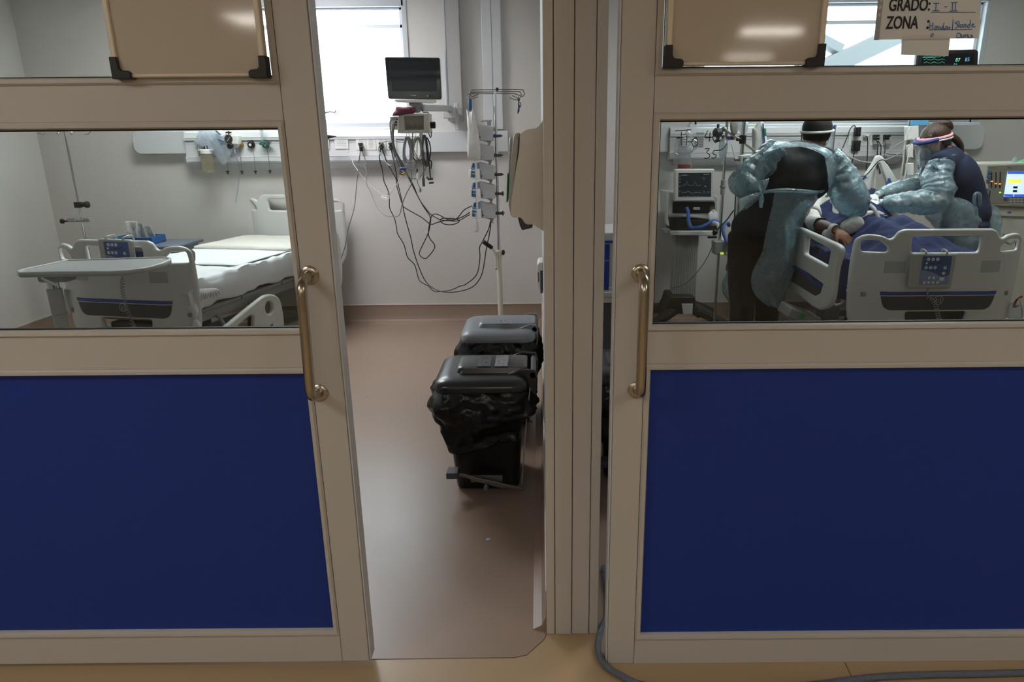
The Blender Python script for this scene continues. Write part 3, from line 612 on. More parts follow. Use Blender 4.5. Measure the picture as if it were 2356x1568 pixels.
plate('blue_stripe', [[(1.37, .56), (1.83, .56), (1.83, .535), (1.37, .535)]], .003, sp.mat(), SBLUE, rl, bevel=.0005, d=.002); plate('dark_panel', [[(1.37, .53), (1.83, .53), (1.79, .44), (1.41, .44)]], .003, sp.mat(), NAVY, rl, bevel=.0005, d=.002)
# ================================================================ overbed table
TZ = .962
P = [at(x, y, Z=TZ) for x, y in ((37, 622), (52, 618), (152, 597), (250, 594), (380, 590), (393, 592), (394, 596), (375, 605), (335, 616), (290, 622), (250, 624), (120, 625), (42, 627))]
t = thing('overbed_table', (at(140, 700, Y=3.62).x, 3.62, 0), 'grey overbed table with raised rim, standing across the foot of the empty bed', 'overbed table')
M2 = Matrix.Identity(4); o2 = roundpoly([(p.x, p.y) for p in P][::-1], .015)
plate('table_top', [o2], .022, Matrix.Translation((0, 0, TZ)), pm('laminate_grey', (176, 178, 180), .3, var=.02), t, bevel=.008, d=-.006)
cx = sum(p[0] for p in o2) / len(o2); cy = sum(p[1] for p in o2) / len(o2); inn = [(cx + (x - cx) * .955, cy + (y - cy) * .94) for x, y in o2]
plate('rim', [o2, inn], .026, Matrix.Translation((0, 0, TZ)), pm('table_rim', (196, 198, 198), .3), t, bevel=.006, d=.002)
cp = at(124, 662, Y=3.62); CX = cp.x
g = G(); g.cyl((CX, 3.62, .1), (CX, 3.62, .72), .032); g.cyl((CX, 3.62, .72), (CX, 3.62, .86), .036); obj('column_sleeve', g, pm('sleeve_grey', (176, 178, 178), .4), t, bevel=.003)
g = G(); g.cyl((CX, 3.62, .86), (CX, 3.62, .90), .028); obj('inner_tube', g, CHROME, t)
g = G(); g.box((CX + .03, 3.62, .922), (.15, .10, .045)); g.prism([V(CX + .03, 3.58, .90), V(CX + .10, 3.58, .93), V(CX + .03, 3.58, .93)], (0, .08, 0)); obj('bracket', g, GREY, t, bevel=.012); g = G(); g.tube([(CX + .0, 3.55, .93), (CX + .05, 3.54, .905), (CX + .07, 3.55, .89)], .007, 8); obj('lever', g, WHITE, t)
g = G(); g.box((CX, 3.62, .085), (.09, .62, .04)); g.box((CX + .3, 3.34, .085), (.62, .06, .035)); g.box((CX + .3, 3.90, .085), (.62, .06, .035)); obj('base', g, WHITE, t, bevel=.012)
for x, y in ((CX - .02, 3.34), (CX + .58, 3.34), (CX - .02, 3.9), (CX + .58, 3.9)): g = G(); g.cyl((x - .012, y, .033), (x + .012, y, .033), .033, n=16); obj('caster', g, RUB, t)
# ================================================================ stands
def iv_stand(x, y, ztop, lab, white_low=False, arms=4, base=True, knob=None, low=.85, hookr=.16, legs=5, la=.3):
    t = thing('iv_stand', (x, y, 0), lab, 'iv stand', 'infusion stands')
    g = G(); g.cyl((x, y, low - .25), (x, y, ztop), .0105); obj('pole', g, CHROME, t)
    g = G(); g.cyl((x, y, .12), (x, y, low), .017 if not white_low else .022); obj('lower_tube', g, pm('ivory_enamel', (205, 204, 192), .35) if white_low else CHROME, t)
    for k in range(arms):
        a = .3 + k * 2 * PI / arms; d = V(math.cos(a), math.sin(a), 0); g = G()
        g.tube([V(x, y, ztop), V(x, y, ztop) + d * hookr * .5 + V(0, 0, .012), V(x, y, ztop) + d * hookr * .85 + V(0, 0, .008), V(x, y, ztop - .03) + d * hookr * .8, V(x, y, ztop - .045) + d * hookr * .93, V(x, y, ztop - .03) + d * hookr * 1.1, V(x, y, ztop - .01) + d * hookr * 1.14], .003, 6); obj('hook', g, CHROME, t)
    for k in range(legs):
        a = la + k * 2 * PI / legs; d = V(math.cos(a), math.sin(a), 0); g = G(); g.tube([V(x, y, .13), V(x, y, .115) + d * .12, V(x, y, .085) + d * .27], [.016, .014, .011], 8); l_ = obj('leg', g, GREY, t)
        g = G(); q = d.cross(V(0, 0, 1)); c = V(x, y, .028) + d * .27; g.cyl(c - q * .011, c + q * .011, .027, n=16); obj('caster', g, RUB, l_)
    return t
ivp = iv_stand(-3.72, 5.6, 1.725, 'slender chrome stand with four empty hooks near the left wall')
z1 = at(*c1(578, 600), Y=5.58).z; g = G(); g.box((-3.72, 5.6, z1), (.05, .045, .045)); g.cyl((-3.70, 5.6, z1), (-3.655, 5.6, z1 + .002), .018, .018); g.cyl((-3.665, 5.6, z1), (-3.64, 5.6, z1 + .002), .026); obj('clamp_knob', g, BLACK, ivp, bevel=.004)
z1 = at(*c1(578, 715), Y=5.58).z; g = G(); g.box((-3.73, 5.59, z1 + .002), (.17, .03, .02)); g.box((-3.78, 5.58, z1 + .012), (.06, .04, .03)); g.box((-3.66, 5.58, z1 + .01), (.05, .035, .03)); cl = obj('rail_clamp', g, METG, ivp, bevel=.004); g = G(); g.cyl((-3.81, 5.57, z1), (-3.86, 5.57, z1), .007); g.cyl((-3.85, 5.57, z1), (-3.865, 5.57, z1), .02); obj('clamp_screw', g, BLACK, cl)
# stand partly behind the door edge
QX = at(758, 400, Y=5.98).x; qz = at(752, 256, Y=5.98).z; ivq = thing('iv_pole', (QX, 5.98, .6), 'chrome infusion pole at the head corner of the empty bed, just behind the door edge', 'iv pole')
g = G(); g.cyl((QX, 5.98, .6), (QX, 5.98, 1.25), .013); g.cyl((QX, 5.98, 1.2), (QX, 5.98, qz), .009); obj('pole', g, CHROME, ivq)
for sx_ in (-1, 1): g = G(); g.tube([V(QX, 5.98, qz - .01), V(QX + sx_ * .05, 5.98, qz), V(QX + sx_ * .09, 5.98, qz - .005), V(QX + sx_ * .10, 5.98, qz + .01)], [.012, .01, .008, .005], 8); g.tube([V(QX + sx_ * .085, 5.98, qz - .005), V(QX + sx_ * .10, 5.98, qz - .022), V(QX + sx_ * .118, 5.98, qz - .008), V(QX + sx_ * .115, 5.98, qz + .012)], .0035, 6); obj('hook', g, METG, ivq)
zz = at(748, 316, Y=5.96).z; g = G(); g.box((QX, 5.97, zz), (.05, .05, .035)); g.prism([V(QX + .02, 5.95, zz + .02), V(QX + .09, 5.95, zz + .012), V(QX + .09, 5.95, zz + .004), V(QX + .02, 5.95, zz - .01)], (0, .03, 0)); obj('clamp_lever', g, BLACK, ivq, bevel=.004)
# ================================================================ bedside cabinet
Fc = Fr(-3.17, 5.72); t = thing('bedside_cabinet', Fc.o, 'grey bedside cabinet with blue drawer fronts behind the footboard of the empty bed', 'bedside cabinet')
g = G(); Fc.box(g, -.21, .21, -.2, .2, .08, .79); body = obj('body', g, PENG, t, bevel=.006)
g = G(); Fc.box(g, -.24, .25, -.23, .22, .79, .815); obj('cabinet_top', g, pm('top_blue_grey', (108, 118, 138), .35), t, bevel=.006)
for z0, z1 in ((.62, .77), (.46, .60), (.12, .44)): g = G(); Fc.box(g, -.19, .19, -.215, -.2, z0, z1); d = obj('drawer', g, BLUE, t, bevel=.004); g = G(); Fc.box(g, -.08, .08, -.228, -.215, z1 - .035, z1 - .02); obj('handle', g, INK, d, bevel=.003)
for x, y in ((-.17, -.16), (.17, -.16), (-.17, .16), (.17, .16)): g = G(); c = Fc(x, y, .04); g.cyl(c - V(.012, 0, 0), c + V(.012, 0, 0), .04, n=14); obj('caster', g, RUB, t)
# blue tray with packets
tc_ = at(*c1(1010, 832), Y=5.7); t = thing('blue_tray', (tc_.x, 5.7, .815), 'shallow blue tray on the bedside cabinet holding clear packets', 'tray')
g = G(); x0, x1, y0, y1 = tc_.x - .16, tc_.x + .16, 5.58, 5.80
g.bx(x0, x1, y0, y1, .816, .822); g.bx(x0, x1, y0, y0 + .006, .816, .875); g.bx(x0, x1, y1 - .006, y1, .816, .875); g.bx(x0, x0 + .006, y0, y1, .816, .875); g.bx(x1 - .006, x1, y0, y1, .816, .875); g.bx(x0 - .012, x1 + .012, y0 - .012, y0, .868, .875); obj('tray_shell', g, pm('tray_blue', (34, 92, 158), .4), t, bevel=.002)
PK = film('packet_film', (228, 230, 230), .62, .15, .5, bump=.6, bscale=30)
for i, (dx, h, tl_, lab) in enumerate(((-.06, .17, .1, 'plain white paper packet standing in the blue tray'), (.02, .15, -.12, 'clear packet with printed dots in the middle of the blue tray'), (.09, .13, -.3, 'crumpled clear packet leaning at the right of the blue tray'))):
    def pf(u, v, dx=dx, h=h, tl_=tl_, i=i): 
        n_ = noise.noise(V(u * 3 + i * 7, v * 4, i)); return V(tc_.x + dx + (u - .5) * .10 + tl_ * (v * h), 5.69 + .015 * n_ + .012 * i + .018 * math.sin(u * 4), .824 + v * h)
    g = G(); g.sheet(pf, 12, 14); o = obj('packet', g, PK if i else PAPER, None, solid=.006, label=lab, cat='packet', ang=80)
# ================================================================ head wall supply unit
HW = pm('head_unit_white', (206, 208, 210), .35, var=.015); HWL = pm('head_unit_line', (120, 122, 126), .5)
def head_unit(x0, x1, lab, ends=True):
    t = thing('supply_unit', ((x0 + x1) / 2, YB - .06, 1.38), lab, 'medical supply unit', 'wall supply units')
    pr = [(0, 1.44), (.095, 1.44), (.105, 1.455), (.105, 1.492), (.092, 1.497), (.085, 1.60), (.085, 1.625), (.098, 1.63), (.098, 1.65), (.075, 1.695), (.05, 1.708), (0, 1.708)]
    g = G(); g.loft([[V(x, YB - a, z) for a, z in pr] for x in (x0, x1)]); b = obj('body', g, HW, t, ang=25)
    g = G()
    for a, z in ((.1062, 1.4915), (.0862, 1.6005), (.0862, 1.622), (.0995, 1.649)): g.box(((x0 + x1) / 2, YB - a + .001, z), (x1 - x0, .002, .0022))
    obj('groove_line', g, HWL, b)
    g = G()
    for x in (x0 - .004, x1 + .004): g.prism([V(x - .003, YB - a * 1.03, z) for a, z in pr], (.006, 0, 0))
    obj('end_cap', g, HW, t)
    g = G(); pr = [(0, 1.385), (.055, 1.385), (.088, 1.425), (.092, 1.439), (0, 1.439)]; g.loft([[V(x, YB - a, z) for a, z in pr] for x in (x0 + .03, x1 - .05)]); obj('under_lamp', g, pm('lamp_underside', (176, 178, 180), .4), t)
    return t
H1 = head_unit(-3.04, -1.03, 'long white wall unit with gas outlets and sockets above the empty bed')
def duct(x0, x1, z0, z1, d, lab, round_left=False, name='cable_duct'):
    pts = [(x0, z0), (x1, z0), (x1, z1), (x0, z1)]; r = [.07 if round_left else .006, .006, .006, .07 if round_left else .006]
    if round_left == 2: r = [.006, .07, .07, .006]
    p = Pl((0, YB - d / 2, 0)); return plate(name, [roundpoly(pts, r)], d, p.mat(), HW, None, bevel=.006, d=d / 2, label=lab, cat='cable duct')
duct(-3.50, -3.047, 1.52, 1.708, .075, 'white wall duct with rounded end left of the gas outlets', True)
duct(-1.02, -.27, 1.515, 1.69, .06, 'white wall duct running right from the sockets to behind the pump stand')
d_ = duct(-.475, -.31, 1.70, 2.9, .045, 'narrow vertical wall duct above the pump stand'); g = G(); g.bx(-.393, -.389, YB - .0465, YB - .044, 1.7, 2.9); obj('groove_line', g, HWL, d_)
g = G()
for x in (-.79, -.775): g.bx(x, x + .01, YB - .115, YB - .10, 1.86 if x > -.78 else 2.3, 2.9)
t = thing('mounting_channel', (-.71, YB - .05, 1.755), 'tall grey wall channel carrying the monitor arm right of the window', 'mounting channel')
g = G(); g.bx(-.765, -.65, YB - .10, YB, 1.765, 2.9); obj('channel', g, pm('channel_grey', (168, 167, 165), .5), t, bevel=.003)
g = G(); g.bx(-.80, -.765, YB - .09, YB - .085, 1.78, 2.32); g.bx(-.785, -.775, YB - .11, YB - .08, 1.78, 2.32); g.bx(-.776, -.766, YB - .104, YB - .09, 1.77, 2.9); obj('track', g, ALUW, t)
PLt = Pl((0, YB - .0875, 0), 0)
def socket(x, y, rows=3, lab='', col=None, plug=()):
    u, v = PLt.uv(x, y); t = thing('power_socket', PLt.p(u, v), lab, 'socket', 'wall sockets')
    plate('face_plate', [roundpoly([(u - .042, v - .052), (u + .042, v - .052), (u + .042, v + .052), (u - .042, v + .052)], .004)], .007, PLt.mat(), col or WHITE, t, bevel=.002, d=.007)
    g = G()
    for r in range(rows):
        zc = v + .028 - r * .026
        for k in (-1, 0, 1): g.cyl(PLt.p(u + k * .009, zc, .006), PLt.p(u + k * .009, zc, .0078), .0026, n=8)
    obj('socket_holes', g, BLACK, t)
    g = G()
    for r in range(rows):
        zc = v + .028 - r * .026; g.tube([PLt.p(u + a, zc + b, .0072) for a, b in ((-.019, -.0105), (.019, -.0105), (.019, .0105), (-.019, .0105))], .0009, 4, sm=False, closed=True)
    g.plbox(PLt, u - .014, u + .014, v + .0455, v + .0475, .0068, .0074); obj('module_line', g, HWL, t); return t
for i, (x, lab) in enumerate(((831, 'three-way socket with a black plug, first right of the data outlets'), (854, 'unused three-way socket between two sockets with plugs'), (877, 'three-way socket with two black plugs, third from the data outlets'), (901, 'three-way socket with black plugs half hidden by the module rack'))): socket(x, 330, 3, lab)
def plug(x, y, lab, m=BLACK, two=True):
    u, v = PLt.uv(x, y); t = G(); t.plbox(PLt, u - .017, u + .017, v - .009, v + .009, .0085, .045); t.plbox(PLt, u - .010, u + .014, v - .02, v, .03, .05); return obj('power_plug', t, m, None, bevel=.005, label=lab, cat='plug', group='plugs in the left bay')
plug(831, 331, 'flat black plug in the first socket right of the data outlets'); g = G(); u, v = PLt.uv(833, 341); g.plbox(PLt, u - .011, u + .017, v - .026, v + .018, .03, .055); obj('power_plug', g, BLACK, None, bevel=.006, label='chunky black adapter plug hanging under the first socket', cat='plug', group='plugs in the left bay')
plug(878, 330, 'upper black plug of the pair in the third socket'); plug(879, 338, 'lower black plug of the pair in the third socket'); plug(900, 330, 'upper black plug in the socket beside the module rack'); plug(901, 338, 'lower black plug in the socket beside the module rack')
u, v = PLt.uv(787, 330); t = thing('data_outlet', PLt.p(u, v), 'white data outlet plate with three ports beside the door edge', 'data outlet')
plate('face_plate', [roundpoly([(u - .06, v - .045), (u + .055, v - .045), (u + .055, v + .045), (u - .06, v + .045)], .006)], .008, PLt.mat(), WHITE, t, bevel=.002, d=.008)
g = G()
for k in range(3):
    for a in ((-.04 + k * .027, -.018, -.016, .0), (-.04 + k * .027, .004, -.016, .02)): x0 = u + a[0]; g.tube([PLt.p(x0, v + a[1], .0085), PLt.p(x0 + .02, v + a[1], .0085), PLt.p(x0 + .02, v + a[1] + .018, .0085), PLt.p(x0, v + a[1] + .018, .0085)], .0009, 4, sm=False, closed=True)
obj('port', g, HWL, t)
u, v = PLt.uv(753, 330); t = thing('call_switch', PLt.p(u, v), 'white rocker switch plate at the door edge beside the data outlet', 'switch'); plate('face_plate', [roundpoly([(u - .05, v - .05), (u + .02, v - .05), (u + .02, v + .05), (u - .05, v + .05)], .01)], .01, PLt.mat(), WHITE, t, bevel=.003, d=.01)
g = G(); g.plbox(PLt, u - .03, u + .0, v - .02, v + .02, .009, .014); obj('rocker', g, PENG, t, bevel=.002)
# gas outlets
def gas(x, y, c, lab):
    u, v = PLt.uv(x, y); t = thing('gas_outlet', PLt.p(u, v), lab, 'gas outlet', 'gas outlets')
    g = G(); g.lathe([(.031, 0), (.031, .012), (.026, .03), (.022, .034), (.012, .034), (.012, .02), (0, .02)], PLt.p(u, v, .0), -V(0, 1, 0)); obj('collar', g, c, t)
    g = G(); g.lathe([(.0115, .018), (.0115, .036), (.005, .037), (0, .037)], PLt.p(u, v), V(0, -1, 0)); obj('nipple', g, WHITE, t); g = G(); g.ball(PLt.p(u + .004, v + .052, .002), .0035); g.plbox(PLt, u - .02, u + .018, v + .066, v + .070, 0, .001); obj('marking', g, INK, t); return t
gas(579, 333, BLACK, 'black ringed gas outlet between the gauge and the flowmeter'); gas(553, 333, pm('ochre_plastic', (150, 122, 60), .5), 'ochre gas outlet behind the suction regulator'); gas(612, 333, pm('teal_plastic', (50, 104, 98), .4), 'green gas outlet carrying the flowmeter')
CORDT = pm('thin_cord', (96, 98, 100), .5)
for i, (x, y, x0, y0, lab) in enumerate(((524, 396, 520, 368, 'leftmost of the four black dust caps hanging under the wall unit'), (556.5, 396, 551, 342, 'black dust cap hanging second from the left under the wall unit'), (588, 395.5, 582, 342, 'black dust cap hanging third from the left under the wall unit'), (621, 394.5, 615, 342, 'rightmost of the four hanging black dust caps'))):
    p = at(x, y, Y=YB - .115); q = at(x0, y0, Y=YB - .115); t = thing('dust_cap', p - V(0, 0, .02), lab, 'dust cap', 'dust caps on cords')
    g = G(); g.lathe([(.0, -.016), (.006, -.016), (.006, .0), (.015, .004), (.012, .012), (0, .014)], p); obj('cap', g, BLACK, t); g = G(); g.tube([q, q.lerp(p, .5) + V(.002, 0, 0), p + V(0, 0, .012)], .0016, 5); obj('cord', g, CORDT, t)
# suction regulator, jar, bag, flowmeter
def rp(x, y, d=.0): return at(*c8(x, y), Y=YB - .10 - d)
p = rp(1040, 245, .07); t = thing('suction_regulator', p - V(0, 0, .03), 'white suction regulator with a round dark gauge above the dust caps', 'suction regulator')
g = G(); g.lathe([(.040, 0), (.040, .022), (.034, .028), (0, .028)], p + V(0, .03, 0), (0, -1, 0), 28); b = obj('gauge_case', g, pm('dial_bezel', (120, 116, 84), .4), t)
g = G(); g.lathe([(.034, 0), (.034, .002), (0, .002)], p + V(0, .0, 0), (0, -1, 0), 28); obj('dial', g, pm('dial_dark', (52, 50, 46), .4), b); g = G(); g.tube([p + V(-.014, -.004, -.018), p + V(.012, -.004, .014)], .0015, 5, sm=False); obj('needle', g, LINEW, b)
g = G(); q = rp(1160, 260, .06); g.box(q + V(0, .03, .0), (.06, .08, .075)); g.prism([rp(1080, 130, .05), rp(1175, 150, .05), rp(1215, 240, .05), rp(1205, 400, .05), rp(1120, 420, .05), rp(1100, 320, .05)], (0, .05, 0)); obj('housing', g, WHITE, t, bevel=.006)
g = G(); q = rp(1075, 380, .085); g.lathe([(.022, -.01), (.022, .02), (.018, .024), (0, .024)], q, (0, -1, 0)); obj('control_knob', g, BLACK, t); g = G(); q = rp(1150, 440, .06); g.cyl(q, q - V(0, 0, .03), .007); g.tube([q - V(0, 0, .02), rp(1185, 560, .06), rp(1250, 900, -.06), rp(1170, 1440, -.09)], .0022, 6); obj('thin_tube', g, pm('tube_grey', (160, 168, 190), .4), t); g = G(); q = rp(1040, 120, .04); g.cyl(q - V(0, 0, .015), q + V(0, 0, .012), .006); g.box(q, (.05, .02, .012)); obj('valve_top', g, BLACK, t, bevel=.003)
JAR = film('jar_plastic', (214, 206, 178), .30, .08, .5, bump=.05, bscale=10)
p0 = rp(640, 480, .06); p1 = rp(670, 880, .06); jc = V((p0.x + p1.x) / 2, YB - .17, 0); t = thing('suction_jar', (jc.x, jc.y, p1.z), 'yellowish clear suction jar with white lid hanging on the wall unit', 'suction jar')
g = G(); g.lathe([(.0, 0), (.050, 0), (.054, .008), (.053, .12), (.046, .145), (.046, .155)], (jc.x, jc.y, p1.z + .004)); obj('jar', g, JAR, t); g = G(); zt = p1.z + .155; g.lathe([(.050, 0), (.050, .03), (.044, .036), (0, .036)], (jc.x, jc.y, zt)); g.box((jc.x - .0, jc.y, zt + .032), (.112, .06, .012)); l_ = obj('lid', g, WHITE, t, bevel=.002); g = G(); g.cyl((jc.x - .01, jc.y, zt + .03), (jc.x - .012, jc.y, zt + .062), .006); g.tube([(jc.x + .01, jc.y, zt + .035), (jc.x + .013, jc.y, zt + .055), (jc.x + .006, jc.y, zt + .066)], .005, 6); obj('valve', g, BLACK, l_); g = G(); g.bx(jc.x - .075, jc.x - .052, jc.y, YB - .085, zt, zt + .06); g.bx(jc.x - .105, jc.x - .085, YB - .10, YB - .085, zt - .02, zt + .1); obj('rail_bracket', g, METG, t)
BAGP = film('mask_bag', (226, 234, 244), .5, .14, .6, bump=.5, bscale=16)
ol = [rp(520, 40, .03), rp(760, 35, .03), rp(980, 130, .03), rp(1040, 300, .03), rp(1110, 440, .03), rp(945, 735, .03), rp(720, 500, .03), rp(400, 330, .03), rp(410, 230, .03)]
zlo = min(p.z for p in ol)
plb = Pl((0, YB - .13, 0)); out = smooth([V(p.x, p.z, 0) for p in ol], 5, closed=True); cxb = sum(p.x for p in out) / len(out); czb = sum(p.y for p in out) / len(out)
def bagf(side):
    rings = []
    for j in range(9):
        k = j / 8; rings.append([V(cxb + (p.x - cxb) * (1 - k * .999), YB - .125 + side * -.035 * math.sin(k * PI / 2) ** .7 + .006 * noise.noise(V(p.x * 20, p.y * 20, j)), czb + (p.y - czb) * (1 - k * .999)) for p in out])
    return rings
g = G(); g.loft(bagf(1), cap=False); g.loft(bagf(-1), cap=False); t = thing('oxygen_mask_bag', (cxb, YB - .125, zlo), 'clear plastic bag of oxygen mask tubing hanging between the jar and gauge', 'plastic bag'); obj('bag', g, BAGP, t, fix=False, ang=70)
g = G(); c = rp(850, 330, .03)
for i, r in enumerate((.055, .047, .04, .032)): g.tube([c + V(math.cos(a) * r * .95, -.006 * i, math.sin(a) * r * 1.15) for a in [2 * PI * k / 16 for k in range(16)]], .0045, 6, closed=True)
obj('tubing', g, film('hose_blue', (170, 186, 214), .7, .2, .4, bump=0), t); 
for a, b in (((795, 85), (885, 160)), ((840, 245), (955, 300))): g = G(); g.tube([rp(*a, .065), rp(*b, .065)], .006, 6, sm=False); obj('dark_band', g, pm('slate_blue', (72, 86, 112), .4), t)
p = rp(1690, 320, .04); t = thing('oxygen_flowmeter', p, 'clear oxygen flowmeter tube on the green gas outlet', 'flowmeter')
g = G(); g.cyl(p + V(0, 0, .01), p + V(0, 0, .13), .012); g.lathe([(.014, .09), (.016, .13), (.008, .14)], p); obj('tube', g, CLEAR, t); g = G(); g.box(p, (.03, .03, .03)); g.cyl(p + V(-.03, 0, -.004), p + V(.0, 0, -.004), .012); g.cyl(p - V(0, 0, .03), p, .008); obj('valve_body', g, pm('teal_plastic', (50, 104, 98), .4), t, bevel=.003); g = G(); q = p + V(.05, .02, 0); g.lathe([(.018, 0), (.018, .03), (.0, .03)], q, (0, -1, 0)); obj('coupling', g, CHROME, t)
# ================================================================ wall-arm monitor
def c9(x, y): return (870 + x / 7.84, 110 + y / 7.84)
def c10(x, y): return (1060 + x / 9.8, 190 + y / 9.8)
def c11(x, y): return (1060 + x / 7.464, 350 + y / 7.464)
t = thing('patient_monitor', at(950, 240, Y=5.25), 'dark flat patient monitor on a swivel arm in front of the window', 'patient monitor')
pm_ = Pl(at(950, 180, Y=5.2), 0)
sh = ppl(pm_, [c9(112, 158), c9(1108, 172), c9(1140, 930), c9(178, 918)])
plate('back_shell', [roundpoly(sh, .016)], .05, pm_.mat(), WHITE, t, bevel=.012, d=-.008)
plate('bezel', [roundpoly([(p[0] + .0015, p[1] - .002) if i < 2 else (p[0] + .001, p[1] + .0) for i, p in enumerate(sh)], .014)], .014, pm_.mat(), pm('glossy_black', (18, 20, 24), .12, coat=.4), t, bevel=.004, d=0)
b = plate('screen', [ppl(pm_, [c9(215, 245), c9(1045, 250), c9(1062, 785), c9(255, 780)])], .002, pm_.mat(), pm('screen_off', (34, 38, 46), .18), t, bevel=.0005, d=.0008)
ptext('PHILIPS', *c9(600, 868), 3.4, LINEW, t, pm_, d=.0008, name='maker_lettering')
for x, c in ((895, (170, 160, 110)), (935, (60, 60, 50)), (985, (40, 90, 120))): g = G(); u, v = pm_.uv(*c9(x, 865)); g.plbox(pm_, u - .006, u + .006, v - .006, v + .006, 0, .001); obj('indicator', g, pm('indicator_%d' % x, c, .4), t)
g = G(); g.prism([at(*c9(x, y), Y=5.19) for x, y in ((290, 925), (1035, 935), (1030, 980), (975, 995), (345, 980), (300, 970))], (0, .06, 0)); obj('under_tray', g, WHITE, t, bevel=.004)
g = G(); g.prism([at(*c9(x, y), Y=5.21) for x, y in ((550, 985), (790, 995), (795, 1055), (740, 1060), (735, 1160), (660, 1175), (650, 1060), (555, 1040))], (0, .07, 0)); obj('neck', g, GREY, t, bevel=.006)
A, B = at(*c9(780, 1080), Y=5.25), at(*c9(1290, 1095), Y=6.0); g = G(); R = (B - A).to_track_quat('X', 'Z').to_matrix(); g.box((A + B) / 2, ((B - A).length, .05, .048), R); obj('arm', g, pm('arm_grey', (186, 188, 186), .4), t, bevel=.01)
g = G(); q = at(*c9(1290, 1170), Y=6.02); g.box(q, (.11, .07, .09)); g.box(q + V(.055, .03, -.03), (.03, .04, .22)); obj('arm_bracket', g, pm('arm_grey', (186, 188, 186), .4), t, bevel=.005)
# module rack
t2 = thing('module_rack', at(940, 305, Y=5.2), 'ivory monitor module rack with four gold ports hanging below the monitor', 'module rack')
IV = pm('ivory_plastic', (196, 196, 184), .45); pr_ = Pl(at(940, 280, Y=5.12), 0)
plate('rack_body', [roundpoly(ppl(pr_, [c7(505, 140), c7(960, 135), c7(972, 428), c7(488, 432)]), .006), roundpoly(ppl(pr_, [c7(575, 178), c7(880, 168), c7(882, 382), c7(590, 385)]), .004)], .14, pr_.mat(), IV, t2, bevel=.004, d=0)
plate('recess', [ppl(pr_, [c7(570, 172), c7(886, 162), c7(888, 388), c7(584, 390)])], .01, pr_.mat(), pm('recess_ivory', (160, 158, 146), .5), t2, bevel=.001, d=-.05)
g = G(); GOLD = pm('brass_ring', (176, 156, 92), .35, .6)
for x in (660, 732, 803, 868): q = at(*c7(x, 330), pl=pr_) + V(0, .045, 0); g.tube([q + V(math.cos(a), 0, math.sin(a)) * .009 for a in [2 * PI * k / 14 for k in range(14)]], .0026, 6, closed=True, sm=False)
obj('port_ring', g, GOLD, t2)
plate('side_module', [roundpoly(ppl(pr_, [c7(375, 182), c7(503, 178), c7(512, 385), c7(378, 378)]), .004)], .12, pr_.mat(), WHITE, t2, bevel=.004, d=.01)
g = G()
for x, y, r in ((487, 228, .005), (470, 268, .007), (473, 308, .006)): q = at(*c7(x, y), pl=pr_); g.cyl(q + V(0, -.010, 0), q + V(0, -.014, 0), r)
obj('socket_ring', g, BLACK, t2)
g = G(); q = at(*c7(430, 210), pl=pr_); g.box(q + V(0, -.02, 0), (.04, .03, .016)); g.tube([q + V(0, -.03, 0), q + V(-.02, -.04, -.03), q + V(-.02, -.03, -.12), q + V(-.015, -.03, -.16)], .005, 6); obj('sensor_connector', g, GREY, t2, bevel=.004)
g = G(); q = at(*c7(1018, 312), Y=5.18); g.cyl(q - V(.025, 0, 0), q + V(.02, 0, 0), .022, .024); obj('clamp_knob', g, BLACK, t2, bevel=.006)
g = G()
for x in (620, 658, 715, 760, 815, 865): q = at(*c7(x, 430), Y=5.14); e = at(*c7(x, 500), Y=5.10); g.tube([q, e + V(0, .02, .02), e, e + V(0, -.02, .004)], .0018, 5)
obj('hook_rail', g, METG, t2)
# cuff
g = G(); cuff = [(455, 32), (600, 40), (740, 30), (748, 110), (700, 135), (600, 150), (520, 168), (395, 172), (412, 120), (440, 100)]
P = [at(*c7(x, y), Y=5.10) for x, y in cuff]; cc = sum(P, V(0, 0, 0)) / len(P)
g.loft([[cc + (p - cc) * k + V(0, d, 0) for p in P] for k, d in ((.5, -.012), (.85, -.004), (1, .02), (1, .06), (.85, .09))])
obj('pressure_cuff', g, pm('maroon_nylon', (98, 48, 62), .7, bump=.3, bscale=60), None, label='maroon blood pressure cuff lying on top of the module rack', cat='pressure cuff', bevel=.004)
# ================================================================ cables
CB = pm('cable_black', (20, 20, 22), .45); CG = pm('cable_grey', (130, 132, 136), .45); CW = pm('cable_white', (214, 214, 210), .45); CD = pm('cable_dark_grey', (92, 96, 102), .45)
def cable(lab, pts, Ys, r=.0042, m=CB, name='cable', grp='cables in the left bay', closed=False, k=5):
    n = len(pts); P = []
    for i, p in enumerate(pts):
        f = i / max(1, n - 1) * (len(Ys) - 1); j = min(int(f), len(Ys) - 2) if len(Ys) > 1 else 0; Y = Ys[j] + (Ys[j + 1] - Ys[j]) * (f - j) if len(Ys) > 1 else Ys[0]
        P.append(at(*p, Y=Y))
    g = G(); g.tube(P, r, 7, k, closed=closed); return obj(name, g, m, None, label=lab, cat='cable', group=grp)
m2 = lambda L: [c2(*p) for p in L]; m3 = lambda L: [c3(*p) for p in L]; m7 = lambda L: [c7(*p) for p in L]
cable('black cable drooping lowest on its left side, from the third socket to the pump stand', m2([(690, 1330), (678, 1420), (695, 1500)]) + m3([(640, 0), (655, 80), (665, 150), (700, 230), (714, 300), (718, 400), (760, 490), (780, 570), (792, 640), (850, 740), (885, 860), (950, 930), (985, 1050), (1010, 1090), (1080, 1130), (1130, 1175), (1190, 1178), (1290, 1165), (1370, 1130), (1430, 1110), (1530, 1020), (1560, 870), (1557, 770), (1580, 720), (1640, 600), (1660, 520)]), (6.1, 6.05, 5.8, 5.55))
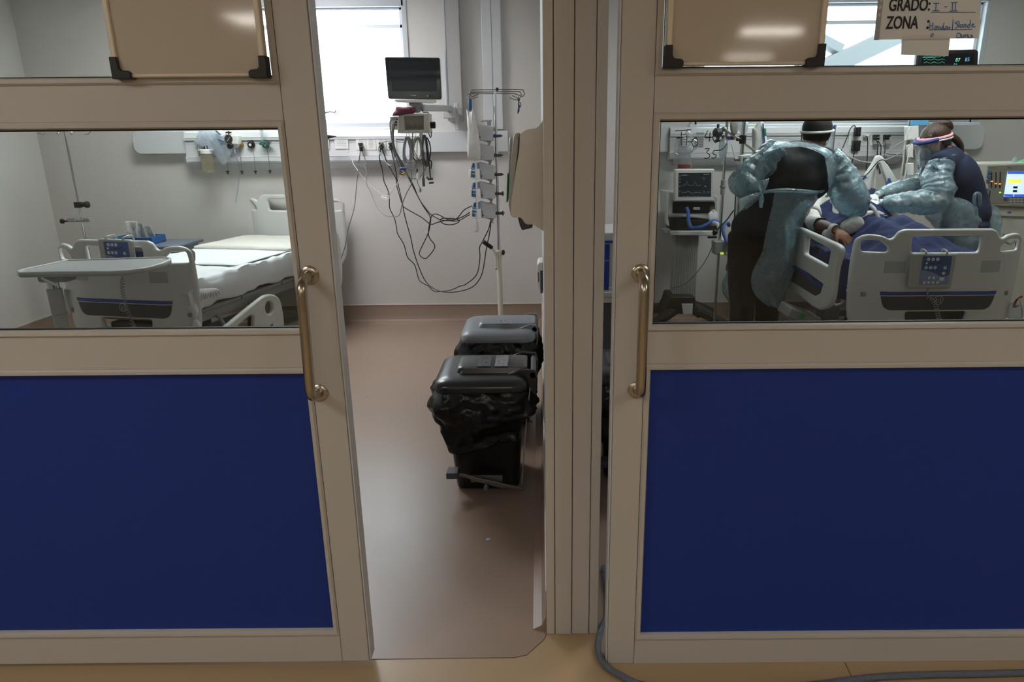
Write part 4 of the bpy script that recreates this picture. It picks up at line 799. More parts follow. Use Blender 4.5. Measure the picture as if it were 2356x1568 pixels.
cable('black cable drooping in a smooth deep curve just inside the lowest one', m2([(780, 1330), (800, 1420), (830, 1568)]) + m3([(765, 0), (790, 150), (835, 350), (860, 480), (915, 680), (940, 800), (990, 950), (1050, 1080), (1120, 1145), (1210, 1180), (1300, 1185), (1400, 1170), (1500, 1130), (1570, 1040), (1600, 920), (1620, 780), (1650, 640), (1664, 530)])[1:], (6.1, 6.03, 5.78, 5.53))
cable('black cable sagging halfway across the wall to the lowest pump', m2([(700, 1330), (740, 1450), (790, 1540)]) + m3([(740, 60), (778, 130), (785, 200), (830, 350), (850, 390), (950, 450), (1020, 490), (1100, 550), (1160, 535), (1250, 515), (1350, 520), (1465, 460)]), (6.1, 6.04, 5.8, 5.5))
cable('black cable running diagonally from the sockets to the lowest pump', m2([(785, 1300), (830, 1430), (860, 1500)]) + m3([(860, 50), (940, 190), (990, 310), (1060, 410), (1110, 465), (1200, 510), (1300, 515), (1400, 480), (1466, 440)]), (6.1, 6.02, 5.8, 5.5))
cable('black cable with a long narrow loop hanging beneath the pump cables', m2([(810, 1350), (870, 1480)]) + m3([(880, 90), (960, 250), (1030, 380), (1095, 480), (1095, 550), (1075, 640), (1000, 800), (1000, 840), (1040, 870), (1080, 850), (1140, 760), (1090, 680), (1080, 620), (1100, 500), (1130, 457), (1180, 465), (1260, 505), (1340, 500), (1410, 420), (1483, 380)]), (6.1, 6.0, 5.8, 5.48))
cable('small black cable loop tied into the bunch left of the pumps', m3([(1190, 510), (1220, 495), (1330, 500), (1367, 525), (1320, 550), (1260, 555), (1210, 540)]), (5.62,), closed=True)
cable('grey cable in a wide bow from the first socket back up to the module rack', m2([(520, 1360), (560, 1480)]) + m3([(480, 0), (502, 60), (500, 170), (540, 250), (590, 370), (660, 460), (760, 480), (810, 460), (835, 360), (880, 250), (920, 170), (920, 60)]) + m7([(690, 900), (715, 700), (715, 430)]), (6.1, 6.0, 5.3, 5.12), r=.0036, m=CG)
cable('grey cable running down behind the door edge to the bed', m2([(505, 1370), (485, 1500)]) + m3([(430, 0), (410, 160), (385, 400), (330, 590), (300, 760), (250, 905)]), (6.1, 6.0, 5.9), r=.0036, m=CD)
cable('thin white cable from the data outlet to a small knotted coil', m2([(360, 1310), (430, 1440)]) + m3([(385, 0), (500, 150), (640, 270), (700, 290), (640, 300), (690, 325), (715, 300), (690, 265), (650, 285), (700, 310), (720, 270), (780, 180), (830, 95)]), (6.1, 6.0, 5.9, 5.5), r=.003, m=CW)
cable('grey cable arching over the sockets and back down beside the module rack', m7([(575, 568), (470, 550), (380, 545), (270, 570), (210, 640), (215, 720), (280, 830), (370, 920), (420, 880), (440, 760), (425, 640), (405, 500), (410, 400), (440, 280)]), (5.3, 5.5, 5.3, 5.1), r=.0042, m=CG)
cable('pair of grey hoses falling from the side module, the left one', m7([(420, 300), (400, 420), (408, 560), (440, 690), (500, 810), (570, 930)]), (5.08, 5.3), r=.0045, m=CG)
cable('pair of grey hoses falling from the side module, the right one', m7([(445, 300), (425, 420), (428, 560), (460, 700), (530, 830), (600, 960)]), (5.08, 5.3), r=.0045, m=CD)
cable('black stub of cable curling under the module rack knob', m7([(860, 80), (880, 120)]) + m7([(960, 140)]) + m7([(985, 380), (998, 440), (985, 500), (955, 430)]), (5.25, 5.15), r=.0035)
cable('long grey lead looping from the first coil to the third coil', m7([(600, 940), (690, 980), (745, 940), (770, 860)]) + m7([(770, 860)]), (5.1,), r=.0036, m=CG)
cable('grey lead sagging below the coils from clip to connector', m7([(610, 1020), (660, 1090), (740, 1120), (820, 1100), (880, 1020), (915, 960)]), (5.1,), r=.0036, m=CG)
def coil_bundle(lab, cx, cy, rx, ry, n, m, r=.0032, seed=1, tail=None):
    rnd = random.Random(seed); g = G(); s_ = 5.2 / 1571
    for i in range(n):
        q = at(*c7(cx + rnd.uniform(-.15, .15) * rx, cy), Y=5.12 - .004 * i / n * 8); a0 = rnd.uniform(.55, 1) * rx / 6.544 * s_; b0 = rnd.uniform(.86, 1) * ry / 6.544 * s_; top = ry / 6.544 * s_; w_ = rnd.uniform(-.01, .01)
        g.tube([q + V(math.cos(a) * a0 * (1 - .35 * math.sin(a)) + w_ * math.sin(a), rnd.uniform(-.006, .006), top - b0 + math.sin(a) * b0) for a in [2 * PI * k / 12 for k in range(12)]], r, 6, 4, closed=True)
    if tail:
        for tl_ in tail: g.tube([at(*c7(*p), Y=5.1) for p in tl_], r, 6)
    return obj('coiled_cable', g, m, None, label=lab, cat='cable', group='coiled leads under the module rack')
coil_bundle('thick coil of light grey leads, leftmost under the module rack', 640, 700, 68, 190, 11, pm('lead_grey', (156, 158, 160), .45), seed=3)
coil_bundle('loose coil of beige leads in the middle under the module rack', 795, 690, 78, 175, 5, pm('lead_beige', (150, 146, 132), .45), r=.003, seed=5, tail=[[(785, 520), (782, 700), (778, 860), (785, 990)], [(870, 520), (868, 650), (900, 760)], [(700, 520), (740, 700), (830, 860), (880, 920)], [(785, 1080), (790, 1180), (830, 1260), (850, 1300)]])
coil_bundle('dense dark grey coil of leads, rightmost under the module rack', 905, 700, 44, 215, 9, CD, seed=8, tail=[[(870, 700), (882, 900), (882, 1130)], [(930, 860), (910, 960), (880, 1020)]])
t = thing('stethoscope', at(*c7(990, 1160), Y=5.1), 'black stethoscope hanging at the right end of the lead coils', 'stethoscope')
g = G(); g.tube([at(*c7(*p), Y=5.09) for p in ((930, 500), (918, 580), (930, 700), (955, 830), (965, 900), (975, 1020), (985, 1110))], .0045, 7); g.tube([at(*c7(*p), Y=5.085) for p in ((935, 500), (975, 600), (985, 720), (970, 830), (995, 860), (1000, 900), (990, 970))], .0045, 7); obj('tubing', g, CB, t)
g = G(); q = at(*c7(990, 1150), Y=5.09); g.cyl(q - V(.02, 0, -.01), q + V(.016, 0, .016), .008); g.cyl(q - V(.014, 0, .016), q + V(.02, 0, -.012), .007); g.ball(at(*c7(938, 1105), Y=5.09), .009); obj('chestpiece', g, DGREY, t)
for pts, m, nm, lab in (((880, 1150, .010, .04), CD, 'cable_connector', 'dark grey connector hanging from the rightmost lead coil'), ((800, 1065, .013, .03), WHITE, 'cable_connector', 'white connector block hanging from the middle lead coil'), ((785, 1000, .006, .02), BLACK, 'cable_connector', 'slim black connector hanging from the middle lead coil'), ((828, 1285, .007, .018), pm('tan_plastic', (150, 136, 108), .4), 'cable_connector', 'tan connector at the lowest end of the leads')):
    q = at(*c7(pts[0], pts[1]), Y=5.1); g = G(); g.lathe([(.3 * pts[2], pts[3]), (.6 * pts[2], pts[3] * .6), (pts[2], pts[3] * .3), (pts[2], -pts[3] * .9), (.8 * pts[2], -pts[3])], q, n=12); obj(nm, g, m, None, label=lab, cat='connector')
t = thing('lead_clip', at(*c7(575, 1000), Y=5.08), 'blue clip with black and yellow snaps holding the leads together', 'clip')
g = G(); g.box(at(*c7(572, 970), Y=5.08), (.05, .02, .018)); obj('clip_body', g, pm('clip_blue', (60, 92, 150), .4), t, bevel=.005)
g = G()
for x, y in ((548, 1020), (545, 1052)): q = at(*c7(x, y), Y=5.07); g.tube([q + V(-.014, 0, .008), q, q + V(.014, 0, -.004)], .0035, 6)
obj('black_snap', g, BLACK, t); g = G(); g.ball(at(*c7(588, 1040), Y=5.07), (.011, .008, .013)); obj('yellow_snap', g, pm('yellow_plastic', (196, 160, 40), .4), t)
# ================================================================ infusion stand with pumps
SX, SY = at(*c10(790, 900), Y=5.6).x, 5.6
ztop = at(*c10(820, 150), Y=SY).z; zc_ = at(*c3(1735, 800), Y=SY).z
t = thing('infusion_stand', (SX, SY, 0), 'tall chrome stand with double wire hooks carrying a column of infusion pumps', 'infusion stand')
g = G(); g.cyl((SX, SY, zc_ - .05), (SX, SY, ztop - .03), .0115); obj('pole', g, CHROME, t)
g = G(); g.cyl((SX, SY, .12), (SX, SY, zc_), .0215); obj('lower_tube', g, pm('ivory_enamel', (205, 204, 192), .35), t)
g = G(); g.ball(at(*c10(820, 150), Y=SY), .0135); obj('top_ball', g, BLACK, t); g = G(); g.tube([V(SX, SY, ztop - .04), at(*c10(770, 210), Y=SY), at(*c10(815, 165), Y=SY)], .006, 8); obj('top_bend', g, CHROME, t)
WIRE = pm('wire_steel', (120, 116, 106), .3, .9)
for pts, Y0, Y1 in ((((820, 160), (300, 165), (235, 190), (208, 250), (250, 318), (290, 310), (400, 262)), 5.6, 5.64), (((740, 212), (300, 215), (220, 240), (182, 300), (215, 358), (260, 362), (390, 315)), 5.6, 5.56), (((740, 250), (230, 252), (165, 280), (150, 330), (175, 378)), 5.6, 5.50),
  (((820, 158), (1350, 160), (1410, 185), (1440, 250), (1400, 312), (1340, 295), (1215, 250)), 5.6, 5.64), (((790, 208), (1290, 205), (1340, 225), (1368, 280), (1350, 335), (1290, 345), (1160, 290)), 5.6, 5.56), (((800, 248), (1220, 250), (1300, 300), (1290, 370), (1250, 390), (1105, 342)), 5.6, 5.5)):
    g = G(); n = len(pts); g.tube([at(*c10(x, y), Y=Y0 + (Y1 - Y0) * i / n) for i, (x, y) in enumerate(pts)], .0035, 7, 6); obj('wire_hook', g, WIRE, t)
g = G(); A = at(*c3(1590, 712), Y=SY - .1); B = at(*c3(1672, 770), Y=SY - .05); g.cyl(A, B, .0165); h_ = obj('push_handle', g, BLACK, t, bevel=.004); g = G(); g.tube([B, at(*c3(1700, 815), Y=SY - .03), at(*c3(1712, 900), Y=SY - .03), at(*c3(1714, 965), Y=SY - .03)], [.009, .011, .008, .0075], 8); g.lathe([(.027, -.01), (.029, .03), (.022, .04)], (SX, SY, zc_ - .03)); obj('handle_bracket', g, pm('ivory_enamel', (205, 204, 192), .35), t); g = G(); q = at(*c3(1714, 972), Y=SY - .03); g.cyl(q, q + V(0, 0, .006), .009); obj('end_plug', g, BLACK, t)
g = G(); q = at(*c3(1775, 815), Y=SY); g.cyl((SX, SY, q.z), q, .006); g.lathe([(.006, -.014), (.021, -.01), (.021, .008), (.012, .012)], q, (1, -.5, 0)); obj('lock_knob', g, BLACK, t)
for k in range(5):
    a = -.18 + k * 2 * PI / 5; d = V(math.cos(a), math.sin(a), 0); g = G(); g.tube([V(SX, SY, .14), V(SX, SY, .125) + d * .12, V(SX, SY, .09) + d * .27], [.02, .017, .013], 8); l_ = obj('leg', g, pm('ivory_enamel', (205, 204, 192), .35), t)
    g = G(); q = d.cross(V(0, 0, 1)); c = V(SX, SY, .033) + d * .28; g.cyl(c - q * .02, c - q * .006, .033, n=18); g.cyl(c + q * .006, c + q * .02, .033, n=18); c_ = obj('caster', g, RUB, l_); g = G(); g.box(c + V(0, 0, .045), (.05, .05, .03)); obj('caster_housing', g, GREY, l_, bevel=.01)
# one pump, copied down the pole (prototype is the third from the top)
PG = pm('pump_grey', (190, 194, 196), .4); PB = pm('pump_blue', (58, 122, 168), .3); PBL = pm('pump_pale_blue', (120, 160, 196), .3); PYM = SY - .06
t = thing('infusion_pump', at(*c11(560, 450), Y=SY), 'third', 'infusion pump', 'infusion pumps on the stand')
q3 = lambda L, Y: [at(*c11(*p), Y=Y) for p in L]
g = G(); g.prism(q3([(300, 165), (330, 178), (570, 235), (578, 470), (345, 462), (325, 310)], PYM - .02), (0, .11, 0)); body = obj('pump_body', g, PG, t, bevel=.004)
g = G(); g.prism(q3([(140, 300), (178, 298), (175, 440), (140, 435)], PYM - .05), (0, .13, 0)); g.prism(q3([(255, 300), (322, 298), (335, 460), (250, 465)], PYM - .05), (0, .13, 0)); g.prism(q3([(170, 430), (258, 445), (252, 466), (172, 452)], PYM - .05), (0, .13, 0)); g.prism(q3([(178, 305), (255, 305), (255, 330), (178, 328)], PYM - .03), (0, .11, 0)); obj('door_block', g, WHITE, t, bevel=.003)
g = G(); g.prism(q3([(188, 335), (246, 335), (246, 450), (190, 445)], PYM - .042), (0, .1, 0)); w_ = obj('blue_window', g, PB, t, bevel=.002); g = G(); g.prism(q3([(186, 364), (248, 364), (248, 376), (186, 376)], PYM - .046), (0, .01, 0)); obj('window_band', g, LINEW, w_)
g = G(); g.prism(q3([(195, 185), (240, 185), (246, 300), (165, 290)], PYM - .03), (0, .08, 0)); g.prism(q3([(270, 180), (308, 180), (300, 290), (272, 285)], PYM - .03), (0, .08, 0)); gd = obj('syringe_guard', g, PBL, t, bevel=.004)
g = G(); g.prism(q3([(208, 190), (236, 190), (242, 262), (200, 262)], PYM - .034), (0, .01, 0)); obj('guard_shadow_panel', g, DGREY, gd)  # dark grey panel on the front of the guard
g = G(); q = at(*c11(357, 408), Y=PYM - .02); g.cyl(q, q - V(0, .004, 0), .0055); g.prism(q3([(340, 318), (345, 318), (362, 460), (357, 460)], PYM - .0215), (0, .002, 0)); obj('hinge_pin', g, BLACK, t)
g = G(); g.prism(q3([(412, 462), (470, 452), (552, 456), (550, 470), (530, 520), (520, 540), (550, 556), (470, 535), (500, 520), (490, 500), (460, 480), (420, 472)], PYM), (0, .05, 0)); obj('mounting_clamp', g, METG, t, bevel=.002)
g = G(); g.prism(q3([(575, 365), (600, 350), (640, 362), (700, 358), (742, 375), (735, 390), (700, 404), (580, 410)], SY - .03), (0, .02, 0)); obj('clamp_lever', g, DGREY, t, bevel=.004)
P3 = t; third = 'ivory infusion pump with blue front, third of five down the stand'; zs = [at(*c11(590, y), Y=SY).z for y in (-210, 55, 382, 710, 1045)]; zs[0] = at(*c10(860, 1205), Y=SY).z; zref = zs[2]
lv = pm('lever_blue', (50, 74, 112), .4)
for i, lab in ((0, 'top infusion pump on the stand, with a blue lever'), (1, 'second infusion pump from the top, half hidden by the hanging sleeve'), (3, 'fourth infusion pump down the stand, with a round grey knob'), (4, 'lowest infusion pump on the stand, cables plugged in beneath')):
    r = dup(P3, dloc=(0 if i > 1 else -.003, 0, zs[i] - zref), label=lab)
    if i == 0:
        for ch in r.children:
            if ch.name.startswith('clamp_lever'): ch.material_slots[0].link = 'OBJECT'; ch.material_slots[0].material = lv
P3['label'] = third
for i in (3, 4): q = at(*c11(725, 710 if i == 3 else 1045), Y=SY - .03); g = G(); g.lathe([(.006, -.014), (.019, -.004), (.019, .004), (.006, .008)], q, (1, 0, 0)); o = obj('grip_knob', g, DGREY, t); rr = [o_ for o_ in COL.objects if o_.name.startswith('infusion_pump') and abs(o_.location.z - (P3.location.z + zs[i] - zref)) < 1e-4][0]; o.parent = rr; o.location = o.location + P3.location - rr.location
g = G(); A = at(*c10(450, 870), Y=SY - .03); B = at(*c10(700, 855), Y=SY - .03); g.tube([A, B], .006, 8, sm=False); g.box(at(*c10(640, 910), Y=SY - .03), (.03, .03, .035)); g.box(at(*c10(612, 945), Y=SY - .03), (.006, .02, .02)); g.box(at(*c10(660, 945), Y=SY - .03), (.006, .02, .02)); obj('pole_clamp', g, METG, bpy.data.objects['infusion_stand'], bevel=.002)
# hanging sleeve, blue strap, blue tie, drip chamber
def soft_shape(name, m, pts, Y, th, par=None, amp=.004, k=5, **kw):
    """pillow-like solid from a closed outline: fattest in the middle"""
    P = smooth([V(*at(x, y, Y=Y)) for x, y in pts], k, closed=True); c = sum(P, V(0, 0, 0)) / len(P); g = G()
    for side in (1, -1):
        rings = []
        for j in range(8):
            s_ = 1 - (j / 7) ** 1.5 * .995; rings.append([c + (p - c) * s_ + V(0, side * th / 2 * math.sqrt(max(0, 1 - s_ ** 4)), 0) + V(0, side * amp * noise.noise((c + (p - c) * s_) * 22), 0) for p in P])
        g.loft(rings, cap=False)
    me = mesh_from(g); bm = bmesh.new(); bm.from_mesh(me); bmesh.ops.remove_doubles(bm, verts=bm.verts, dist=.0004); bm.to_mesh(me); bm.free()
    return finish(name, me, m, par, ang=80, **kw)
t = thing('fluid_bag', at(*c10(200, 600), Y=5.5), 'white cloth sleeve over a fluid bag hanging in front of the upper pumps', 'fluid bag')
soft_shape('sleeve', pm('sleeve_white', (214, 214, 208), .8, bump=.2, bscale=25), [c10(*p) for p in ((135, 600), (170, 640), (240, 640), (260, 560), (300, 640), (340, 800), (380, 1000), (430, 1300), (440, 1568))] + [c11(335, 125), c11(240, 135), c11(130, 125), c11(118, 60)] + [c10(*p) for p in ((150, 1500), (160, 1100), (140, 800))], 5.47, .06, t, amp=.006)
g = G(); g.prism([at(*c10(*p), Y=5.455) for p in ((180, 375), (245, 370), (252, 590), (215, 650), (178, 610))], (0, .012, 0)); obj('blue_strap', g, pm('strap_blue', (36, 76, 122), .5), t, bevel=.003)
g = G(); g.tube([at(*c10(*p), Y=5.55) for p in ((1290, 350), (1310, 430), (1325, 360), (1305, 450), (1308, 560), (1300, 640), (1290, 700))], [.004, .004, .004, .004, .006, .008, .003], 6); g.tube([at(*c10(*p), Y=5.55) for p in ((1310, 460), (1345, 450), (1358, 510), (1340, 555), (1320, 500))], .003, 6); obj('blue_tie', g, pm('tie_navy', (26, 52, 92), .6), None, label='blue tie dangling from the right wire hook of the pump stand', cat='tie')
g = G(); q = at(*c11(270, 1280), Y=5.5); g.lathe([(.0, .062), (.006, .058), (.012, .04), (.018, .01), (.021, -.02), (.015, -.038), (0, -.042)], q, n=16); g.lathe([(.004, .1), (.008, .09), (.004, .06)], q, n=12); obj('drip_bulb', g, film('bulb_white', (226, 228, 228), .75, .2, .4, bump=.1), None, label='translucent white drip bulb hanging under the lowest pump', cat='drip chamber', ang=70)
g = G(); g.tube([at(*c11(*p), Y=5.455) for p in ((245, 140), (255, 300), (262, 500), (268, 700), (272, 900), (275, 1140))], .0032, 6); obj('infusion_line', g, film('line_clear', (230, 232, 234), .7, .15, .5, bump=0), None, label='clear infusion line running down the fronts of the pumps', cat='tube')
# ================================================================ partition wall fittings
DISP = pm('dispenser_beige', (236, 228, 212), .4, var=.02); py_ = Pl((0, 2.62, 0), 0)
t = thing('towel_dispenser', at(1215, 515, Y=2.75), 'big beige dispenser with curved cover on the partition wall beside the column', 'dispenser')
pts = [c10(1370, 1140), c10(1480, 1060), c10(1700, 1025)] + [(1262, 292), (1262, 516)] + [c3(2060, 552), c3(1990, 550), c3(1940, 490), c3(1855, 478), c3(1858, 300)] + [c10(1310, 1560), c10(1330, 1200)]
g = G(); P = smooth([at(x, y, Y=2.62) for x, y in pts], 3, closed=True); P = [V(min(p.x, .0135), p.y, p.z) for p in P]; g.prism(P, (0, .3, 0)); obj('housing', g, DISP, t, bevel=.012, seg=3)
g = G(); pts = [c10(1330, 1120), c10(1250, 1140), c10(1190, 1200), c10(1170, 1400)] + [c3(1832, 200), c3(1828, 370), c3(1850, 475), c3(1875, 478), c3(1870, 300)] + [c10(1290, 1560), c10(1310, 1200)]; g.prism([at(x, y, Y=2.63) for x, y in pts], (0, .28, 0)); obj('front_cover', g, pm('cover_silver', (196, 194, 188), .25, .2), t, bevel=.006)
g = G(); g.tube([at(*c10(1140, 1230), Y=2.75), at(*c10(1130, 1400), Y=2.75), at(*c3(1835, 100), Y=2.75)], [.006, .007, .004], 8); obj('latch_rod', g, pm('cover_silver', (196, 194, 188), .25, .2), t)
g = G(); g.prism([at(*c11(*p), Y=2.64) for p in ((800, 370), (818, 375), (820, 600), (800, 862), (784, 855), (790, 600))], (0, .12, 0)); obj('green_edge', g, pm('green_plastic', (24, 122, 60), .4), t)
g = G(); g.prism([at(*c3(*p), Y=2.64) for p in ((1912, 482), (1965, 490), (1985, 545), (2055, 568), (2050, 585), (1955, 608), (1935, 570))], (0, .2, 0)); obj('push_lever', g, DGREY, t, bevel=.004)
t = thing('wall_holder', at(1245, 675, Y=3.7), 'small white wall holder with printed label low on the partition wall', 'holder')
g = G(); P = [at(*c3(*p), Y=3.7) for p in ((2095, 935), (2115, 910), (2160, 908), (2160, 1180), (2125, 1180), (2098, 1110))]; P = [V(min(p.x, .0135), p.y, p.z) for p in P]; g.prism(P, (0, .18, 0)); obj('shell', g, WHITE, t, bevel=.004)
g = G(); g.prism([at(*c3(*p), Y=3.695) for p in ((2125, 985), (2148, 985), (2148, 1195), (2126, 1195))], (0, .01, 0)); obj('dark_slot', g, DGREY, t); g = G(); g.prism([at(*c3(*p), Y=3.695) for p in ((2100, 1000), (2112, 1000), (2112, 1090), (2104, 1090))], (0, .004, 0)); obj('label_strip', g, pm('label_mauve', (120, 96, 120), .5), t)
# ================================================================ pedal bins
LINER = pm('bin_liner', (9, 9, 10), .3, 0, .35, bump=.25, bscale=8, var=.05, coat=0)
def rrect(x0, x1, y0, y1, z, r=.04, n=5): return [V(p.x, p.y, z) for p in roundpoly([(x0, y0), (x1, y0), (x1, y1), (x0, y1)], r, n)]
def bin_(X0, Y0, zt, lidm, lab, k):
    t = thing('pedal_bin', (X0 + .2, Y0 + .2, 0), lab, 'bin', 'pedal bins'); BK = pm('bin_black', (17, 17, 18), .38)
    F = lambda x, y, z: V(X0 + x, Y0 + y, z)
    R_ = lambda x0, x1, y0, y1, z, r=.04: [V(X0, Y0, 0) + p for p in rrect(x0, x1, y0, y1, z, r)]
    g = G(); g.loft([R_(.055, .335, .055, .335, 0, .03), R_(.045, .345, .045, .345, .012, .04), R_(.01, .375, .01, .375, zt - .04), R_(.0, .385, .0, .385, zt - .02)]); obj('bin_body', g, BK, t)
    # liner turned over the rim, crumpled
    def lf(u, v):
        a = 2 * PI * u; C_, S_ = math.cos(a), math.sin(a); m = (abs(C_) ** 5 + abs(S_) ** 5) ** (-.2); low = (.30 if k == 0 else .2) + .07 * noise.noise(V(C_ * 1.4, S_ * 1.4, k * 5 + 1)) + .05 * C_ * (1 if k == 0 else .5) - (.06 if S_ < -.3 and abs(C_) < .7 else 0)
        z = zt - .005 - v * (zt - .005 - low); e = .012 + .03 * math.sin(PI * min(1, v * 1.15)) + .028 * noise.noise(V(C_ * 3, S_ * 3, v * 3 + k)) + .014 * noise.noise(V(C_ * 8, S_ * 8, v * 9)) + (.03 * math.exp(-((v - .25) / .18) ** 2) if C_ < -.5 else 0)
        h = .175 + .02 * (z / zt) + max(e, .004); return F(.193 + C_ * m * h, .193 + S_ * m * h, z)
    g = G(); g.sheet(lf, 96, 44, closed_u=True); obj('bin_liner', g, LINER, t, solid=.001, ang=80)
    L0, L1, D0, D1_ = -.03, .39, -.03, .41
    g = G(); g.loft([R_(L0, L1, D0, D1_, zt - .008, .07), R_(L0 - .006, L1 + .004, D0 - .006, D1_ + .006, zt + .004, .07), R_(L0 + .002, L1, D0 + .002, D1_, zt + .03, .07), R_(L0 + .03, L1 - .02, D0 + .03, D1_ - .03, zt + .046, .06), R_(L0 + .06, L1 - .04, D0 + .06, D1_ - .06, zt + .05, .05)]); lid = obj('lid', g, lidm, t, ang=50)
    g = G(); g.loft([R_(.06, L1 + .0, .08, .30, zt + .048, .03), R_(.07, L1 + .0, .09, .29, zt + .072, .03), R_(.085, L1 - .01, .105, .275, zt + .076, .02)]); obj('raised_panel', g, lidm, lid, ang=50)
    ax = (.43 if k == 0 else .40)
    for y in (.06, .33): g = G(); g.prism([F(.30, y, zt + .05), F(.36, y, zt + .075), F(ax, y, zt + .07), F(ax + .01, y, zt + .03), F(ax + .005, y, zt - .05), F(.375, y, zt - .06), F(.375, y, zt)], (0, .018, 0)); obj('hinge_arm', g, lidm, lid, bevel=.006)
    g = G(); g.cyl(F(ax - .012, .06, zt + .045), F(ax - .012, .34, zt + .045), .014); obj('hinge_bar', g, DGREY if k == 0 else BLACK, lid)
    g = G(); st = [(.18, .26, .07, .15)] if k else [(.16, .22, .10, .26), (.24, .30, .10, .27)]
    for i, (a, b, c, d) in enumerate(st):
        g = G(); g.loft([[F(a, c, zt + .0772), F(b, c, zt + .0772), F(b, d, zt + .0772), F(a, d, zt + .0772)], [F(a, c, zt + .0778), F(b, c, zt + .0778), F(b, d, zt + .0778), F(a, d, zt + .0778)]]); s_ = obj('sticker', g, pm('sticker_worn', (128, 130, 132), .5, var=.3, vscale=30) if i or k else DGREY, lid)
        g = G(); rnd = random.Random(i + k)
        for q in range(14): x = rnd.uniform(a + .006, b - .012); y = rnd.uniform(c + .006, d - .012); g.box(F(x, y, zt + .078), (rnd.uniform(.004, .012), .003, .0004))
        obj('sticker_print', g, INK, s_)
    g = G(); g.box(F(.20, -.005, zt + .033), (.07, .03, .0015), Matrix.Rotation(.6, 3, 'X')); obj('tape_scrap', g, pm('sticker_worn', (128, 130, 132), .5), lid)
    # lifting rod and pedal on the near side
    g = G(); g.tube([F(.405, .02, zt), F(.385, .01, .35), F(.36, .005, .05)], .003, 6); obj('lifting_rod', g, METG, t)
    PD = pm('pedal_steel', (118, 116, 112), .4, .7)
    g = G(); g.prism([F(x, .012, z) for x, z in ((.12, .095), (.27, .095), (.27, .06), (.12, .06))], (0, -.01, 0)); pb_ = obj('pedal_bracket', g, PD, t, bevel=.002); g = G(); g.prism([F(x, -.006, z) for x, z in ((.02, .125), (.09, .115), (.17, .09), (.30, .055), (.37, .04), (.37, .028), (.29, .04), (.27, .038), (.16, .07), (.09, .098), (.02, .108))], (0, -.012, 0)); obj('pedal_lever', g, PD, t, bevel=.002)
    g = G(); g.box(F(.04, -.012, .118), (.055, .07, .03)); obj('pedal_pad', g, DGREY, t, bevel=.004); g = G(); g.lathe([(.0, 0), (.012, .004), (.013, .018), (.006, .034)], F(.195, -.03, .035)); obj('pivot_cap', g, PD, t)
    return t
bin_(at(1050, 1127, Z=0).x - .045, 2.90, .525, pm('lid_black', (22, 22, 24), .3, coat=.2), 'black pedal bin with a shiny black bag hanging over its rim, in the doorway', 0)
bin_(at(1060, 785, Z=.54).x + .02, 3.70, .525, pm('lid_grey', (124, 130, 136), .35), 'pedal bin with a grey lid standing behind the black one', 1)
# ================================================================ hose on the corridor floor
HS = pm('braided_hose', (98, 106, 118), .4, bump=.6, bscale=260)
hp = [at(x, y, Z=.012) for x, y in ((1402, 1395), (1385, 1440), (1376, 1480), (1379, 1506), (1396, 1533), (1428, 1553), (1480, 1575), (1620, 1590), (1780, 1583), (1900, 1571), (2010, 1557), (2140, 1551), (2260, 1549), (2400, 1545))]
hp[0].z = .012; hp = [V(hp[0].x, 2.3, .012)] + hp
g = G(); g.tube(hp, .0105, 12, 8); obj('hose', g, HS, None, label='grey braided hose lying along the corridor floor from behind the right door', cat='hose')
g = G(); c = at(1124, 1240, Z=.001); g.lathe([(.011, 0), (.0115, .002), (.009, .0035), (0, .004)], (c.x, c.y, 0), n=18); obj('floor_disc', g, pm('cap_pale_blue', (150, 176, 188), .4), None, label='tiny pale blue disc lying alone on the vinyl floor in the doorway', cat='disc')
g = G(); c = at(845, 911, Z=.001); g.box((c.x, c.y, .002), (.018, .006, .003)); obj('paper_scrap', g, pm('scrap_white', (226, 226, 222), .6), None, label='tiny white scrap on the floor near the left door handle', cat='scrap')
# ================================================================ right bay: wall unit, ducts, sockets
xa, xb = at(1545, 300, Y=6.1).x, at(2096, 300, Y=6.1).x
H2 = head_unit(xa, xb, 'long white wall unit with plugs and sockets behind the two people')
duct(xb + .01, at(2272, 300, Y=6.1).x, 1.50, 1.708, .075, 'white wall duct with rounded end beyond the woman on the right', 2)
duct(at(1524, 300, Y=6.1).x - .3, xa - .01, 1.50, 1.708, .06, 'white wall duct at the left end of the right bay wall unit')
for i, (x, lab) in enumerate(((512, 'socket behind a black adapter, leftmost on the right bay wall unit'), (584, 'socket with a white plug, second on the right bay wall unit'), (666, 'socket with stacked black plugs, third on the right bay wall unit'), (740, 'socket with grey plugs nearest the woman'))): socket(*c6(x, 190), 3, lab)
def pbox(x, y, w, h, m, lab, name='power_plug', d=(.012, .05), cat='plug', grp='plugs in the right bay'):
    u, v = PLt.uv(*c6(x, y)); g = G(); g.plbox(PLt, u - w / 2, u + w / 2, v - h / 2, v + h / 2, *d); g.plbox(PLt, u - w / 3, u + w / 3, v - h / 3, v + h / 3, d[1], d[1] + .006); return obj(name, g, m, None, bevel=.005, label=lab, cat=cat, group=grp)
pbox(530, 135, .048, .075, BLACK, 'upper black adapter above the leftmost socket of the right bay'); pbox(520, 235, .062, .085, BLACK, 'lower black adapter under the leftmost socket of the right bay')
pbox(596, 165, .04, .02, WHITE, 'white plug in the second socket of the right bay'); pbox(664, 163, .045, .018, BLACK, 'top black plug in the third socket of the right bay'); pbox(664, 184, .045, .018, BLACK, 'second black plug in the third socket of the right bay'); pbox(668, 212, .05, .045, PENG, 'round pale plug in the third socket of the right bay'); pbox(742, 165, .05, .02, BLACK, 'top black plug in the socket nearest the woman'); pbox(738, 184, .04, .018, BLACK, 'second black plug in the socket nearest the woman'); pbox(745, 212, .045, .045, PENG, 'round pale plug in the socket nearest the woman')
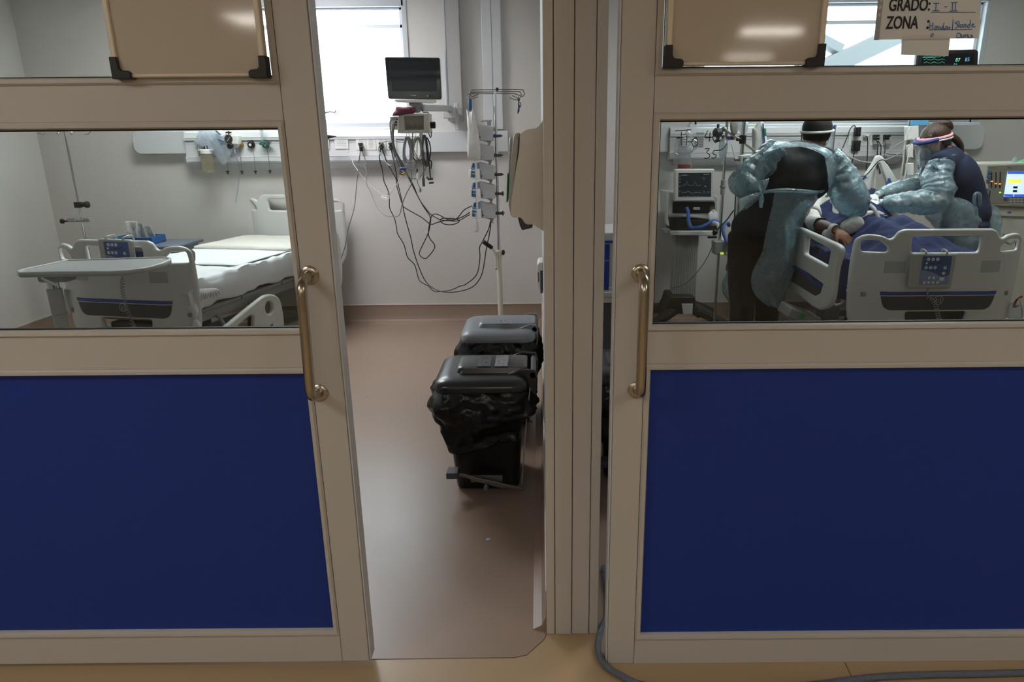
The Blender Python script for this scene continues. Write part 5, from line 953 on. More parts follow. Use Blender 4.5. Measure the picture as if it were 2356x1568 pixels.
m5 = lambda L: [c5(*p) for p in L]; m6 = lambda L: [c6(*p) for p in L]
GR = 'cables in the right bay'
cable('black cable looping up left of the upper adapter', m6([(530, 100), (515, 90), (490, 115), (465, 180), (430, 260), (390, 320)]), (6.02,), grp=GR)
cable('black cable hanging straight from the lower adapter', m6([(520, 280), (510, 330), (495, 390), (485, 440)]), (6.02,), grp=GR); cable('black cable hanging from the white plug of the second socket', m6([(600, 165), (615, 185), (614, 300), (605, 430)]), (6.02,), grp=GR)
cable('black cable hanging from the third socket behind the bed rail', m6([(668, 190), (690, 220), (685, 300), (690, 400)]), (6.02,), grp=GR); cable('second black cable hanging from the third socket', m6([(690, 200), (712, 240), (706, 330), (700, 440)]), (6.0,), grp=GR); cable('grey cable hanging from the socket nearest the woman', m6([(745, 215), (740, 280), (725, 360), (705, 440)]), (6.0,), r=.006, m=CD, grp=GR)
cable('white line swinging low across the wall from the black cap to the sockets', m6([(410, 210), (440, 270), (520, 330), (600, 352), (700, 350), (830, 300), (935, 220)]), (5.9, 5.9, 5.4), r=.003, m=CW, grp=GR); cable('second white line crossing towards the modules', m6([(700, 330), (760, 280), (840, 220), (935, 180)]), (5.9, 5.4), r=.003, m=CW, grp=GR); cable('thin black line crossing behind the woman', m6([(740, 290), (800, 300), (870, 300), (950, 330)]), (5.9, 5.5), r=.003, grp=GR)
cable('white tube falling beside the modules', m6([(930, 100), (900, 150), (880, 230), (870, 350), (850, 500)]), (5.5,), r=.005, m=CW, grp=GR); cable('white tube falling close to the mask', m6([(935, 250), (905, 330), (890, 420), (870, 520)]), (5.45,), r=.005, m=CW, grp=GR)
# ================================================================ ventilator
VY = 5.72; pv = Pl(at(1598, 430, Y=VY), 0)
t = thing('ventilator', (at(1580, 700, Y=5.8).x, 5.85, 0), 'hospital ventilator with white framed screen on a ribbed grey column', 'ventilator')
plate('screen_housing', [roundpoly(ppl(pv, m5([(165, 405), (452, 403), (452, 635), (162, 637)])), .012)], .06, pv.mat(), WHITE, t, bevel=.01, d=0)
plate('screen', [ppl(pv, m5([(192, 432), (428, 430), (426, 603), (190, 605)]))], .003, pv.mat(), pm('screen_dim', (46, 54, 60), .15, emit=.02), t, bevel=.0005, d=.002)
WT = pm('screen_text', (170, 190, 196), .5, emit=.15); g = G()
for x, y, w_, h in ((215, 446, 40, 3), (372, 440, 40, 3), (198, 450, 8, 8), (198, 470, 8, 8), (198, 492, 8, 8), (198, 522, 8, 8), (198, 560, 8, 8), (368, 465, 12, 10), (378, 525, 14, 6), (370, 563, 12, 12), (398, 563, 24, 12), (225, 600, 14, 5), (250, 600, 14, 5), (275, 600, 14, 5), (300, 600, 14, 5), (325, 600, 14, 5), (350, 600, 14, 5)):
    a = pv.uv(*c5(x, y)); b = pv.uv(*c5(x + w_, y + h)); g.tube([pv.p(*q, .0028) for q in ((a[0], a[1]), (b[0], a[1]), (b[0], b[1]), (a[0], b[1]))], .0008, 4, closed=True, sm=False)
g.tube([pv.p(*pv.uv(*c5(x, y)), .0028) for x, y in ((215, 520), (240, 518), (250, 490), (262, 520), (300, 522), (310, 492), (322, 520), (355, 520))], .0008, 4, sm=False); g.tube([pv.p(*pv.uv(*c5(x, y)), .0028) for x, y in ((215, 575), (250, 570), (260, 560), (280, 578), (330, 570), (355, 576))], .0008, 4, sm=False); obj('screen_print', g, WT, t)
VW = pm('ventilator_white', (208, 210, 208), .4)
def vbox(name, pts, y0, y1, m, par, bev=.006, hole=None): 
    P = Pl((1.1, y0, 1.2), 0); return plate(name, [roundpoly(ppl(P, m5(pts)), .01)] + ([roundpoly(ppl(P, m5(hole)), .008)] if hole else []), y1 - y0, P.mat(), m, par, bevel=bev, d=0)
vbox('body', [(100, 565), (160, 570), (460, 590), (480, 610), (482, 735), (430, 770), (100, 735)], 5.76, 6.05, VW, t, .012); vbox('front_inset', [(150, 640), (455, 640), (457, 722), (150, 722)], 5.752, 5.78, BLACK, t, .003); vbox('front_label', [(298, 678), (348, 678), (348, 698), (298, 698)], 5.748, 5.754, PENG, t, .001)
g = G(); q = at(*c5(432, 690), Y=5.75); g.lathe([(.026, 0), (.024, .02), (0, .022)], q, (0, -1, 0)); obj('control_knob', g, DGREY, t)
vbox('side_grip', [(98, 570), (125, 565), (112, 715), (125, 820), (100, 800)], 5.74, 5.80, VW, t, .006); vbox('lower_bay', [(140, 768), (470, 772), (470, 846), (135, 842)], 5.77, 6.0, pm('deep_black', (12, 12, 13), .6), t, .004); vbox('shelf', [(130, 850), (448, 850), (450, 885), (135, 883)], 5.74, 6.02, VW, t, .006); vbox('support_arm', [(68, 830), (128, 835), (125, 865), (95, 878)], 5.74, 5.8, GREY, t, .006)
g = G(); xc0, xc1 = at(*c5(158, 1100), Y=5.8).x, at(*c5(328, 1100), Y=5.8).x; n = 13; zt, zb = at(*c5(250, 885), Y=5.8).z, .2
for i in range(n): a = xc0 + (xc1 - xc0) * i / n; b = xc0 + (xc1 - xc0) * (i + .86) / n; g.bx(a, b, 5.795, 5.83, zb, zt)
g.bx(xc0 + .003, xc1 - .003, 5.80, 5.95, zb, zt); obj('column', g, pm('column_grey', (158, 160, 160), .5), t, bevel=.003)
g = G(); g.prism([at(x, y, Y=5.68) for x, y in m5([(130, 1325), (312, 1325), (320, 1385), (380, 1470), (330, 1480), (290, 1450), (150, 1450), (90, 1490), (60, 1480), (110, 1390)])], (0, .3, 0)); obj('base_hub', g, RUB, t, bevel=.01)
for k, (dx, dy) in enumerate(((-.32, -.24), (.34, -.24), (-.30, .22), (.32, .22))):
    cx_, cy_ = (xc0 + xc1) / 2, 5.82; g = G(); g.tube([V(cx_ + dx * .25, cy_ + dy * .3, .2), V(cx_ + dx * .7, cy_ + dy * .8, .14), V(cx_ + dx, cy_ + dy, .10)], [.05, .042, .03], 10); l_ = obj('leg', g, RUB, t); g = G(); g.cyl((cx_ + dx - .015, cy_ + dy, .045), (cx_ + dx + .015, cy_ + dy, .045), .045); obj('caster', g, DGREY, l_)
g = G(); g.prism([at(x, y, Y=5.66) for x, y in m5([(215, 1375), (295, 1375), (292, 1450), (225, 1450)])], (0, .01, 0)); obj('white_bracket', g, WHITE, t, bevel=.003)
HB = pm('hose_blue_solid', (58, 98, 168), .4, bump=.5, bscale=180); HWt = pm('hose_white_solid', (206, 210, 208), .4, bump=.4, bscale=180)
def hose(lab, pts, Ys, r, m, grp='breathing hoses'):
    n = len(pts); P = []
    for i, p in enumerate(pts): f = i / max(1, n - 1) * (len(Ys) - 1); j = min(int(f), len(Ys) - 2) if len(Ys) > 1 else 0; P.append(at(*p, Y=Ys[j] + (Ys[min(j + 1, len(Ys) - 1)] - Ys[j]) * (f - j)))
    g = G(); g.tube(P, r, 12, 8); return obj('breathing_hose', g, m, None, label=lab, cat='hose', group=grp)
hose('blue breathing hose curving from the ventilator front to the white filter', m5([(250, 682), (262, 720), (264, 780), (285, 826), (340, 826), (400, 802), (435, 780), (470, 780), (500, 800)]), (5.72, 5.6, 5.6), .0155, HB); hose('blue breathing hose hooking over behind the man towards the bed', m5([(555, 812), (548, 790), (525, 798), (515, 840), (525, 890), (550, 940), (600, 972)]), (5.5, 5.3), .0145, HB); hose('white breathing hose arching down behind the man', m5([(440, 790), (475, 805), (500, 860), (510, 940), (540, 1010), (590, 1050)]), (5.6, 5.3), .017, HWt)
t = thing('breathing_filter', at(*c5(440, 745), Y=5.62), 'round white breathing filter joining the hoses in front of the ventilator', 'filter'); g = G(); q = at(*c5(440, 745), Y=5.62); g.lathe([(0, -.02), (.04, -.012), (.048, 0), (.04, .012), (0, .02)], q, (.3, -1, .1)); g.cyl(q - V(0, 0, .075), q, .018); g.cyl(q, q + V(0, 0, .055), .014); obj('filter_body', g, pm('filter_white', (216, 216, 214), .4), t)
# suction canister with red label above the ventilator, coiled clear tubing, wall plates
t = thing('canister', at(*c5(232, 398), Y=6.0), 'clear canister with a red band above the ventilator screen', 'canister'); g = G(); q = at(*c5(232, 396), Y=6.03); g.lathe([(.05, 0), (.052, .09), (.05, .16), (.045, .165)], q, n=20); obj('jar', g, CLEAR, t); g = G(); g.lathe([(.0535, .0), (.0535, .028), (.05, .03), (0, .03), (0, 0)], q, n=20); obj('red_band', g, pm('red_plastic', (128, 40, 40), .4), t)
g = G(); CLR = film('clear_tube', (224, 230, 234), .45, .12, .6, bump=0)
for i, L in enumerate(([(262, 140), (250, 200), (200, 260), (170, 300), (168, 250), (200, 190), (262, 160)], [(262, 140), (300, 200), (290, 280), (200, 300), (170, 290)], [(300, 190), (335, 210), (310, 260), (200, 310)], [(262, 280), (275, 340), (285, 390)], [(240, 150), (262, 130), (300, 190), (250, 250)])): g.tube([at(*c5(*p), Y=6.05 - .01 * i) for p in L], .006, 8)
obj('coiled_tubing', g, CLR, None, label='loops of clear suction tubing hanging at the left of the wall unit', cat='tubing')
for x, y, lab in ((228, 190, 'white wall plate holding the clear tubing'), (343, 192, 'slotted grey wall plate right of the clear tubing')):
    u, v = PLt.uv(*c5(x, y)); t = thing('wall_plate', PLt.p(u, v), lab, 'wall plate'); plate('plate', [roundpoly([(u - .035, v - .06), (u + .035, v - .06), (u + .035, v + .06), (u - .035, v + .06)], .004)], .01, PLt.mat(), WHITE if x < 300 else GREY, t, bevel=.002, d=.01)
    g = G()
    for k in (-2, -1, 0, 1, 2): g.plbox(PLt, u - .028, u + .028, v + k * .02 - .003, v + k * .02 + .003, .0095, .0105)
    obj('slot_lines', g, HWL, t)
# ================================================================ stands left of the man
def pole(name, top, bot, Y, r, lab, extra=None, zb=None):
    a = at(*top, Y=Y); b = at(*bot, Y=Y); t = thing(name, (b.x, Y, 0), lab, 'stand', 'stands beside the man'); x = (a.x + b.x) / 2
    g = G(); g.cyl((x, Y, .1), (x, Y, a.z + .25), r); obj('pole', g, CHROME, t)
    for k in range(4): an = .6 + k * PI / 2; d = V(math.cos(an), math.sin(an), 0); g = G(); g.tube([V(x, Y, .12), V(x, Y, .1) + d * .12, V(x, Y, .07) + d * .25], [.015, .013, .01], 8); l_ = obj('leg', g, GREY, t); g = G(); c = V(x, Y, .026) + d * .25; q = V(-d.y, d.x, 0); g.cyl(c - q * .012, c + q * .012, .026, n=14); obj('caster', g, RUB, l_)
    return t, x
S1, x1 = pole('drip_stand', c5(560, 60), c5(480, 780), 5.45, .0115, 'chrome drip stand with a clear bag, nearest the ventilator'); S2, x2 = pole('drip_stand', c5(672, 60), c5(595, 930), 5.15, .014, 'thicker steel drip stand close behind the man')
z_ = at(*c5(508, 520), Y=5.45).z; g = G(); g.cyl((x1, 5.45, z_ - .07), (x1, 5.45, z_ + .04), .019); g.cyl((x1, 5.45, z_ - .02), (x1 - .0, 5.45, z_), .024); obj('collar', g, GREY, S1, bevel=.003)
z_ = at(*c5(660, 190), Y=5.15).z; g = G(); g.cyl((x2, 5.15, z_ - .03), (x2, 5.15, z_ + .03), .024); g.cyl((x2 - .05, 5.13, z_), (x2, 5.15, z_), .012); obj('collar', g, BLACK, S2, bevel=.003)
g = G(); A = at(*c5(520, 115), Y=5.42); B = at(*c5(785, 302), Y=5.2); g.cyl(A, B, .009); g.ball(A, .02); g.ball(B, .016); g.cyl(B, B + V(.05, 0, -.03), .012); obj('support_arm', g, STEEL, S1)
g = G(); q = at(*c5(475, 140), Y=5.42); g.lathe([(.02, -.035), (.034, -.02), (.034, .02), (.02, .035)], q, (1, .3, 0)); g.cyl(q - V(0, 0, .07), q + V(0, 0, .06), .010); g.ball(q + V(.045, 0, -.035), .016); g.cyl(q + V(-.02, 0, -.06), q + V(.05, 0, -.06), .008); o = obj('clamp_joint', g, DGREY, S1, bevel=.002); g = G(); g.box(q + V(.08, 0, -.04), (.05, .02, .03)); g.box(q + V(.115, -.01, -.04), (.025, .02, .03)); obj('purple_cap', g, pm('purple_plastic', (80, 64, 110), .4), S1, bevel=.006)
g = G(); q = at(*c5(515, 240), Y=5.40); g.lathe([(.008, .07), (.014, .06), (.03, .05), (.034, 0), (.026, -.07), (.012, -.085), (.010, -.13), (.004, -.14)], q, n=18); o = obj('drip_chamber', g, film('chamber_clear', (222, 230, 236), .55, .1, .6, bump=.2), None, label='large clear drip chamber hanging from the nearest stand clamp', cat='drip chamber', ang=60)
soft_shape('fluid_bag', film('bag_clear', (220, 228, 230), .55, .12, .5, bump=.3), m5([(622, 62), (690, 62), (692, 110), (680, 138), (640, 140), (622, 110)]), 5.25, .05, None, label='clear fluid bag hanging at the top behind the man', cat='fluid bag'); soft_shape('fluid_bag', pm('bag_taupe', (150, 146, 138), .5), m5([(568, 62), (620, 62), (620, 130), (600, 160), (580, 160), (566, 120)]), 5.35, .03, None, label='greyish empty bag hanging left of the clear bag', cat='fluid bag')
t = thing('feeding_bag', at(*c5(790, 300), Y=5.5), 'big white bag with blue and green print hanging between stand and man', 'bag')
soft_shape('bag_body', pm('bag_white', (216, 218, 216), .5, bump=.2, bscale=20), m5([(740, 100), (775, 55), (800, 62), (812, 100), (832, 220), (835, 310), (735, 310), (724, 200), (724, 120)]), 5.5, .07, t); bp = Pl(at(*c5(805, 150), Y=5.455), 0)
plate('blue_print', [ppl(bp, m5([(797, 75), (806, 75), (822, 300), (812, 300)]))], .004, bp.mat(), SBLUE, t, bevel=.0005); plate('green_print', [ppl(bp, m5([(804, 110), (822, 110), (826, 165), (808, 165)]))], .005, bp.mat(), pm('print_green', (40, 130, 84), .5), t, bevel=.0005)
t = thing('syringe_pump', at(*c5(690, 400), Y=5.12), 'white syringe pump with a small screen clamped on the stand behind the man', 'syringe pump'); pq = Pl(at(*c5(680, 340), Y=5.08), 0)
plate('shell', [roundpoly(ppl(pq, m5([(640, 305), (720, 298), (728, 312), (728, 360), (700, 375), (640, 375)])), .008)], .08, pq.mat(), WHITE, t, bevel=.006); plate('screen', [ppl(pq, m5([(657, 322), (712, 322), (710, 358), (657, 360)]))], .003, pq.mat(), pm('lcd_grey', (96, 112, 118), .2), t, bevel=.0005, d=.002); plate('blue_base', [ppl(pq, m5([(638, 375), (705, 368), (700, 395), (640, 412)]))], .07, pq.mat(), pm('pump_blue_dark', (60, 100, 150), .4), t, bevel=.004); g = G(); q = at(*c5(625, 333), Y=5.1); g.cyl(q - V(.03, 0, 0), q + V(.03, 0, 0), .012); obj('clamp_knob', g, GREY, t)
cable('thin white tube bowing left of the syringe pump', m5([(575, 225), (590, 290), (610, 350), (645, 380)]), (5.3,), r=.004, m=CW, grp=GR); cable('black lead running down the thicker stand', m5([(612, 400), (605, 560), (595, 760), (585, 930)]), (5.1,), r=.005, grp=GR); cable('thin lead sagging from the small box to the ventilator column', m5([(440, 950), (400, 1040), (340, 1130), (260, 1215), (200, 1250), (140, 1262)]), (5.4, 5.6), r=.003, m=CD, grp=GR); cable('short black lead tangled at the stand clamp', m5([(590, 700), (540, 770), (490, 820), (440, 880)]), (5.35,), r=.005, grp=GR)
t = thing('suction_pump', at(*c5(520, 1025), Y=5.35), 'grey box with a lit green display hanging low on the drip stand', 'pump box'); pq = Pl(at(*c5(520, 980), Y=5.35), 0)
plate('shell', [roundpoly(ppl(pq, m5([(450, 925), (590, 925), (590, 1025), (452, 1022)])), .01)], .1, pq.mat(), GREY, t, bevel=.008); plate('display', [ppl(pq, m5([(492, 1004), (518, 1004), (518, 1020), (492, 1020)]))], .003, pq.mat(), pm('display_green', (190, 220, 60), .4, emit=.6), t, bevel=.0005, d=.003); g = G(); q = at(*c5(430, 893), Y=5.33); g.cyl(q - V(.03, 0, 0), q + V(.04, 0, .0), .011); g.ball(at(*c5(455, 860), Y=5.36), .022); obj('clamp', g, BLACK, t)
g = G(); q = at(*c5(552, 1120), Y=5.35); g.lathe([(.02, -.02), (.022, .02), (.014, .05), (.014, .11)], q, n=14); obj('hanging_cup', g, DGREY, None, label='small dark cup hanging under the lit pump box', cat='cup')
# ================================================================ right bay bed
F2 = Fr(2.357, 3.95, 0)
B2 = thing('hospital_bed', F2.o, 'occupied white hospital bed with blue bedding and raised backrest', 'hospital bed')
fb2, fpl2 = end_board(B2, F2, 1.095, 'footboard')
hand_control(B2, fpl2, -.09, -.135, 0, [fpl2.p(-.05, -.42, .05), fpl2.p(0, -.53, .045), fpl2.p(.07, -.64, .04), fpl2.p(.10, -.85, .03)], w=.25, h=.20)
Fh2 = Fr(F2.o.x, 6.02); end_board(B2, Fh2, 1.22, 'headboard', foot=False)
bed_base(B2, F2, .72, 2.0)
BSH = pm('blue_bedsheet', (22, 40, 88), .85, bump=.35, bscale=18); BSD = pm('navy_blanket', (20, 34, 78), .9, bump=.5, bscale=26, var=.15, vscale=20)
def tiltfn(P):
    if P.y > 1.15: d = P.y - 1.15; a = math.radians(26) * min(1, d / .1); return V(P.x, 1.15 + d * math.cos(a) - (P.z - .72) * math.sin(a) * 1, .72 + (P.z - .72) * math.cos(a) + d * math.sin(a))
    return P
g = G(); softbox(g, F2, -.45, .45, .06, 1.98, .725, .885, amp=.006, nv=80, fn=tiltfn); obj('mattress', g, BSH, B2, ang=80)
for i in range(2): g = G(); softbox(g, F2, -.47, -.33, .06 + i * .2, .3 + i * .25, .62, .76, amp=.03, sc_=12, nu=24, nv=20, endr=.04, p=3, seed=i); obj('tucked_sheet', g, SHEETW, B2, ang=80)
# side rails
sp = side_plane(F2, -.565); ol = [at(*c5(*p), pl=sp) - sp.o for p in ((1045, 850), (1062, 826), (1100, 822), (1372, 942), (1398, 962), (1402, 1000), (1365, 1130), (1340, 1340), (1310, 1400), (1250, 1422), (1190, 1390), (1020, 1250), (1005, 1200))]
ol = [(p.dot(sp.u), p.z) for p in ol]; ho = [at(*c5(*p), pl=sp) - sp.o for p in ((1150, 888), (1335, 985), (1312, 1108), (1138, 1015))]; ho = [(p.dot(sp.u), p.z) for p in ho]
rl = plate('side_rail', [roundpoly(ol, .035), roundpoly(ho, .02)], .04, sp.mat(), BEDW, B2, bevel=.014, d=0)
tp = lambda L: [(lambda p: (p.dot(sp.u), p.z))(at(*c5(*q), pl=sp) - sp.o) for q in L]
plate('dark_panel', [roundpoly(tp([(1030, 1075), (1185, 1160), (1283, 1230), (1262, 1300), (1225, 1318), (1010, 1190)]), .01)], .003, sp.mat(), NAVY, rl, bevel=.0005, d=-.0385); plate('blue_stripe', [tp([(1035, 1075), (1180, 1155), (1205, 1205), (1283, 1230), (1277, 1256), (1190, 1222), (1160, 1170), (1028, 1098)])], .003, sp.mat(), SBLUE, rl, bevel=.0005, d=-.040)
for y in (.2, .6): g = G(); g.tube([F2(-.42, y, .66), F2(-.5, y, .60), F2(-.55, y + .05, .62)], .014, 8); obj('rail_arm', g, METG, B2)
ph = Pl(at(*c6(700, 400), Y=5.55), 0)
plate('head_rail', [roundpoly(ppl(ph, m6([(575, 570), (598, 450), (655, 365), (682, 310), (710, 302), (736, 322), (842, 500), (838, 560), (770, 545), (705, 368), (690, 365), (655, 450), (640, 560)])), .02)], .045, ph.mat(), BEDW, B2, bevel=.015, d=0); plate('head_rail_keypad', [ppl(ph, m6([(748, 530), (762, 470), (775, 468), (795, 512), (790, 528)]))], .004, ph.mat(), KEYB, B2, bevel=.0005, d=.004)
# pillow
def pil(P):
    return P
pcv = F2.o + V(-.02, 1.72, 0); soft = Fr(pcv.x, pcv.y, 0, 0)
def pilfn(P): a = math.radians(32); y = P.y; z = P.z; return V(P.x, y * math.cos(a) - z * math.sin(a), 1.09 + y * math.sin(a) + z * math.cos(a))
g = G(); softbox(g, soft, -.34, .34, -.2, .22, -.065, .075, amp=.02, sc_=6, nu=40, nv=30, endr=.14, p=3, fn=pilfn); obj('pillow', g, pm('pillow_white', (214, 216, 216), .85, bump=.3, bscale=16), None, ang=80, label='white pillow under the patient against the raised backrest', cat='pillow')
# blanket laid over the patient
def zbody(x, y):
    m = lambda a, w_: math.exp(-(a / w_) ** 2)
    leg = .135 * max(m(x + .10, .15), m(x - .10, .15)) * min(1, max(0, (y - .13) / .2)) + .07 * m(y - .66, .22) * m(x - .02, .26) + .05 * m(y - .1, .07) * m(x, .2)
    tor = .27 * m(x, .27) * min(1, max(0, (y - .70) / .3)); return .89 + max(leg, tor)
def blk(u, v):
    s_ = (u - .5) * 1.5; y = .13 + v * 1.2; n1 = noise.noise(V(u * 6, v * 8, 3)); n2 = noise.noise(V(u * 16, v * 18, 7))
    if abs(s_) < .47: x = s_; z = zbody(x, y) + .012 * n1 + .007 * n2
    else: e = abs(s_) - .47; x = math.copysign(.468 + .012 * math.sin(y * 26 + 3 * n1) + .01 * n1, s_); z = .89 - e * .9 + .01 * n1
    z += .022 * (.4 - abs(noise.noise(V(u * 9, v * 7 + u * 3, 12))) * 2) + .01 * (.4 - abs(noise.noise(V(u * 20, v * 14, 17))) * 2)
    if y > 1.15: d = y - 1.15; z += d * math.tan(math.radians(24)); y -= d * .1
    if y < .16: z -= (.16 - y) * 1.5
    return F2(x, y, z)
g = G(); g.sheet(blk, 90, 90); obj('blanket', g, BSD, None, solid=.012, ang=80, label='crumpled navy blue blanket covering the patient on the occupied bed', cat='blanket')
# ================================================================ dialysis machine, monitors, modules
DY = 5.42; pd_ = Pl(at(2300, 440, Y=DY), 0); DM = pm('dialysis_ivory', (188, 188, 178), .4)
t = thing('dialysis_machine', (at(2330, 700, Y=DY).x + .05, DY + .25, 0), 'tall ivory dialysis machine with bright coloured screen right of the woman', 'dialysis machine')
plate('head_panel', [roundpoly(ppl(pd_, m6([(1420, 362), (1960, 352), (1960, 690), (1432, 668), (1420, 640)])), .012)], .34, pd_.mat(), DM, t, bevel=.012, d=0)
plate('dark_fascia', [roundpoly(ppl(pd_, m6([(1480, 380), (1950, 370), (1950, 660), (1490, 650)])), .006)], .004, pd_.mat(), pm('fascia_grey', (128, 126, 118), .4), t, bevel=.001, d=.003)
plate('screen', [ppl(pd_, m6([(1622, 420), (1900, 420), (1900, 604), (1595, 603)]))], .003, pd_.mat(), pm('screen_lit', (190, 210, 235), .3, emit=.75, ec=(200, 216, 236)), t, bevel=.0005, d=.007)
for a, c, e in (([(1622, 420), (1900, 420), (1900, 440), (1620, 438)], (50, 90, 200), .6), ([(1628, 476), (1720, 476), (1718, 504), (1624, 502)], (232, 214, 80), .8), ([(1598, 583), (1662, 585), (1662, 603), (1596, 601)], (50, 90, 210), .6), ([(1668, 585), (1900, 585), (1900, 603), (1668, 603)], (50, 90, 210), .6), ([(1662, 528), (1694, 528), (1693, 543), (1661, 543)], (16, 16, 18), 0), ([(1660, 555), (1690, 555), (1689, 570), (1659, 570)], (16, 16, 18), 0)):
    plate('screen_field', [ppl(pd_, m6(a))], .002, pd_.mat(), pm('field_%d_%d_%d' % c, c, .4, emit=e), t, bevel=.0003, d=.0085)
g = G(); 
for x in (1508, 1540, 1570): q0 = at(*c6(x, 425), pl=pd_); q1 = at(*c6(x - 3, 540), pl=pd_); g.tube([q0 - V(0, .005, 0), q1 - V(0, .005, 0)], .004, 6, sm=False)
q0 = at(*c6(1497, 560), pl=pd_); q1 = at(*c6(1485, 650), pl=pd_); g.tube([q0 - V(0, .005, 0), q1 - V(0, .005, 0)], .004, 6, sm=False); obj('bar_scale', g, BLACK, t)
for x, y, c in ((1508, 492, (240, 140, 50)), (1537, 508, (240, 140, 50)), (1566, 510, (240, 140, 50)), (1568, 573, (120, 230, 60)), (1470, 617, (120, 230, 60))): g = G(); q = at(*c6(x, y), pl=pd_) - V(0, .007, 0); g.box(q, (.012, .006, .009)); obj('indicator_lamp', g, pm('lamp_%d' % c[0], c, .4, emit=1.2), t)
g = G()
for x, y in ((1490, 427), (1486, 457), (1482, 488), (1470, 553), (1465, 583), (1460, 617), (1455, 645), (1608, 617), (1635, 716)): u, v = pd_.uv(*c6(x, y)); g.plbox(pd_, u - .014, u + .014, v - .009, v + .009, .004, .009)
obj('key', g, pm('key_blue', (70, 100, 140), .4), t, bevel=.001); g = G()
for i in range(4):
    for j in range(3): u, v = pd_.uv(*c6(1645 + i * 26, 618 + j * 18)); g.plbox(pd_, u - .009, u + .009, v - .005, v + .005, .004, .007)
obj('key_pad', g, PENG, t)
ptext('Medical Care', *c6(1494, 397), 2.8, INK, t, pd_, d=.0075, name='panel_lettering'); ptext('4008 S', *c6(1620, 397), 2.8, INK, t, pd_, d=.0075, name='panel_lettering')
plate('middle_panel', [roundpoly(ppl(pd_, m6([(1432, 672), (1960, 692), (1960, 760), (1440, 745)])), .006)], .3, pd_.mat(), DM, t, bevel=.008, d=-.02)
xl, xr = at(*c6(1450, 900), Y=DY).x, at(*c6(1960, 900), Y=DY).x; ztp = at(*c6(1600, 735), Y=DY).z
g = G(); g.bx(xl + .02, xr, DY + .03, DY + .4, .16, ztp); obj('cabinet', g, DM, t, bevel=.02); g = G(); g.bx(xl, xr, DY - .02, DY + .45, .07, .17); obj('base', g, DM, t, bevel=.02)
for dx in (0, .42):
    for dy in (0, .38): g = G(); g.cyl((xl + .05 + dx - .015, DY + .02 + dy, .04), (xl + .05 + dx + .015, DY + .02 + dy, .04), .04); obj('caster', g, RUB, t)
g = G(); q = at(*c6(1640, 915), Y=DY - .05); g.tube([q + V(-.05, 0, .05), q + V(-.05, 0, 0), q + V(0, -.02, -.03), q + V(.05, 0, -.01), q + V(.06, 0, -.05)], .008, 8); obj('metal_coupling', g, CHROME, t)
g = G(); q = at(*c6(1675, 365), Y=DY + .1); g.lathe([(.02, 0), (.021, .03), (.012, .045), (.012, .055), (.0, .056)], q, n=16); obj('small_vial', g, film('vial_clear', (190, 220, 225), .4, .1, .6, bump=0), None, label='small clear vial standing on top of the dialysis machine', cat='vial'); g = G(); q = at(*c6(1745, 362), Y=DY + .1); g.ball(q + V(.02, 0, .0), (.06, .05, .035)); o = obj('green_bowl', g, pm('bowl_green', (50, 190, 110), .4), None, label='bright green rounded bowl on top of the dialysis machine', cat='bowl')
# wall monitor at the top right
mp = Pl(at(2180, 130, Y=5.6), 0); t = thing('vitals_monitor', at(2180, 152, Y=5.6), 'black monitor with green and blue numbers above the woman', 'vitals monitor')
plate('casing', [roundpoly(ppl(mp, [(2112, 116), (2245, 113), (2252, 118), (2248, 215), (2100, 215)]), .012)], .05, mp.mat(), BLACK, t, bevel=.01); plate('screen', [ppl(mp, [(2120, 126), (2242, 122), (2238, 205), (2112, 206)])], .002, mp.mat(), pm('screen_black', (14, 18, 22), .12), t, bevel=.0005, d=.002)
ptext('87', 2197, 142, 11, pm('digit_green', (110, 190, 150), .5, emit=.5), t, mp, d=.004, name='reading'); ptext('85', 2219, 141, 11, pm('digit_blue', (110, 150, 180), .5, emit=.5), t, mp, d=.004, name='reading'); ptext('94', 2193, 152, 8, pm('digit_blue', (110, 150, 180), .5, emit=.5), t, mp, d=.004, name='reading')
g = G(); 
for i in range(3): y = 131 + i * 7; g.tube([mp.p(*mp.uv(2125 + k * 6, y - (3 if k % 3 == 1 else 0)), .0036) for k in range(9)], .0008, 4, sm=False)
obj('trace', g, pm('digit_green', (110, 190, 150), .5, emit=.5), t); g = G(); a, b = mp.uv(2122, 133), mp.uv(2152, 131); g.plbox(mp, a[0], b[0], a[1], b[1], .003, .004); obj('header_bar', g, pm('bar_cyan', (60, 140, 150), .4, emit=.3), t)
g = G(); q = at(2180, 215, Y=5.65); g.cyl(q, q - V(0, 0, .1), .02); g.cyl(q - V(0, 0, .08), V(q.x + .2, YB, q.z - .08), .022); obj('wall_arm', g, GREY, t)
t = thing('monitoring_module', at(*c6(930, 460), Y=5.5), 'white monitoring modules with leads beside the woman face shield', 'module'); mq = Pl(at(*c6(930, 150), Y=5.5), 0)
for nm, L, m_ in (('upper_module', [(905, 95), (985, 90), (985, 190), (905, 195)], WHITE), ('blue_display', [(935, 42), (1060, 42), (1050, 88), (930, 92)], pm('display_blue', (90, 150, 190), .4, emit=.1)), ('side_module', [(905, 230), (945, 225), (945, 320), (905, 320)], WHITE), ('lower_module', [(895, 365), (950, 360), (950, 450), (900, 450)], WHITE)): plate(nm, [roundpoly(ppl(mq, m6(L)), .006)], .06, mq.mat(), m_, t, bevel=.004, d=0)
g = G(); q = at(*c6(925, 60), Y=5.53); g.cyl((q.x, 5.53, at(*c6(925, 450), Y=5.53).z), (q.x, 5.53, q.z + .05), .012); obj('post', g, STEEL, t)
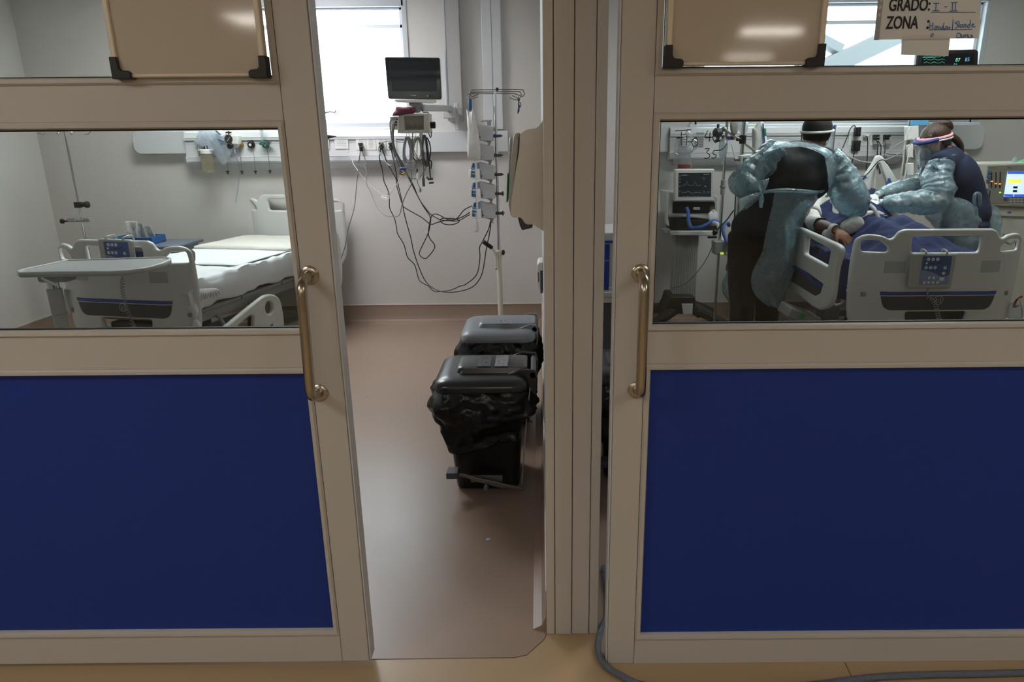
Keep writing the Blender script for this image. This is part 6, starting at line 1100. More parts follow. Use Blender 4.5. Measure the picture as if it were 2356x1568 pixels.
# ================================================================ through the gap beside the column
t = thing('supply_cabinet', (.35, 4.7, 0), 'grey cabinet with blue doors glimpsed between the column and right door', 'cabinet')
g = G(); g.bx(.19, .62, 4.5, 5.0, .66, 1.02); obj('cabinet_body', g, PENG, t, bevel=.005); g = G(); zt_ = at(1395, 554, Y=4.48).z; g.bx(.19, .62, 4.48, 5.0, zt_ - .012, zt_); obj('top_edge', g, BLUE, t); g = G(); x0, x1 = at(1386, 600, Y=4.49).x, at(1402, 600, Y=4.49).x
for a, b in ((562, 598), (601, 667)): g = G(); g.bx(x0 - .1, x1, 4.488, 4.5, at(1395, b, Y=4.49).z, at(1395, a, Y=4.49).z); obj('door', g, BLUE, t, bevel=.002)
g = G(); g.bx(.19, .62, 4.47, 5.0, at(1395, 683, Y=4.47).z, at(1395, 672, Y=4.47).z); g.bx(.19, .62, 4.49, 5.0, .55, .66); obj('drawer_front', g, PENG, t, bevel=.003)
g = G(); g.bx(.2, .6, 4.55, 4.95, 0, .56); obj('lower_body', g, DGREY, t)
g = G(); q = at(1398, 550, Y=4.6); softbox(g, Fr(q.x + .03, 4.65, 0), -.06, .06, -.08, .08, q.z - .01, q.z + .03, amp=.01, nu=20, nv=16); obj('folded_packet', g, pm('packet_blue_white', (170, 190, 214), .5), None, label='pale blue packet on top of the glimpsed cabinet', cat='packet')
bin_(.26, 3.0, .52, pm('lid_black', (22, 22, 24), .3, coat=.2), 'black pedal bin glimpsed through the gap beside the right door', 0)
# under and around the right bed
t = thing('floor_socket_box', (1.62, 4.35, 0), 'low grey box with a green switch on the floor beside the footboard', 'box')
g = G(); q = at(*c5(1060, 1450), Y=4.4); g.box((q.x, 4.4, q.z - .0), (.22, .2, .07), Matrix.Rotation(.35, 3, 'Y')); g.cyl((q.x, 4.4, 0), (q.x, 4.4, q.z), .03); obj('housing', g, GREY, t, bevel=.01); g = G(); q = at(*c5(1083, 1460), Y=4.27); g.box(q, (.035, .02, .04), Matrix.Rotation(.35, 3, 'Y')); obj('green_switch', g, pm('switch_green', (40, 140, 80), .4), t, bevel=.004)
t = thing('drain_bag', at(*c6(1690, 1490), Y=4.0), 'clear drain bag with red tube hanging at the far right of the footboard', 'drain bag'); soft_shape('bag', CLEAR, m6([(1640, 1380), (1720, 1380), (1730, 1500), (1640, 1500)]), 4.0, .04, t); g = G(); g.tube([at(*c6(*p), Y=4.0) for p in ((1730, 1320), (1690, 1350), (1670, 1395), (1700, 1390))], .007, 8); obj('red_tube', g, pm('tube_red', (120, 40, 30), .4), t); g = G(); g.tube([at(*c6(*p), Y=3.99) for p in ((1710, 1340), (1730, 1400), (1725, 1470), (1700, 1500))], .005, 8); obj('white_tube', g, CW, t)
# ================================================================ people
def a5(x, y, Y): return at(*c5(x, y), Y=Y)
def a6(x, y, Y): return at(*c6(x, y), Y=Y)
SKIN = pm('skin_light', (196, 148, 124), .55, sss=.1, bump=.08, bscale=120); SKINP = pm('skin_patient', (172, 126, 102), .55, sss=.1, bump=.1, bscale=120); SKIND = pm('skin_brown', (132, 88, 66), .55, sss=.08, bump=.1, bscale=120)
GOWN = film('gown_blue', (196, 224, 234), .34, .17, .36, bump=.5, bscale=26, tl=.5, ovar=.05); GLOVE = pm('glove_pale', (206, 212, 212), .35, bump=.2, bscale=50)
MASKW = pm('mask_white', (222, 224, 224), .8); VIS = film('visor_clear', (232, 240, 244), .10, .05, .7, bump=0)
def limb(g, pts, rs, n=14, k=5, flat=1): g.tube(pts, rs, n, k, flat=flat)
def head_shape(g, c, yaw, tilt=0, s=1.0, roll=0):
    """skull, jaw, nose, ears round c; yaw 0 looks to -Y"""
    R = Matrix.Rotation(yaw, 3, 'Z') @ Matrix.Rotation(tilt, 3, 'X') @ Matrix.Rotation(roll, 3, 'Y'); T = lambda x, y, z: c + R @ (V(x, y, z) * s)
    g.ball(T(0, .012, .03), (.078 * s, .098 * s, .092 * s), 20, R, 14); g.ball(T(0, -.03, -.03), (.062 * s, .068 * s, .085 * s), 18, R, 12); g.ball(T(0, -.052, -.085), (.036 * s, .034 * s, .03 * s), 12, R)
    g.tube([T(0, -.092, .02), T(0, -.108, -.01), T(0, -.116, -.028), T(0, -.1, -.036)], [.009 * s, .011 * s, .015 * s, .012 * s], 10, 4)
    for q in (-1, 1):
        g.ball(T(q * .077, .01, -.005), (.010 * s, .020 * s, .032 * s), 10, R); g.ball(T(q * .04, -.075, -.03), (.024 * s, .018 * s, .022 * s), 10, R); g.ball(T(q * .03, -.088, .03), (.022 * s, .010 * s, .008 * s), 10, R)
    g.tube([T(-.026, -.096, -.062), T(0, -.104, -.06), T(.026, -.096, -.062)], [.006 * s, .009 * s, .006 * s], 8, 4)
    return T, R
def eyes(T, par):
    for q in (-1, 1): g = G(); g.ball(T(q * .031, -.084, .012), .0125); e = obj('eye', g, pm('eye_white', (220, 216, 210), .2), par); g = G(); g.ball(T(q * .031, -.094, .012), .006); obj('iris', g, pm('iris_brown', (50, 34, 24), .2), e)
def hand_shape(g, w_, d, up, side=1, curl=.5, s=1.0, spread=.14):
    """palm and five separate fingers from wrist w_ along d; up = back of the hand; side = +1 thumb on the left of d seen from above"""
    d = d.normalized(); up = (up - d * up.dot(d)).normalized(); r = d.cross(up) * side; R = Matrix((r, d, up)).transposed()
    g.ball(w_ + d * .045 * s, (.040 * s, .05 * s, .016 * s), 14, R); g.ball(w_ + d * .065 * s + r * .018 * s, (.022 * s, .03 * s, .014 * s), 12, R); g.ball(w_ + d * .065 * s - r * .018 * s, (.022 * s, .03 * s, .014 * s), 12, R)
    L = [(.030, .070, .0085, .9), (.010, .078, .009, 1), (-.010, .074, .0088, 1.05), (-.029, .060, .0075, 1.15)]
    for i, (x, ln, rr, c_) in enumerate(L):
        b = w_ + d * (.085 - abs(x) * .25) * s + r * x * s; a = 0; P = [b - d * .02 * s, b]; dirx = (d + r * (x / .03) * spread).normalized()
        for j, fr in enumerate((.44, .31, .25)):
            a += curl * c_ * (.55 if j == 0 else .75); P.append(P[-1] + (dirx * math.cos(a) - up * math.sin(a)) * ln * fr * s)
        g.tube(P, [rr * s * 1.05, rr * s * 1.05, rr * s, rr * s * .92, rr * s * .72], 10, 4)
    b = w_ + d * .022 * s + r * .028 * s; P = [b - r * .01 * s, b + (r * .6 + d * .7) * .028 * s, b + (r * .75 + d * .9) * .045 * s - up * .006 * s, b + (r * .65 + d * 1.25) * .058 * s - up * .014 * s]; g.tube(P, [.014 * s, .013 * s, .0105 * s, .008 * s], 10, 4)
def patch(name, rows, m, par, nu=36, nv=36, amp=.008, sc_=9, solid=.0012, seed=0, pleat=0, **k):
    """cloth surface through rows of (world point) control points"""
    R = [smooth(r, max(2, nu // (len(r) - 1))) for r in rows]; n = min(len(r) for r in R); R = [r[:n] for r in R]; C_ = [smooth([r[i] for r in R], max(2, nv // (len(R) - 1))) for i in range(n)]; mN = min(len(c) for c in C_); g = G()
    vs = []
    for j in range(mN):
        for i in range(n):
            p = C_[i][j]; a = C_[min(i + 1, n - 1)][j] - C_[max(i - 1, 0)][j]; b = C_[i][min(j + 1, mN - 1)] - C_[i][max(j - 1, 0)]; nn = a.cross(b); nn = nn.normalized() if nn.length > 1e-9 else V(0, 0, 1)
            w_ = noise.noise(p * sc_ + V(seed, 0, 0)) + .5 * noise.noise(p * sc_ * 2.4 + V(0, seed, 0)); w_ += .3 - .8 * abs(noise.noise(p * sc_ * 1.7 + V(seed, 4, 0))) + pleat * math.sin(i / n * 26 + 2 * noise.noise(p * 3)); vs.append(p + nn * w_ * amp)
    g.add(vs, [(j * n + i, j * n + i + 1, (j + 1) * n + i + 1, (j + 1) * n + i) for j in range(mN - 1) for i in range(n - 1)]); return obj(name, g, m, par, solid=solid, ang=80, fix=False, **k)
def sleeve(name, pts, rs, m, par, amp=.016, seed=0, n=56, sc_=9, crease=.12):
    P = smooth(pts, 18); mN = len(P); g = G(); rings = []; up = None
    for i in range(mN):
        t_ = (P[min(i + 1, mN - 1)] - P[max(i - 1, 0)]).normalized()
        if up is None: up = t_.orthogonal().normalized()
        a = (up - t_ * up.dot(t_)).normalized(); b = t_.cross(a); up = a; q = i / (mN - 1) * (len(rs) - 1); j = min(int(q), len(rs) - 2); r = rs[j] + (rs[j + 1] - rs[j]) * (q - j); ring = []
        for k in range(n):
            h = 2 * PI * k / n; d = a * math.cos(h) + b * math.sin(h); p = P[i] + d * r; w_ = noise.noise(p * sc_ + V(seed, 1, 2)) + .5 - 1.3 * abs(noise.noise(p * sc_ * 1.5 + V(seed, 5, 1))) - .7 * abs(noise.noise(p * sc_ * 3.1 + V(5, seed, 1))) + crease * math.sin(i * .8 + 3 * noise.noise(p * 8 + V(seed, 0, 0))); ring.append(p + d * w_ * amp)
        rings.append(ring)
    g.loft(rings, cap=False); return obj(name, g, m, par, solid=.001, ang=80, fix=False)
# ---------------------------------------------------------------- the man leaning over the bed
Y0 = 4.72
sh_l, sh_r = a5(880, 305, 4.74), a5(1275, 345, 4.80); neck = a5(1150, 262, 4.84); hc = a5(1192, 150, 4.90)
mid = a5(1015, 470, 4.74); waist = a5(900, 590, 4.73); hip = a5(765, 800, 4.74)
el_l, wr_l = a5(665, 470, 4.68), a5(790, 600, 4.90)
el_r, wr_r = a5(1440, 610, 4.78), a5(1500, 655, 5.02)
t = thing('person', (hip.x, Y0, 0), 'person in black cap and open-backed pale gown bending over the patient from the left', 'person')
MAN = t
fl, fr = V(hip.x - .06, 4.70, 0), V(hip.x + .17, 4.82, 0)
def leg_pts(h, f, kx=0): return [h, h.lerp(f, .35) + V(kx, .01, 0), h.lerp(f, .55) + V(kx, .0, 0), h.lerp(f, .78) + V(0, .03, 0), f + V(0, .04, .09)]
g = G()
g.ball(hip, (.165, .12, .12), 20); limb(g, [hip, waist, mid, (sh_l + sh_r) / 2 + V(.0, .02, -.10), neck + V(0, .02, 0)], [.145, .13, .13, .11, .06], 20, 6); limb(g, [sh_l, (sh_l + sh_r) / 2 + V(0, 0, -.01), sh_r], [.066, .066, .066], 16)
g.ball((sh_l + mid) / 2, (.10, .08, .12)); g.ball((sh_r + mid) / 2, (.10, .08, .12)); limb(g, [neck - V(0, -.02, .03), neck + V(.01, .02, .04), hc + V(0, .01, -.05)], [.068, .060, .058], 14)
limb(g, [sh_l, sh_l.lerp(el_l, .5), el_l, el_l.lerp(wr_l, .5), wr_l], [.062, .052, .044, .04, .028], 14); limb(g, [sh_r, sh_r.lerp(el_r, .5), el_r, el_r.lerp(wr_r, .5), wr_r], [.064, .054, .046, .04, .028], 14)
for s_, f in ((-1, fl), (1, fr)): limb(g, leg_pts(hip + V(s_ * .085, .01, -.06), f), [.095, .08, .06, .055, .04], 16); g.ball(f + V(.0, .06, .04), (.045, .11, .04)); 
T, R = head_shape(g, hc, math.radians(150), .0, 1.04, 0)
body = remesh('body', g, SKIND, t, .011, 5)
eyes(T, t)
# shirt and trousers
SHIRT = pm('charcoal_shirt', (26, 28, 33), .85, bump=.4, bscale=16, var=.1); TROU = pm('charcoal_trousers', (11, 12, 16), .9, bump=.3, bscale=14, var=.1)
g = G(); limb(g, [hip + V(-.0, 0, -.05), waist, mid, (sh_l + sh_r) / 2 + V(0, 0, -.09), neck - V(.01, 0, .03)], [.158, .148, .17, .165, .098], 22, 6); g.ball(hip + V(0, 0, -.02), (.185, .142, .15), 20); limb(g, [sh_l - V(0, 0, .01), (sh_l + sh_r) / 2 + V(0, 0, .025), sh_r - V(0, 0, .01)], [.09, .092, .09], 18); g.ball((sh_l + mid) / 2 - V(.03, 0, .02), (.14, .13, .17)); g.ball((sh_r + mid) / 2 + V(.02, 0, -.02), (.14, .13, .19)); limb(g, [sh_l, sh_l.lerp(el_l, .62)], [.088, .078], 14); limb(g, [sh_r, sh_r.lerp(el_r, .55)], [.09, .08], 14)
remesh('shirt', g, SHIRT, t, .014, 6)
g = G(); g.ball(hip + V(0, 0, -.04), (.178, .14, .13), 20)
for s_, f in ((-1, fl), (1, fr)): limb(g, leg_pts(hip + V(s_ * .085, .01, -.06), f)[:-1] + [f + V(0, .04, .05)], [.115, .102, .085, .078, .076], 18)
remesh('trousers', g, TROU, t, .014, 4)
for f in (fl, fr): g = G(); g.ball(f + V(0, .07, .045), (.052, .135, .05)); g.bx(f.x - .045, f.x + .045, f.y - .06, f.y + .19, 0, .02); obj('shoe', g, BLACK, t, bevel=.004)
# cap, shield band, visor, mask, glasses strap
g = G(); CAPM = pm('black_cap', (20, 20, 22), .85, bump=.4, bscale=40)
rings = []
for k, (z, r) in enumerate(((-.045, .084), (-.02, .094), (.02, .100), (.055, .100), (.085, .088), (.108, .062), (.12, .02))): rings.append([T(math.cos(a) * r * .93, math.sin(a) * r * 1.12 + .014 + (-.02 if z < 0 and math.sin(a) < 0 else 0), z + (.035 if z < .0 and math.sin(a) < .2 else 0) + .003 * math.sin(5 * a)) for a in [2 * PI * i / 28 for i in range(28)]])
g.loft(rings); obj('cap', g, CAPM, t, ang=60)
g = G(); g.tube([T(math.cos(a) * .099, math.sin(a) * .117 + .012, .018 - .012 * math.sin(a)) for a in [2 * PI * i / 30 for i in range(30)]], .0085, 8, closed=True, flat=1); bnd = obj('shield_band', g, MASKW, t)
rings = [[T(math.sin(a) * .108, -math.cos(a) * .128 - .012 - z_ * .05, .05 - z_) for a in [math.radians(x) for x in range(-80, 81, 10)]] for z_ in (0, .06, .12, .18, .22)]
g = G(); n_ = len(rings[0]); g.add([p for r in rings for p in r], [(j * n_ + i, j * n_ + i + 1, (j + 1) * n_ + i + 1, (j + 1) * n_ + i) for j in range(4) for i in range(n_ - 1)]); obj('visor', g, VIS, t, solid=.001, fix=False, ang=60)
g = G(); g.tube([T(math.sin(a) * .104, -math.cos(a) * .126 - .006, .045) for a in [math.radians(x) for x in range(-75, 76, 15)]], .011, 8); obj('visor_foam', g, pm('foam_blue', (60, 110, 190), .6), t)
def mask(T, par):
    g = G(); rings = []
    for k, (f_, dz, s_) in enumerate(((0.0, 0, 1), (.018, 0, .93), (.034, 0, .72), (.044, 0, .35), (.046, 0, .02))): rings.append([T(math.cos(a) * .052 * s_, -.082 - f_ - .01 * (1 - abs(math.cos(a))), -.052 + math.sin(a) * .05 * s_) for a in [2 * PI * i / 20 for i in range(20)]])
    g.loft(rings, cap=False); m_ = obj('mask', g, MASKW, par, ang=60, solid=.002)
    g = G()
    for q in (-1, 1): g.tube([T(q * .052, -.078, -.035), T(q * .074, -.03, -.01), T(q * .083, .02, .012), T(q * .078, .02, -.03), T(q * .072, -.02, -.05), T(q * .052, -.076, -.07)], .0018, 6)
    obj('ear_loop', g, MASKW, m_)
mask(T, t)
# gloves
for w_, e, d2, sd, nm in ((wr_r, el_r, V(.55, .5, -.25), 1, 'glove'), (wr_l, el_l, V(.8, .2, .1), -1, 'glove')):
    g = G(); d = ((w_ - e).normalized() + d2).normalized(); limb(g, [w_ - d * .05, w_], [.034, .030], 12); hand_shape(g, w_, d, V(0, -.3, 1) if sd == 1 else V(0, -1, .2), sd, .55); remesh('glove', g, GLOVE, t, .0045, 2, .4)
# gown: sleeves, back panels, belt and bow, skirt
sleeve('gown_sleeve', [sh_r + V(-.03, -.01, .01), a5(1330, 420, 4.77), a5(1395, 540, 4.74), el_r + V(.01, -.02, -.03), wr_r + V(0, 0, .0)], [.10, .108, .112, .105, .052], GOWN, t, .013, 3)
sleeve('gown_sleeve', [sh_l + V(.02, -.01, .02), a5(800, 370, 4.70), a5(700, 455, 4.66), el_l + V(0, -.01, -.02), a5(690, 545, 4.6), wr_l], [.095, .10, .098, .095, .08, .055], GOWN, t, .014, 6)
YF = 4.545
patch('gown_back_panel', [[a5(905, 200, 4.70), a5(975, 212, 4.64), a5(1050, 228, 4.63)], [a5(830, 270, 4.60), a5(875, 258, 4.56), a5(920, 250, 4.56)], [a5(765, 350, 4.58), a5(800, 340, 4.545), a5(838, 320, 4.54)], [a5(740, 420, 4.58), a5(768, 425, 4.54), a5(798, 430, 4.54)], [a5(740, 480, 4.58), a5(760, 485, 4.545), a5(780, 490, 4.55)]], GOWN, t, seed=2, amp=.006)
patch('gown_back_panel', [[a5(1050, 212, 4.72), a5(1085, 216, 4.68), a5(1130, 236, 4.65)], [a5(1160, 225, 4.72), a5(1200, 250, 4.66), a5(1230, 290, 4.62)], [a5(1280, 270, 4.74), a5(1275, 330, 4.64), a5(1258, 380, 4.60)], [a5(1350, 350, 4.74), a5(1295, 430, 4.62), a5(1265, 470, 4.585)], [a5(1330, 480, 4.74), a5(1292, 530, 4.63), a5(1268, 560, 4.60)], [a5(1290, 590, 4.72), a5(1265, 605, 4.66), a5(1245, 605, 4.63)]], GOWN, t, seed=4, amp=.006)
patch('gown_collar', [[a5(895, 205, 4.66), a5(1000, 205, 4.62), a5(1120, 212, 4.62), a5(1230, 240, 4.65), a5(1310, 290, 4.70)], [a5(875, 232, 4.60), a5(1000, 226, 4.57), a5(1120, 236, 4.57), a5(1220, 268, 4.59), a5(1290, 310, 4.66)], [a5(865, 260, 4.575), a5(1000, 244, 4.545), a5(1110, 250, 4.545), a5(1200, 285, 4.565), a5(1268, 330, 4.62)]], GOWN, t, seed=19, amp=.005)
g = G(); g.tube([a5(795, 575, YF), a5(860, 562, YF - .01), a5(950, 556, YF - .012), a5(1080, 562, YF), a5(1180, 570, YF + .06), a5(1240, 560, YF + .14)], [.008, .012, .014, .014, .012, .01], 10, flat=1); obj('gown_belt', g, GOWN, t)
patch('gown_bow', [[a5(762, 488, 4.50), a5(805, 482, 4.49), a5(848, 470, 4.50)], [a5(768, 530, 4.50), a5(805, 525, 4.48), a5(832, 530, 4.50)], [a5(782, 575, 4.52), a5(792, 572, 4.51), a5(802, 575, 4.52)]], GOWN, t, 14, 14, seed=7, amp=.004)
patch('gown_bow', [[a5(622, 622, 4.50), a5(626, 660, 4.49), a5(632, 702, 4.50)], [a5(700, 590, 4.50), a5(705, 640, 4.48), a5(690, 690, 4.50)], [a5(780, 570, 4.52), a5(785, 590, 4.51), a5(775, 615, 4.52)]], GOWN, t, 14, 14, seed=9, amp=.004)
g = G(); g.tube([a5(790, 575, 4.51), a5(784, 620, 4.50), a5(788, 680, 4.50)], [.012, .02, .018], 10, flat=.6); g.tube([a5(792, 580, 4.51), a5(800, 620, 4.50), a5(797, 650, 4.50)], [.012, .014, .01], 10, flat=.6); obj('gown_tie', g, GOWN, t)
rows = [(560, 885, 1220, 800), (640, 872, 1165, 740), (720, 856, 1120, 690), (800, 836, 1085, 660), (900, 815, 1062, 625), (1000, 795, 1052, 600), (1080, 755, 1045, 575), (1160, 722, 1020, 545), (1240, 716, 985, 522), (1320, 750, 955, 540), (1400, 840, 930, 585)]
R_ = []
for y, l, r, le in rows: R_.append([a5(l, y, 4.56), a5(l * .6 + r * .4, y, 4.535), a5(l * .25 + r * .75, y + 8, 4.56), a5(r, y, 4.66), a5(r - 15, y, 4.86), a5((r + le) / 2, y, 4.98), a5(le + 10, y, 4.94), a5(le, y, 4.86), a5(le + 45, y, 4.79)])
patch('gown_skirt', R_, GOWN, t, 72, 60, amp=.014, sc_=7, pleat=.35, seed=11)
# ---------------------------------------------------------------- the woman at the other side
hc = a6(1092, 212, 5.12); neck = a6(1190, 290, 5.10); sh_n = a6(1130, 385, 4.96); sh_f = a6(1190, 350, 5.28); shm = (sh_n + sh_f) / 2
mid = a6(1245, 470, 5.10); hip = a6(1330, 720, 5.10); el_n = a6(1135, 640, 4.84); wr_n = a6(700, 650, 4.96); el_f = a6(985, 530, 5.26); wr_f = a6(680, 595, 5.12)
t = thing('person', (hip.x, 5.1, 0), 'person with pink headband, white mask and pale gown reaching over the patient from the right', 'person')
g = G(); fl, fr = V(hip.x, 4.98, 0), V(hip.x + .03, 5.24, 0)
g.ball(hip, (.12, .16, .13), 20); limb(g, [hip, a6(1300, 600, 5.1), mid, shm - V(0, 0, .03), neck], [.135, .12, .135, .14, .06], 20, 6); limb(g, [sh_n, shm + V(.02, 0, .02), sh_f], [.062, .08, .062], 16); limb(g, [neck - V(0, 0, .05), neck, hc + V(.03, 0, -.03)], [.058, .052, .052], 14)
limb(g, [sh_n, sh_n.lerp(el_n, .5), el_n, el_n.lerp(wr_n, .5), wr_n], [.054, .046, .04, .034, .024], 14); limb(g, [sh_f, sh_f.lerp(el_f, .5), el_f, el_f.lerp(wr_f, .5), wr_f], [.054, .046, .04, .034, .024], 14)
for s_, f in ((-1, fl), (1, fr)): limb(g, leg_pts(hip + V(0, s_ * .085, -.06), f), [.095, .08, .058, .05, .036], 16); g.ball(f + V(-.06, .0, .04), (.11, .045, .04))
T, R = head_shape(g, hc, math.radians(-72), .36, .97)
remesh('body', g, SKIN, t, .011, 5); eyes(T, t)
NAVYS = pm('navy_scrub', (22, 34, 62), .9, bump=.3, bscale=16, var=.1)
g = G(); limb(g, [hip, a6(1310, 600, 5.1), mid, shm - V(-.02, 0, .03), neck + V(.02, 0, -.03)], [.16, .145, .165, .165, .085], 22, 6); limb(g, [sh_n, shm + V(.03, 0, .02), sh_f], [.09, .112, .09], 16); limb(g, [sh_n, sh_n.lerp(el_n, .5)], [.078, .07]); limb(g, [sh_f, sh_f.lerp(el_f, .5)], [.078, .07]); g.ball(hip, (.15, .185, .16), 20); remesh('scrub_top', g, NAVYS, t, .014, 6)
g = G(); g.ball(hip - V(0, 0, .04), (.14, .175, .13), 20)
for s_, f in ((-1, fl), (1, fr)): limb(g, leg_pts(hip + V(0, s_ * .085, -.06), f)[:-1] + [f + V(0, 0, .05)], [.118, .1, .08, .07, .07], 18)
remesh('scrub_trousers', g, NAVYS, t, .014, 4)
for f in (fl, fr): g = G(); g.ball(f + V(-.07, 0, .04), (.13, .05, .045)); g.bx(f.x - .19, f.x + .05, f.y - .045, f.y + .045, 0, .02); obj('shoe', g, WHITE, t, bevel=.004)
HAIR = pm('brown_hair', (58, 40, 30), .5, bump=.6, bscale=90, var=.3, vscale=30)
g = G()
def HR(x, y, z): return T(x, y, z)
rings = []
for k, (z, r, yo) in enumerate(((-.075, .064, .055), (-.05, .084, .04), (-.01, .096, .03), (.03, .103, .024), (.07, .098, .02), (.105, .078, .02), (.135, .03, .02))): rings.append([HR(math.cos(a) * r * .92, yo + math.sin(a) * r * 1.08 if math.sin(a) > -.35 or z > .04 else yo + -.35 * r * 1.08, z + .003 * math.sin(9 * a)) for a in [2 * PI * i / 32 for i in range(32)]])
g.loft(rings); h_ = obj('hair', g, HAIR, t, ang=70)
g = G(); bc = a6(1165, 92, 5.12); g.ball(bc, (.062, .05, .045), 18); 
for i in range(5): a0 = i * .7; g.tube([bc + V(math.cos(a + a0) * .055, math.sin(a + a0) * .04, .02 * math.sin(2 * a + i)) for a in [k * .5 for k in range(9)]], .011, 8)
obj('hair_bun', g, HAIR, t, ang=70); g = G(); g.tube([T(0, .1, .03), a6(1245, 185, 5.15), a6(1285, 235, 5.16), a6(1305, 290, 5.15)], [.03, .026, .022, .008], 12); obj('ponytail', g, HAIR, t)
PINK = pm('pink_headband', (222, 160, 176), .8, bump=.4, bscale=40); g = G(); g.tube([T(math.cos(a) * .1, math.sin(a) * .115 + .016, .036 - .016 * math.sin(a)) for a in [2 * PI * i / 30 for i in range(30)]], [.011, .013, .012, .014, .011], 8, closed=True); obj('headband', g, PINK, t)
g = G(); g.tube([T(math.cos(a) * .104, math.sin(a) * .122 + .012, .02 - .022 * math.sin(a)) for a in [2 * PI * i / 30 for i in range(30)]], .0075, 8, closed=True); obj('shield_band', g, MASKW, t)
rings = [[T(math.sin(a) * .104, -math.cos(a) * .126 - .016 - z_ * .03, .052 - z_) for a in [math.radians(x) for x in range(-75, 76, 10)]] for z_ in (0, .06, .12, .18, .23)]
g = G(); n_ = len(rings[0]); g.add([p for r in rings for p in r], [(j * n_ + i, j * n_ + i + 1, (j + 1) * n_ + i + 1, (j + 1) * n_ + i) for j in range(4) for i in range(n_ - 1)]); obj('visor', g, VIS, t, solid=.001, fix=False, ang=60)
g = G(); g.tube([T(math.sin(a) * .102, -math.cos(a) * .124 - .01, .044) for a in [math.radians(x) for x in range(-70, 71, 14)]], .013, 8); obj('visor_foam', g, pm('foam_navy', (30, 52, 120), .6), t)
mask(T, t)
for w_, e, d2, sd in ((wr_n, el_n, V(-.2, .1, -.1), 1), (wr_f, el_f, V(-.1, -.1, -.25), -1)):
    g = G(); d = ((w_ - e).normalized() + d2).normalized(); limb(g, [w_ - d * .05, w_], [.030, .027], 12); hand_shape(g, w_, d, V(0, -.35, 1), sd, .5, .93); remesh('glove', g, GLOVE, t, .0045, 2, .4)
sleeve('gown_sleeve', [sh_n + V(.0, -.01, .02), a6(1120, 470, 4.91), a6(1125, 570, 4.86), a6(1090, 640, 4.84), a6(950, 640, 4.88), a6(800, 650, 4.92), wr_n + V(.03, 0, 0)], [.085, .10, .104, .09, .078, .062, .040], GOWN, t, .012, 13)
sleeve('gown_sleeve', [sh_f, a6(1080, 440, 5.27), el_f, a6(850, 550, 5.2), wr_f + V(.02, 0, 0)], [.085, .09, .085, .07, .042], GOWN, t, .012, 16)
patch('gown_yoke', [[a6(1230, 285, 5.02), a6(1270, 268, 5.12), a6(1320, 275, 5.22)], [a6(1160, 320, 4.93), a6(1255, 300, 4.98), a6(1345, 320, 5.12)], [a6(1085, 345, 4.88), a6(1100, 345, 4.86), a6(1120, 330, 4.86)]], GOWN, t, seed=21, amp=.006)
patch('gown_front', [[a6(1060, 350, 4.92), a6(1085, 345, 4.86), a6(1090, 350, 4.85)], [a6(1100, 440, 4.86), a6(1150, 450, 4.84), a6(1160, 470, 4.86)], [a6(1060, 600, 4.88), a6(1140, 570, 4.84), a6(1165, 580, 4.86)], [a6(1040, 700, 4.90), a6(1130, 660, 4.86), a6(1170, 600, 4.87)]], GOWN, t, seed=23, amp=.007)
R_ = []
for y, l, r in ((600, 1150, 1260), (640, 1090, 1370), (690, 1050, 1420), (740, 1035, 1440), (790, 1080, 1460), (850, 1120, 1480), (950, 1130, 1500), (1100, 1140, 1510), (1300, 1150, 1520)): R_.append([a6(r + 70, y, 5.2), a6(r + 20, y + 6, 5.06), a6(r - 20, y + 10, 4.93), a6((l + r) / 2, y + 5, 4.86), a6(l + 40, y, 4.88), a6(l, y + 8, 4.98), a6(l + 5, y + 10, 5.2)])
patch('gown_skirt', R_, GOWN, t, 60, 50, amp=.014, sc_=8, seed=25, pleat=.3)
patch('gown_flap', [[a6(1430, 690, 5.0), a6(1490, 660, 4.98), a6(1560, 680, 5.0)], [a6(1425, 760, 5.0), a6(1505, 750, 4.97), a6(1590, 760, 5.0)], [a6(1440, 840, 5.0), a6(1510, 850, 4.97), a6(1580, 840, 5.0)], [a6(1470, 900, 5.0), a6(1530, 930, 4.98), a6(1580, 900, 5.0)]], GOWN, t, seed=28, amp=.01)
g = G(); g.tube([a6(1400, 700, 4.95), a6(1385, 630, 4.93), a6(1395, 582, 4.93), a6(1425, 590, 4.93), a6(1425, 650, 4.94), a6(1412, 700, 4.95)], [.008, .012, .013, .013, .012, .008], 10); obj('gown_bow', g, GOWN, t)
# ---------------------------------------------------------------- the patient
t = thing('person', F2(0, 1.0, .88), 'patient lying in the blue bed, one bare forearm resting over the bedside', 'person'); PAT = t
P_ = lambda x, y, z: F2(x, y, z)
hd = P_(-.05, 1.80, 1.31); nk = P_(-.05, 1.66, 1.20); ch = P_(-.04, 1.42, 1.10); be = P_(-.02, 1.10, .985); pe = P_(0, .92, .965)
shr = P_(-.26, 1.52, 1.14); elr = a5(1170, 790, 4.98); wrr = a5(1330, 845, 4.62)
g = G(); limb(g, [pe, be, ch, nk], [.135, .13, .15, .07], 20, 6, 1); limb(g, [shr, ch + V(0, .1, .04), P_(.18, 1.52, 1.14)], [.07, .09, .07], 16); limb(g, [nk, nk.lerp(hd, .6)], [.058, .055], 12)
limb(g, [shr, shr.lerp(elr, .5), elr, elr.lerp(wrr, .5), wrr], [.06, .052, .045, .04, .027], 16); shl = P_(.18, 1.52, 1.14); limb(g, [shl, P_(.34, 1.3, 1.0), P_(.3, 1.0, .98), P_(.1, .95, 1.06)], [.058, .05, .04, .03], 14)
for s_ in (-1, 1): limb(g, [pe + V(s_ * .09, 0, 0), P_(s_ * .09, .62, .945), P_(s_ * .10, .42, .925), P_(s_ * .10, .38, .93)], [.08, .058, .042, .036], 14)
R3 = Matrix.Rotation(math.radians(180), 3, 'Z')
Th, Rh = head_shape(g, hd, 0, math.radians(-60), 1.0)
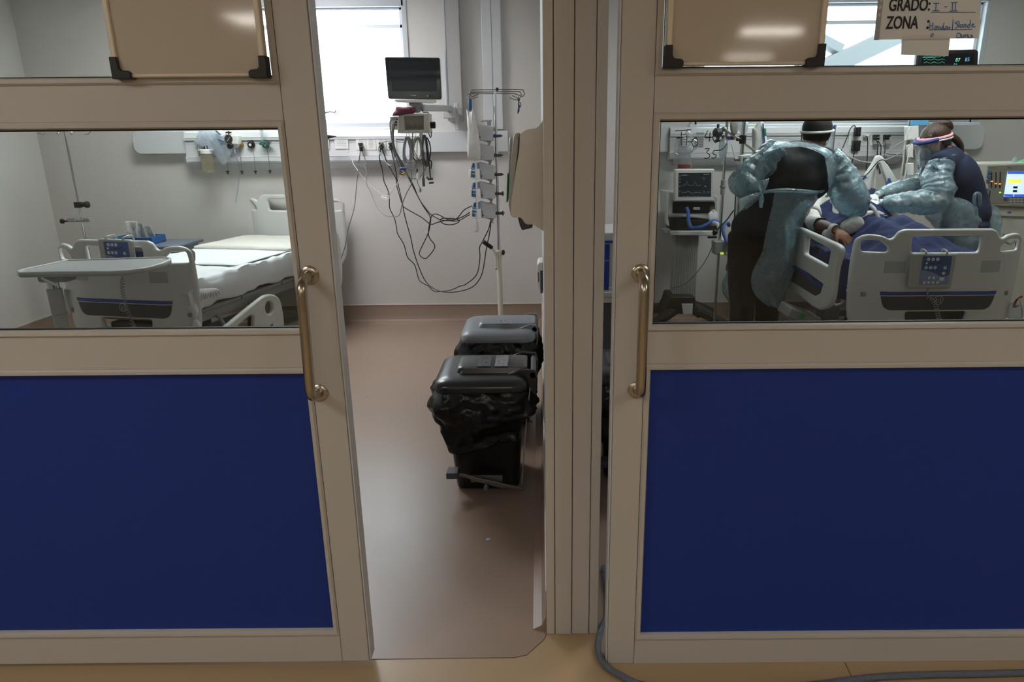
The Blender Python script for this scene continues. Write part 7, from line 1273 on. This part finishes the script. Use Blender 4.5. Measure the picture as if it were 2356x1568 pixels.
dw = (wrr - elr).normalized(); hd_dir = (a5(1430, 915, 4.56) - wrr).normalized(); hand_shape(g, wrr, (hd_dir + V(0, 0, -.15)).normalized(), V(-.1, -.75, .65), 1, .42, 1.02, .2)
remesh('body', g, SKIND, t, .0065, 3, .45); eyes(Th, t)
g = G(); rings = []
for z, r in ((.0, .098), (.04, .1), (.08, .088), (.11, .055), (.122, .01)): rings.append([Th(math.cos(a) * r * .86, .03 + math.sin(a) * r * 1.02, z) for a in [2 * PI * i / 24 for i in range(24)]])
g.loft(rings); obj('hair', g, pm('dark_grey_hair', (52, 48, 46), .6, bump=.5, bscale=90), t, ang=70)
PGN = pm('patient_gown', (206, 204, 198), .85, bump=.4, bscale=20, var=.1)
g = G(); limb(g, [pe, be, ch, nk - V(0, .06, .03)], [.15, .146, .168, .085], 20, 6); limb(g, [shr, ch + V(0, .1, .04), shl], [.085, .105, .085], 16); limb(g, [shr, shr.lerp(elr, .7)], [.085, .075], 14); remesh('patient_gown', g, PGN, t, .012, 5)
WRAP = pm('gauze_white', (216, 214, 208), .85, bump=.5, bscale=40)
sleeve('arm_bandage', [shr.lerp(elr, .75), elr + V(.0, 0, .0), elr.lerp(wrr, .3)], [.058, .054, .05], WRAP, t, .006, 31)
sleeve('wrist_bandage', [elr.lerp(wrr, .86), wrr], [.038, .034], WRAP, t, .003, 33)
g = G(); softbox(g, Fr(0, 0, 0), -.075, .075, -.03, .03, -.05, .05, amp=.008, nu=24, nv=16, endr=.025, p=3, fn=lambda P: a5(1445, 812, 4.66) + Matrix.Rotation(-.4, 3, 'Y') @ P, seed=4); obj('gauze_pad', g, WRAP, None, ang=80, label='thick white gauze pad on the blanket beside the patient wrist', cat='gauze pad')
g = G(); softbox(g, Fr(0, 0, 0), -.07, .07, -.02, .02, -.04, .03, amp=.01, nu=24, nv=16, endr=.02, p=3, fn=lambda P: a5(1300, 885, 4.68) + Matrix.Rotation(.4, 3, 'Y') @ P, seed=7); obj('rolled_towel', g, WRAP, None, ang=80, label='rolled white towel under the patient forearm at the rail', cat='towel')
sleeve('pressure_cuff', [P_(-.12, 1.25, 1.16), P_(-.02, 1.2, 1.17), P_(.05, 1.12, 1.14)], [.05, .055, .04], pm('cuff_black', (24, 25, 28), .8, bump=.4, bscale=30), t, .01, 41)
# tubes over the patient
g = G(); g.tube([a6(*p) for p in ((590, 640, 4.95), (640, 670, 4.9), (670, 700, 4.86), (690, 750, 4.84), (720, 785, 4.82))], [.012, .014, .012, .016, .010], 10); obj('clear_tube', g, film('line_clear', (230, 232, 234), .7, .15, .5, bump=0), None, label='thick clear tube curving from the gloved hands over the blanket', cat='tube')
t = thing('blood_line_clamp', a6(810, 780, 4.8), 'red line clamp with a dark ring lying on the blanket', 'clamp'); g = G(); g.ball(a6(800, 782, 4.8), (.03, .02, .018)); g.box(a6(785, 775, 4.8), (.03, .02, .03)); obj('clamp_body', g, pm('clamp_red', (180, 46, 34), .4), t, bevel=.004); g = G(); c = a6(836, 764, 4.8); g.tube([c + V(math.cos(a) * .022, 0, math.sin(a) * .02) for a in [2 * PI * i / 16 for i in range(16)]], .004, 6, closed=True); obj('ring', g, BLACK, t)
g = G(); g.tube([a6(*p) for p in ((560, 795, 4.8), (640, 790, 4.8), (720, 800, 4.79), (790, 790, 4.79))], .0045, 7); g.tube([a6(*p) for p in ((560, 802, 4.79), (650, 798, 4.79), (740, 800, 4.79))], .0045, 7); obj('blood_line', g, pm('tube_red', (120, 40, 30), .4), None, label='thin dark red line running across the blanket to the red clamp', cat='tube')
g = G()
for x, y in ((745, 745), (755, 775), (735, 760)): g.ball(a6(x, y, 4.81), (.016, .012, .009))
obj('green_connector', g, pm('teal_plastic', (50, 104, 98), .4), None, label='small green connector beside the red clamp on the blanket', cat='connector')
t = thing('strap_set', a6(590, 490, 5.55), 'white strip with dark blue toothed print lying on the pillow', 'strap'); g = G(); P0 = Pl(a6(570, 500, 5.42), 0); plate('strip', [ppl(P0, m6([(500, 500), (600, 445), (640, 470), (620, 520), (540, 560)]))], .006, P0.mat(), MASKW, t, bevel=.002); g = G()
for i in range(5): x, y = 530 + i * 14, 502 - i * 11; g.add([P0.p(*P0.uv(*c6(*q)), .004) for q in ((x, y), (x + 16, y - 8), (x + 14, y - 2), (x + 22, y + 6), (x + 8, y + 10))], [(0, 1, 2, 3, 4)])
obj('blue_print', g, SBLUE, t, solid=.001)
cable('black lead arching over the pillow to the head rail', m6([(505, 490), (560, 460), (600, 450), (640, 410), (690, 350), (730, 338), (760, 365)]), (5.4,), r=.004, grp=GR); cable('white looped lead standing above the pillow', m6([(620, 520), (635, 440), (655, 400), (675, 410), (670, 470), (665, 540)]), (5.45,), r=.004, m=CW, grp=GR)
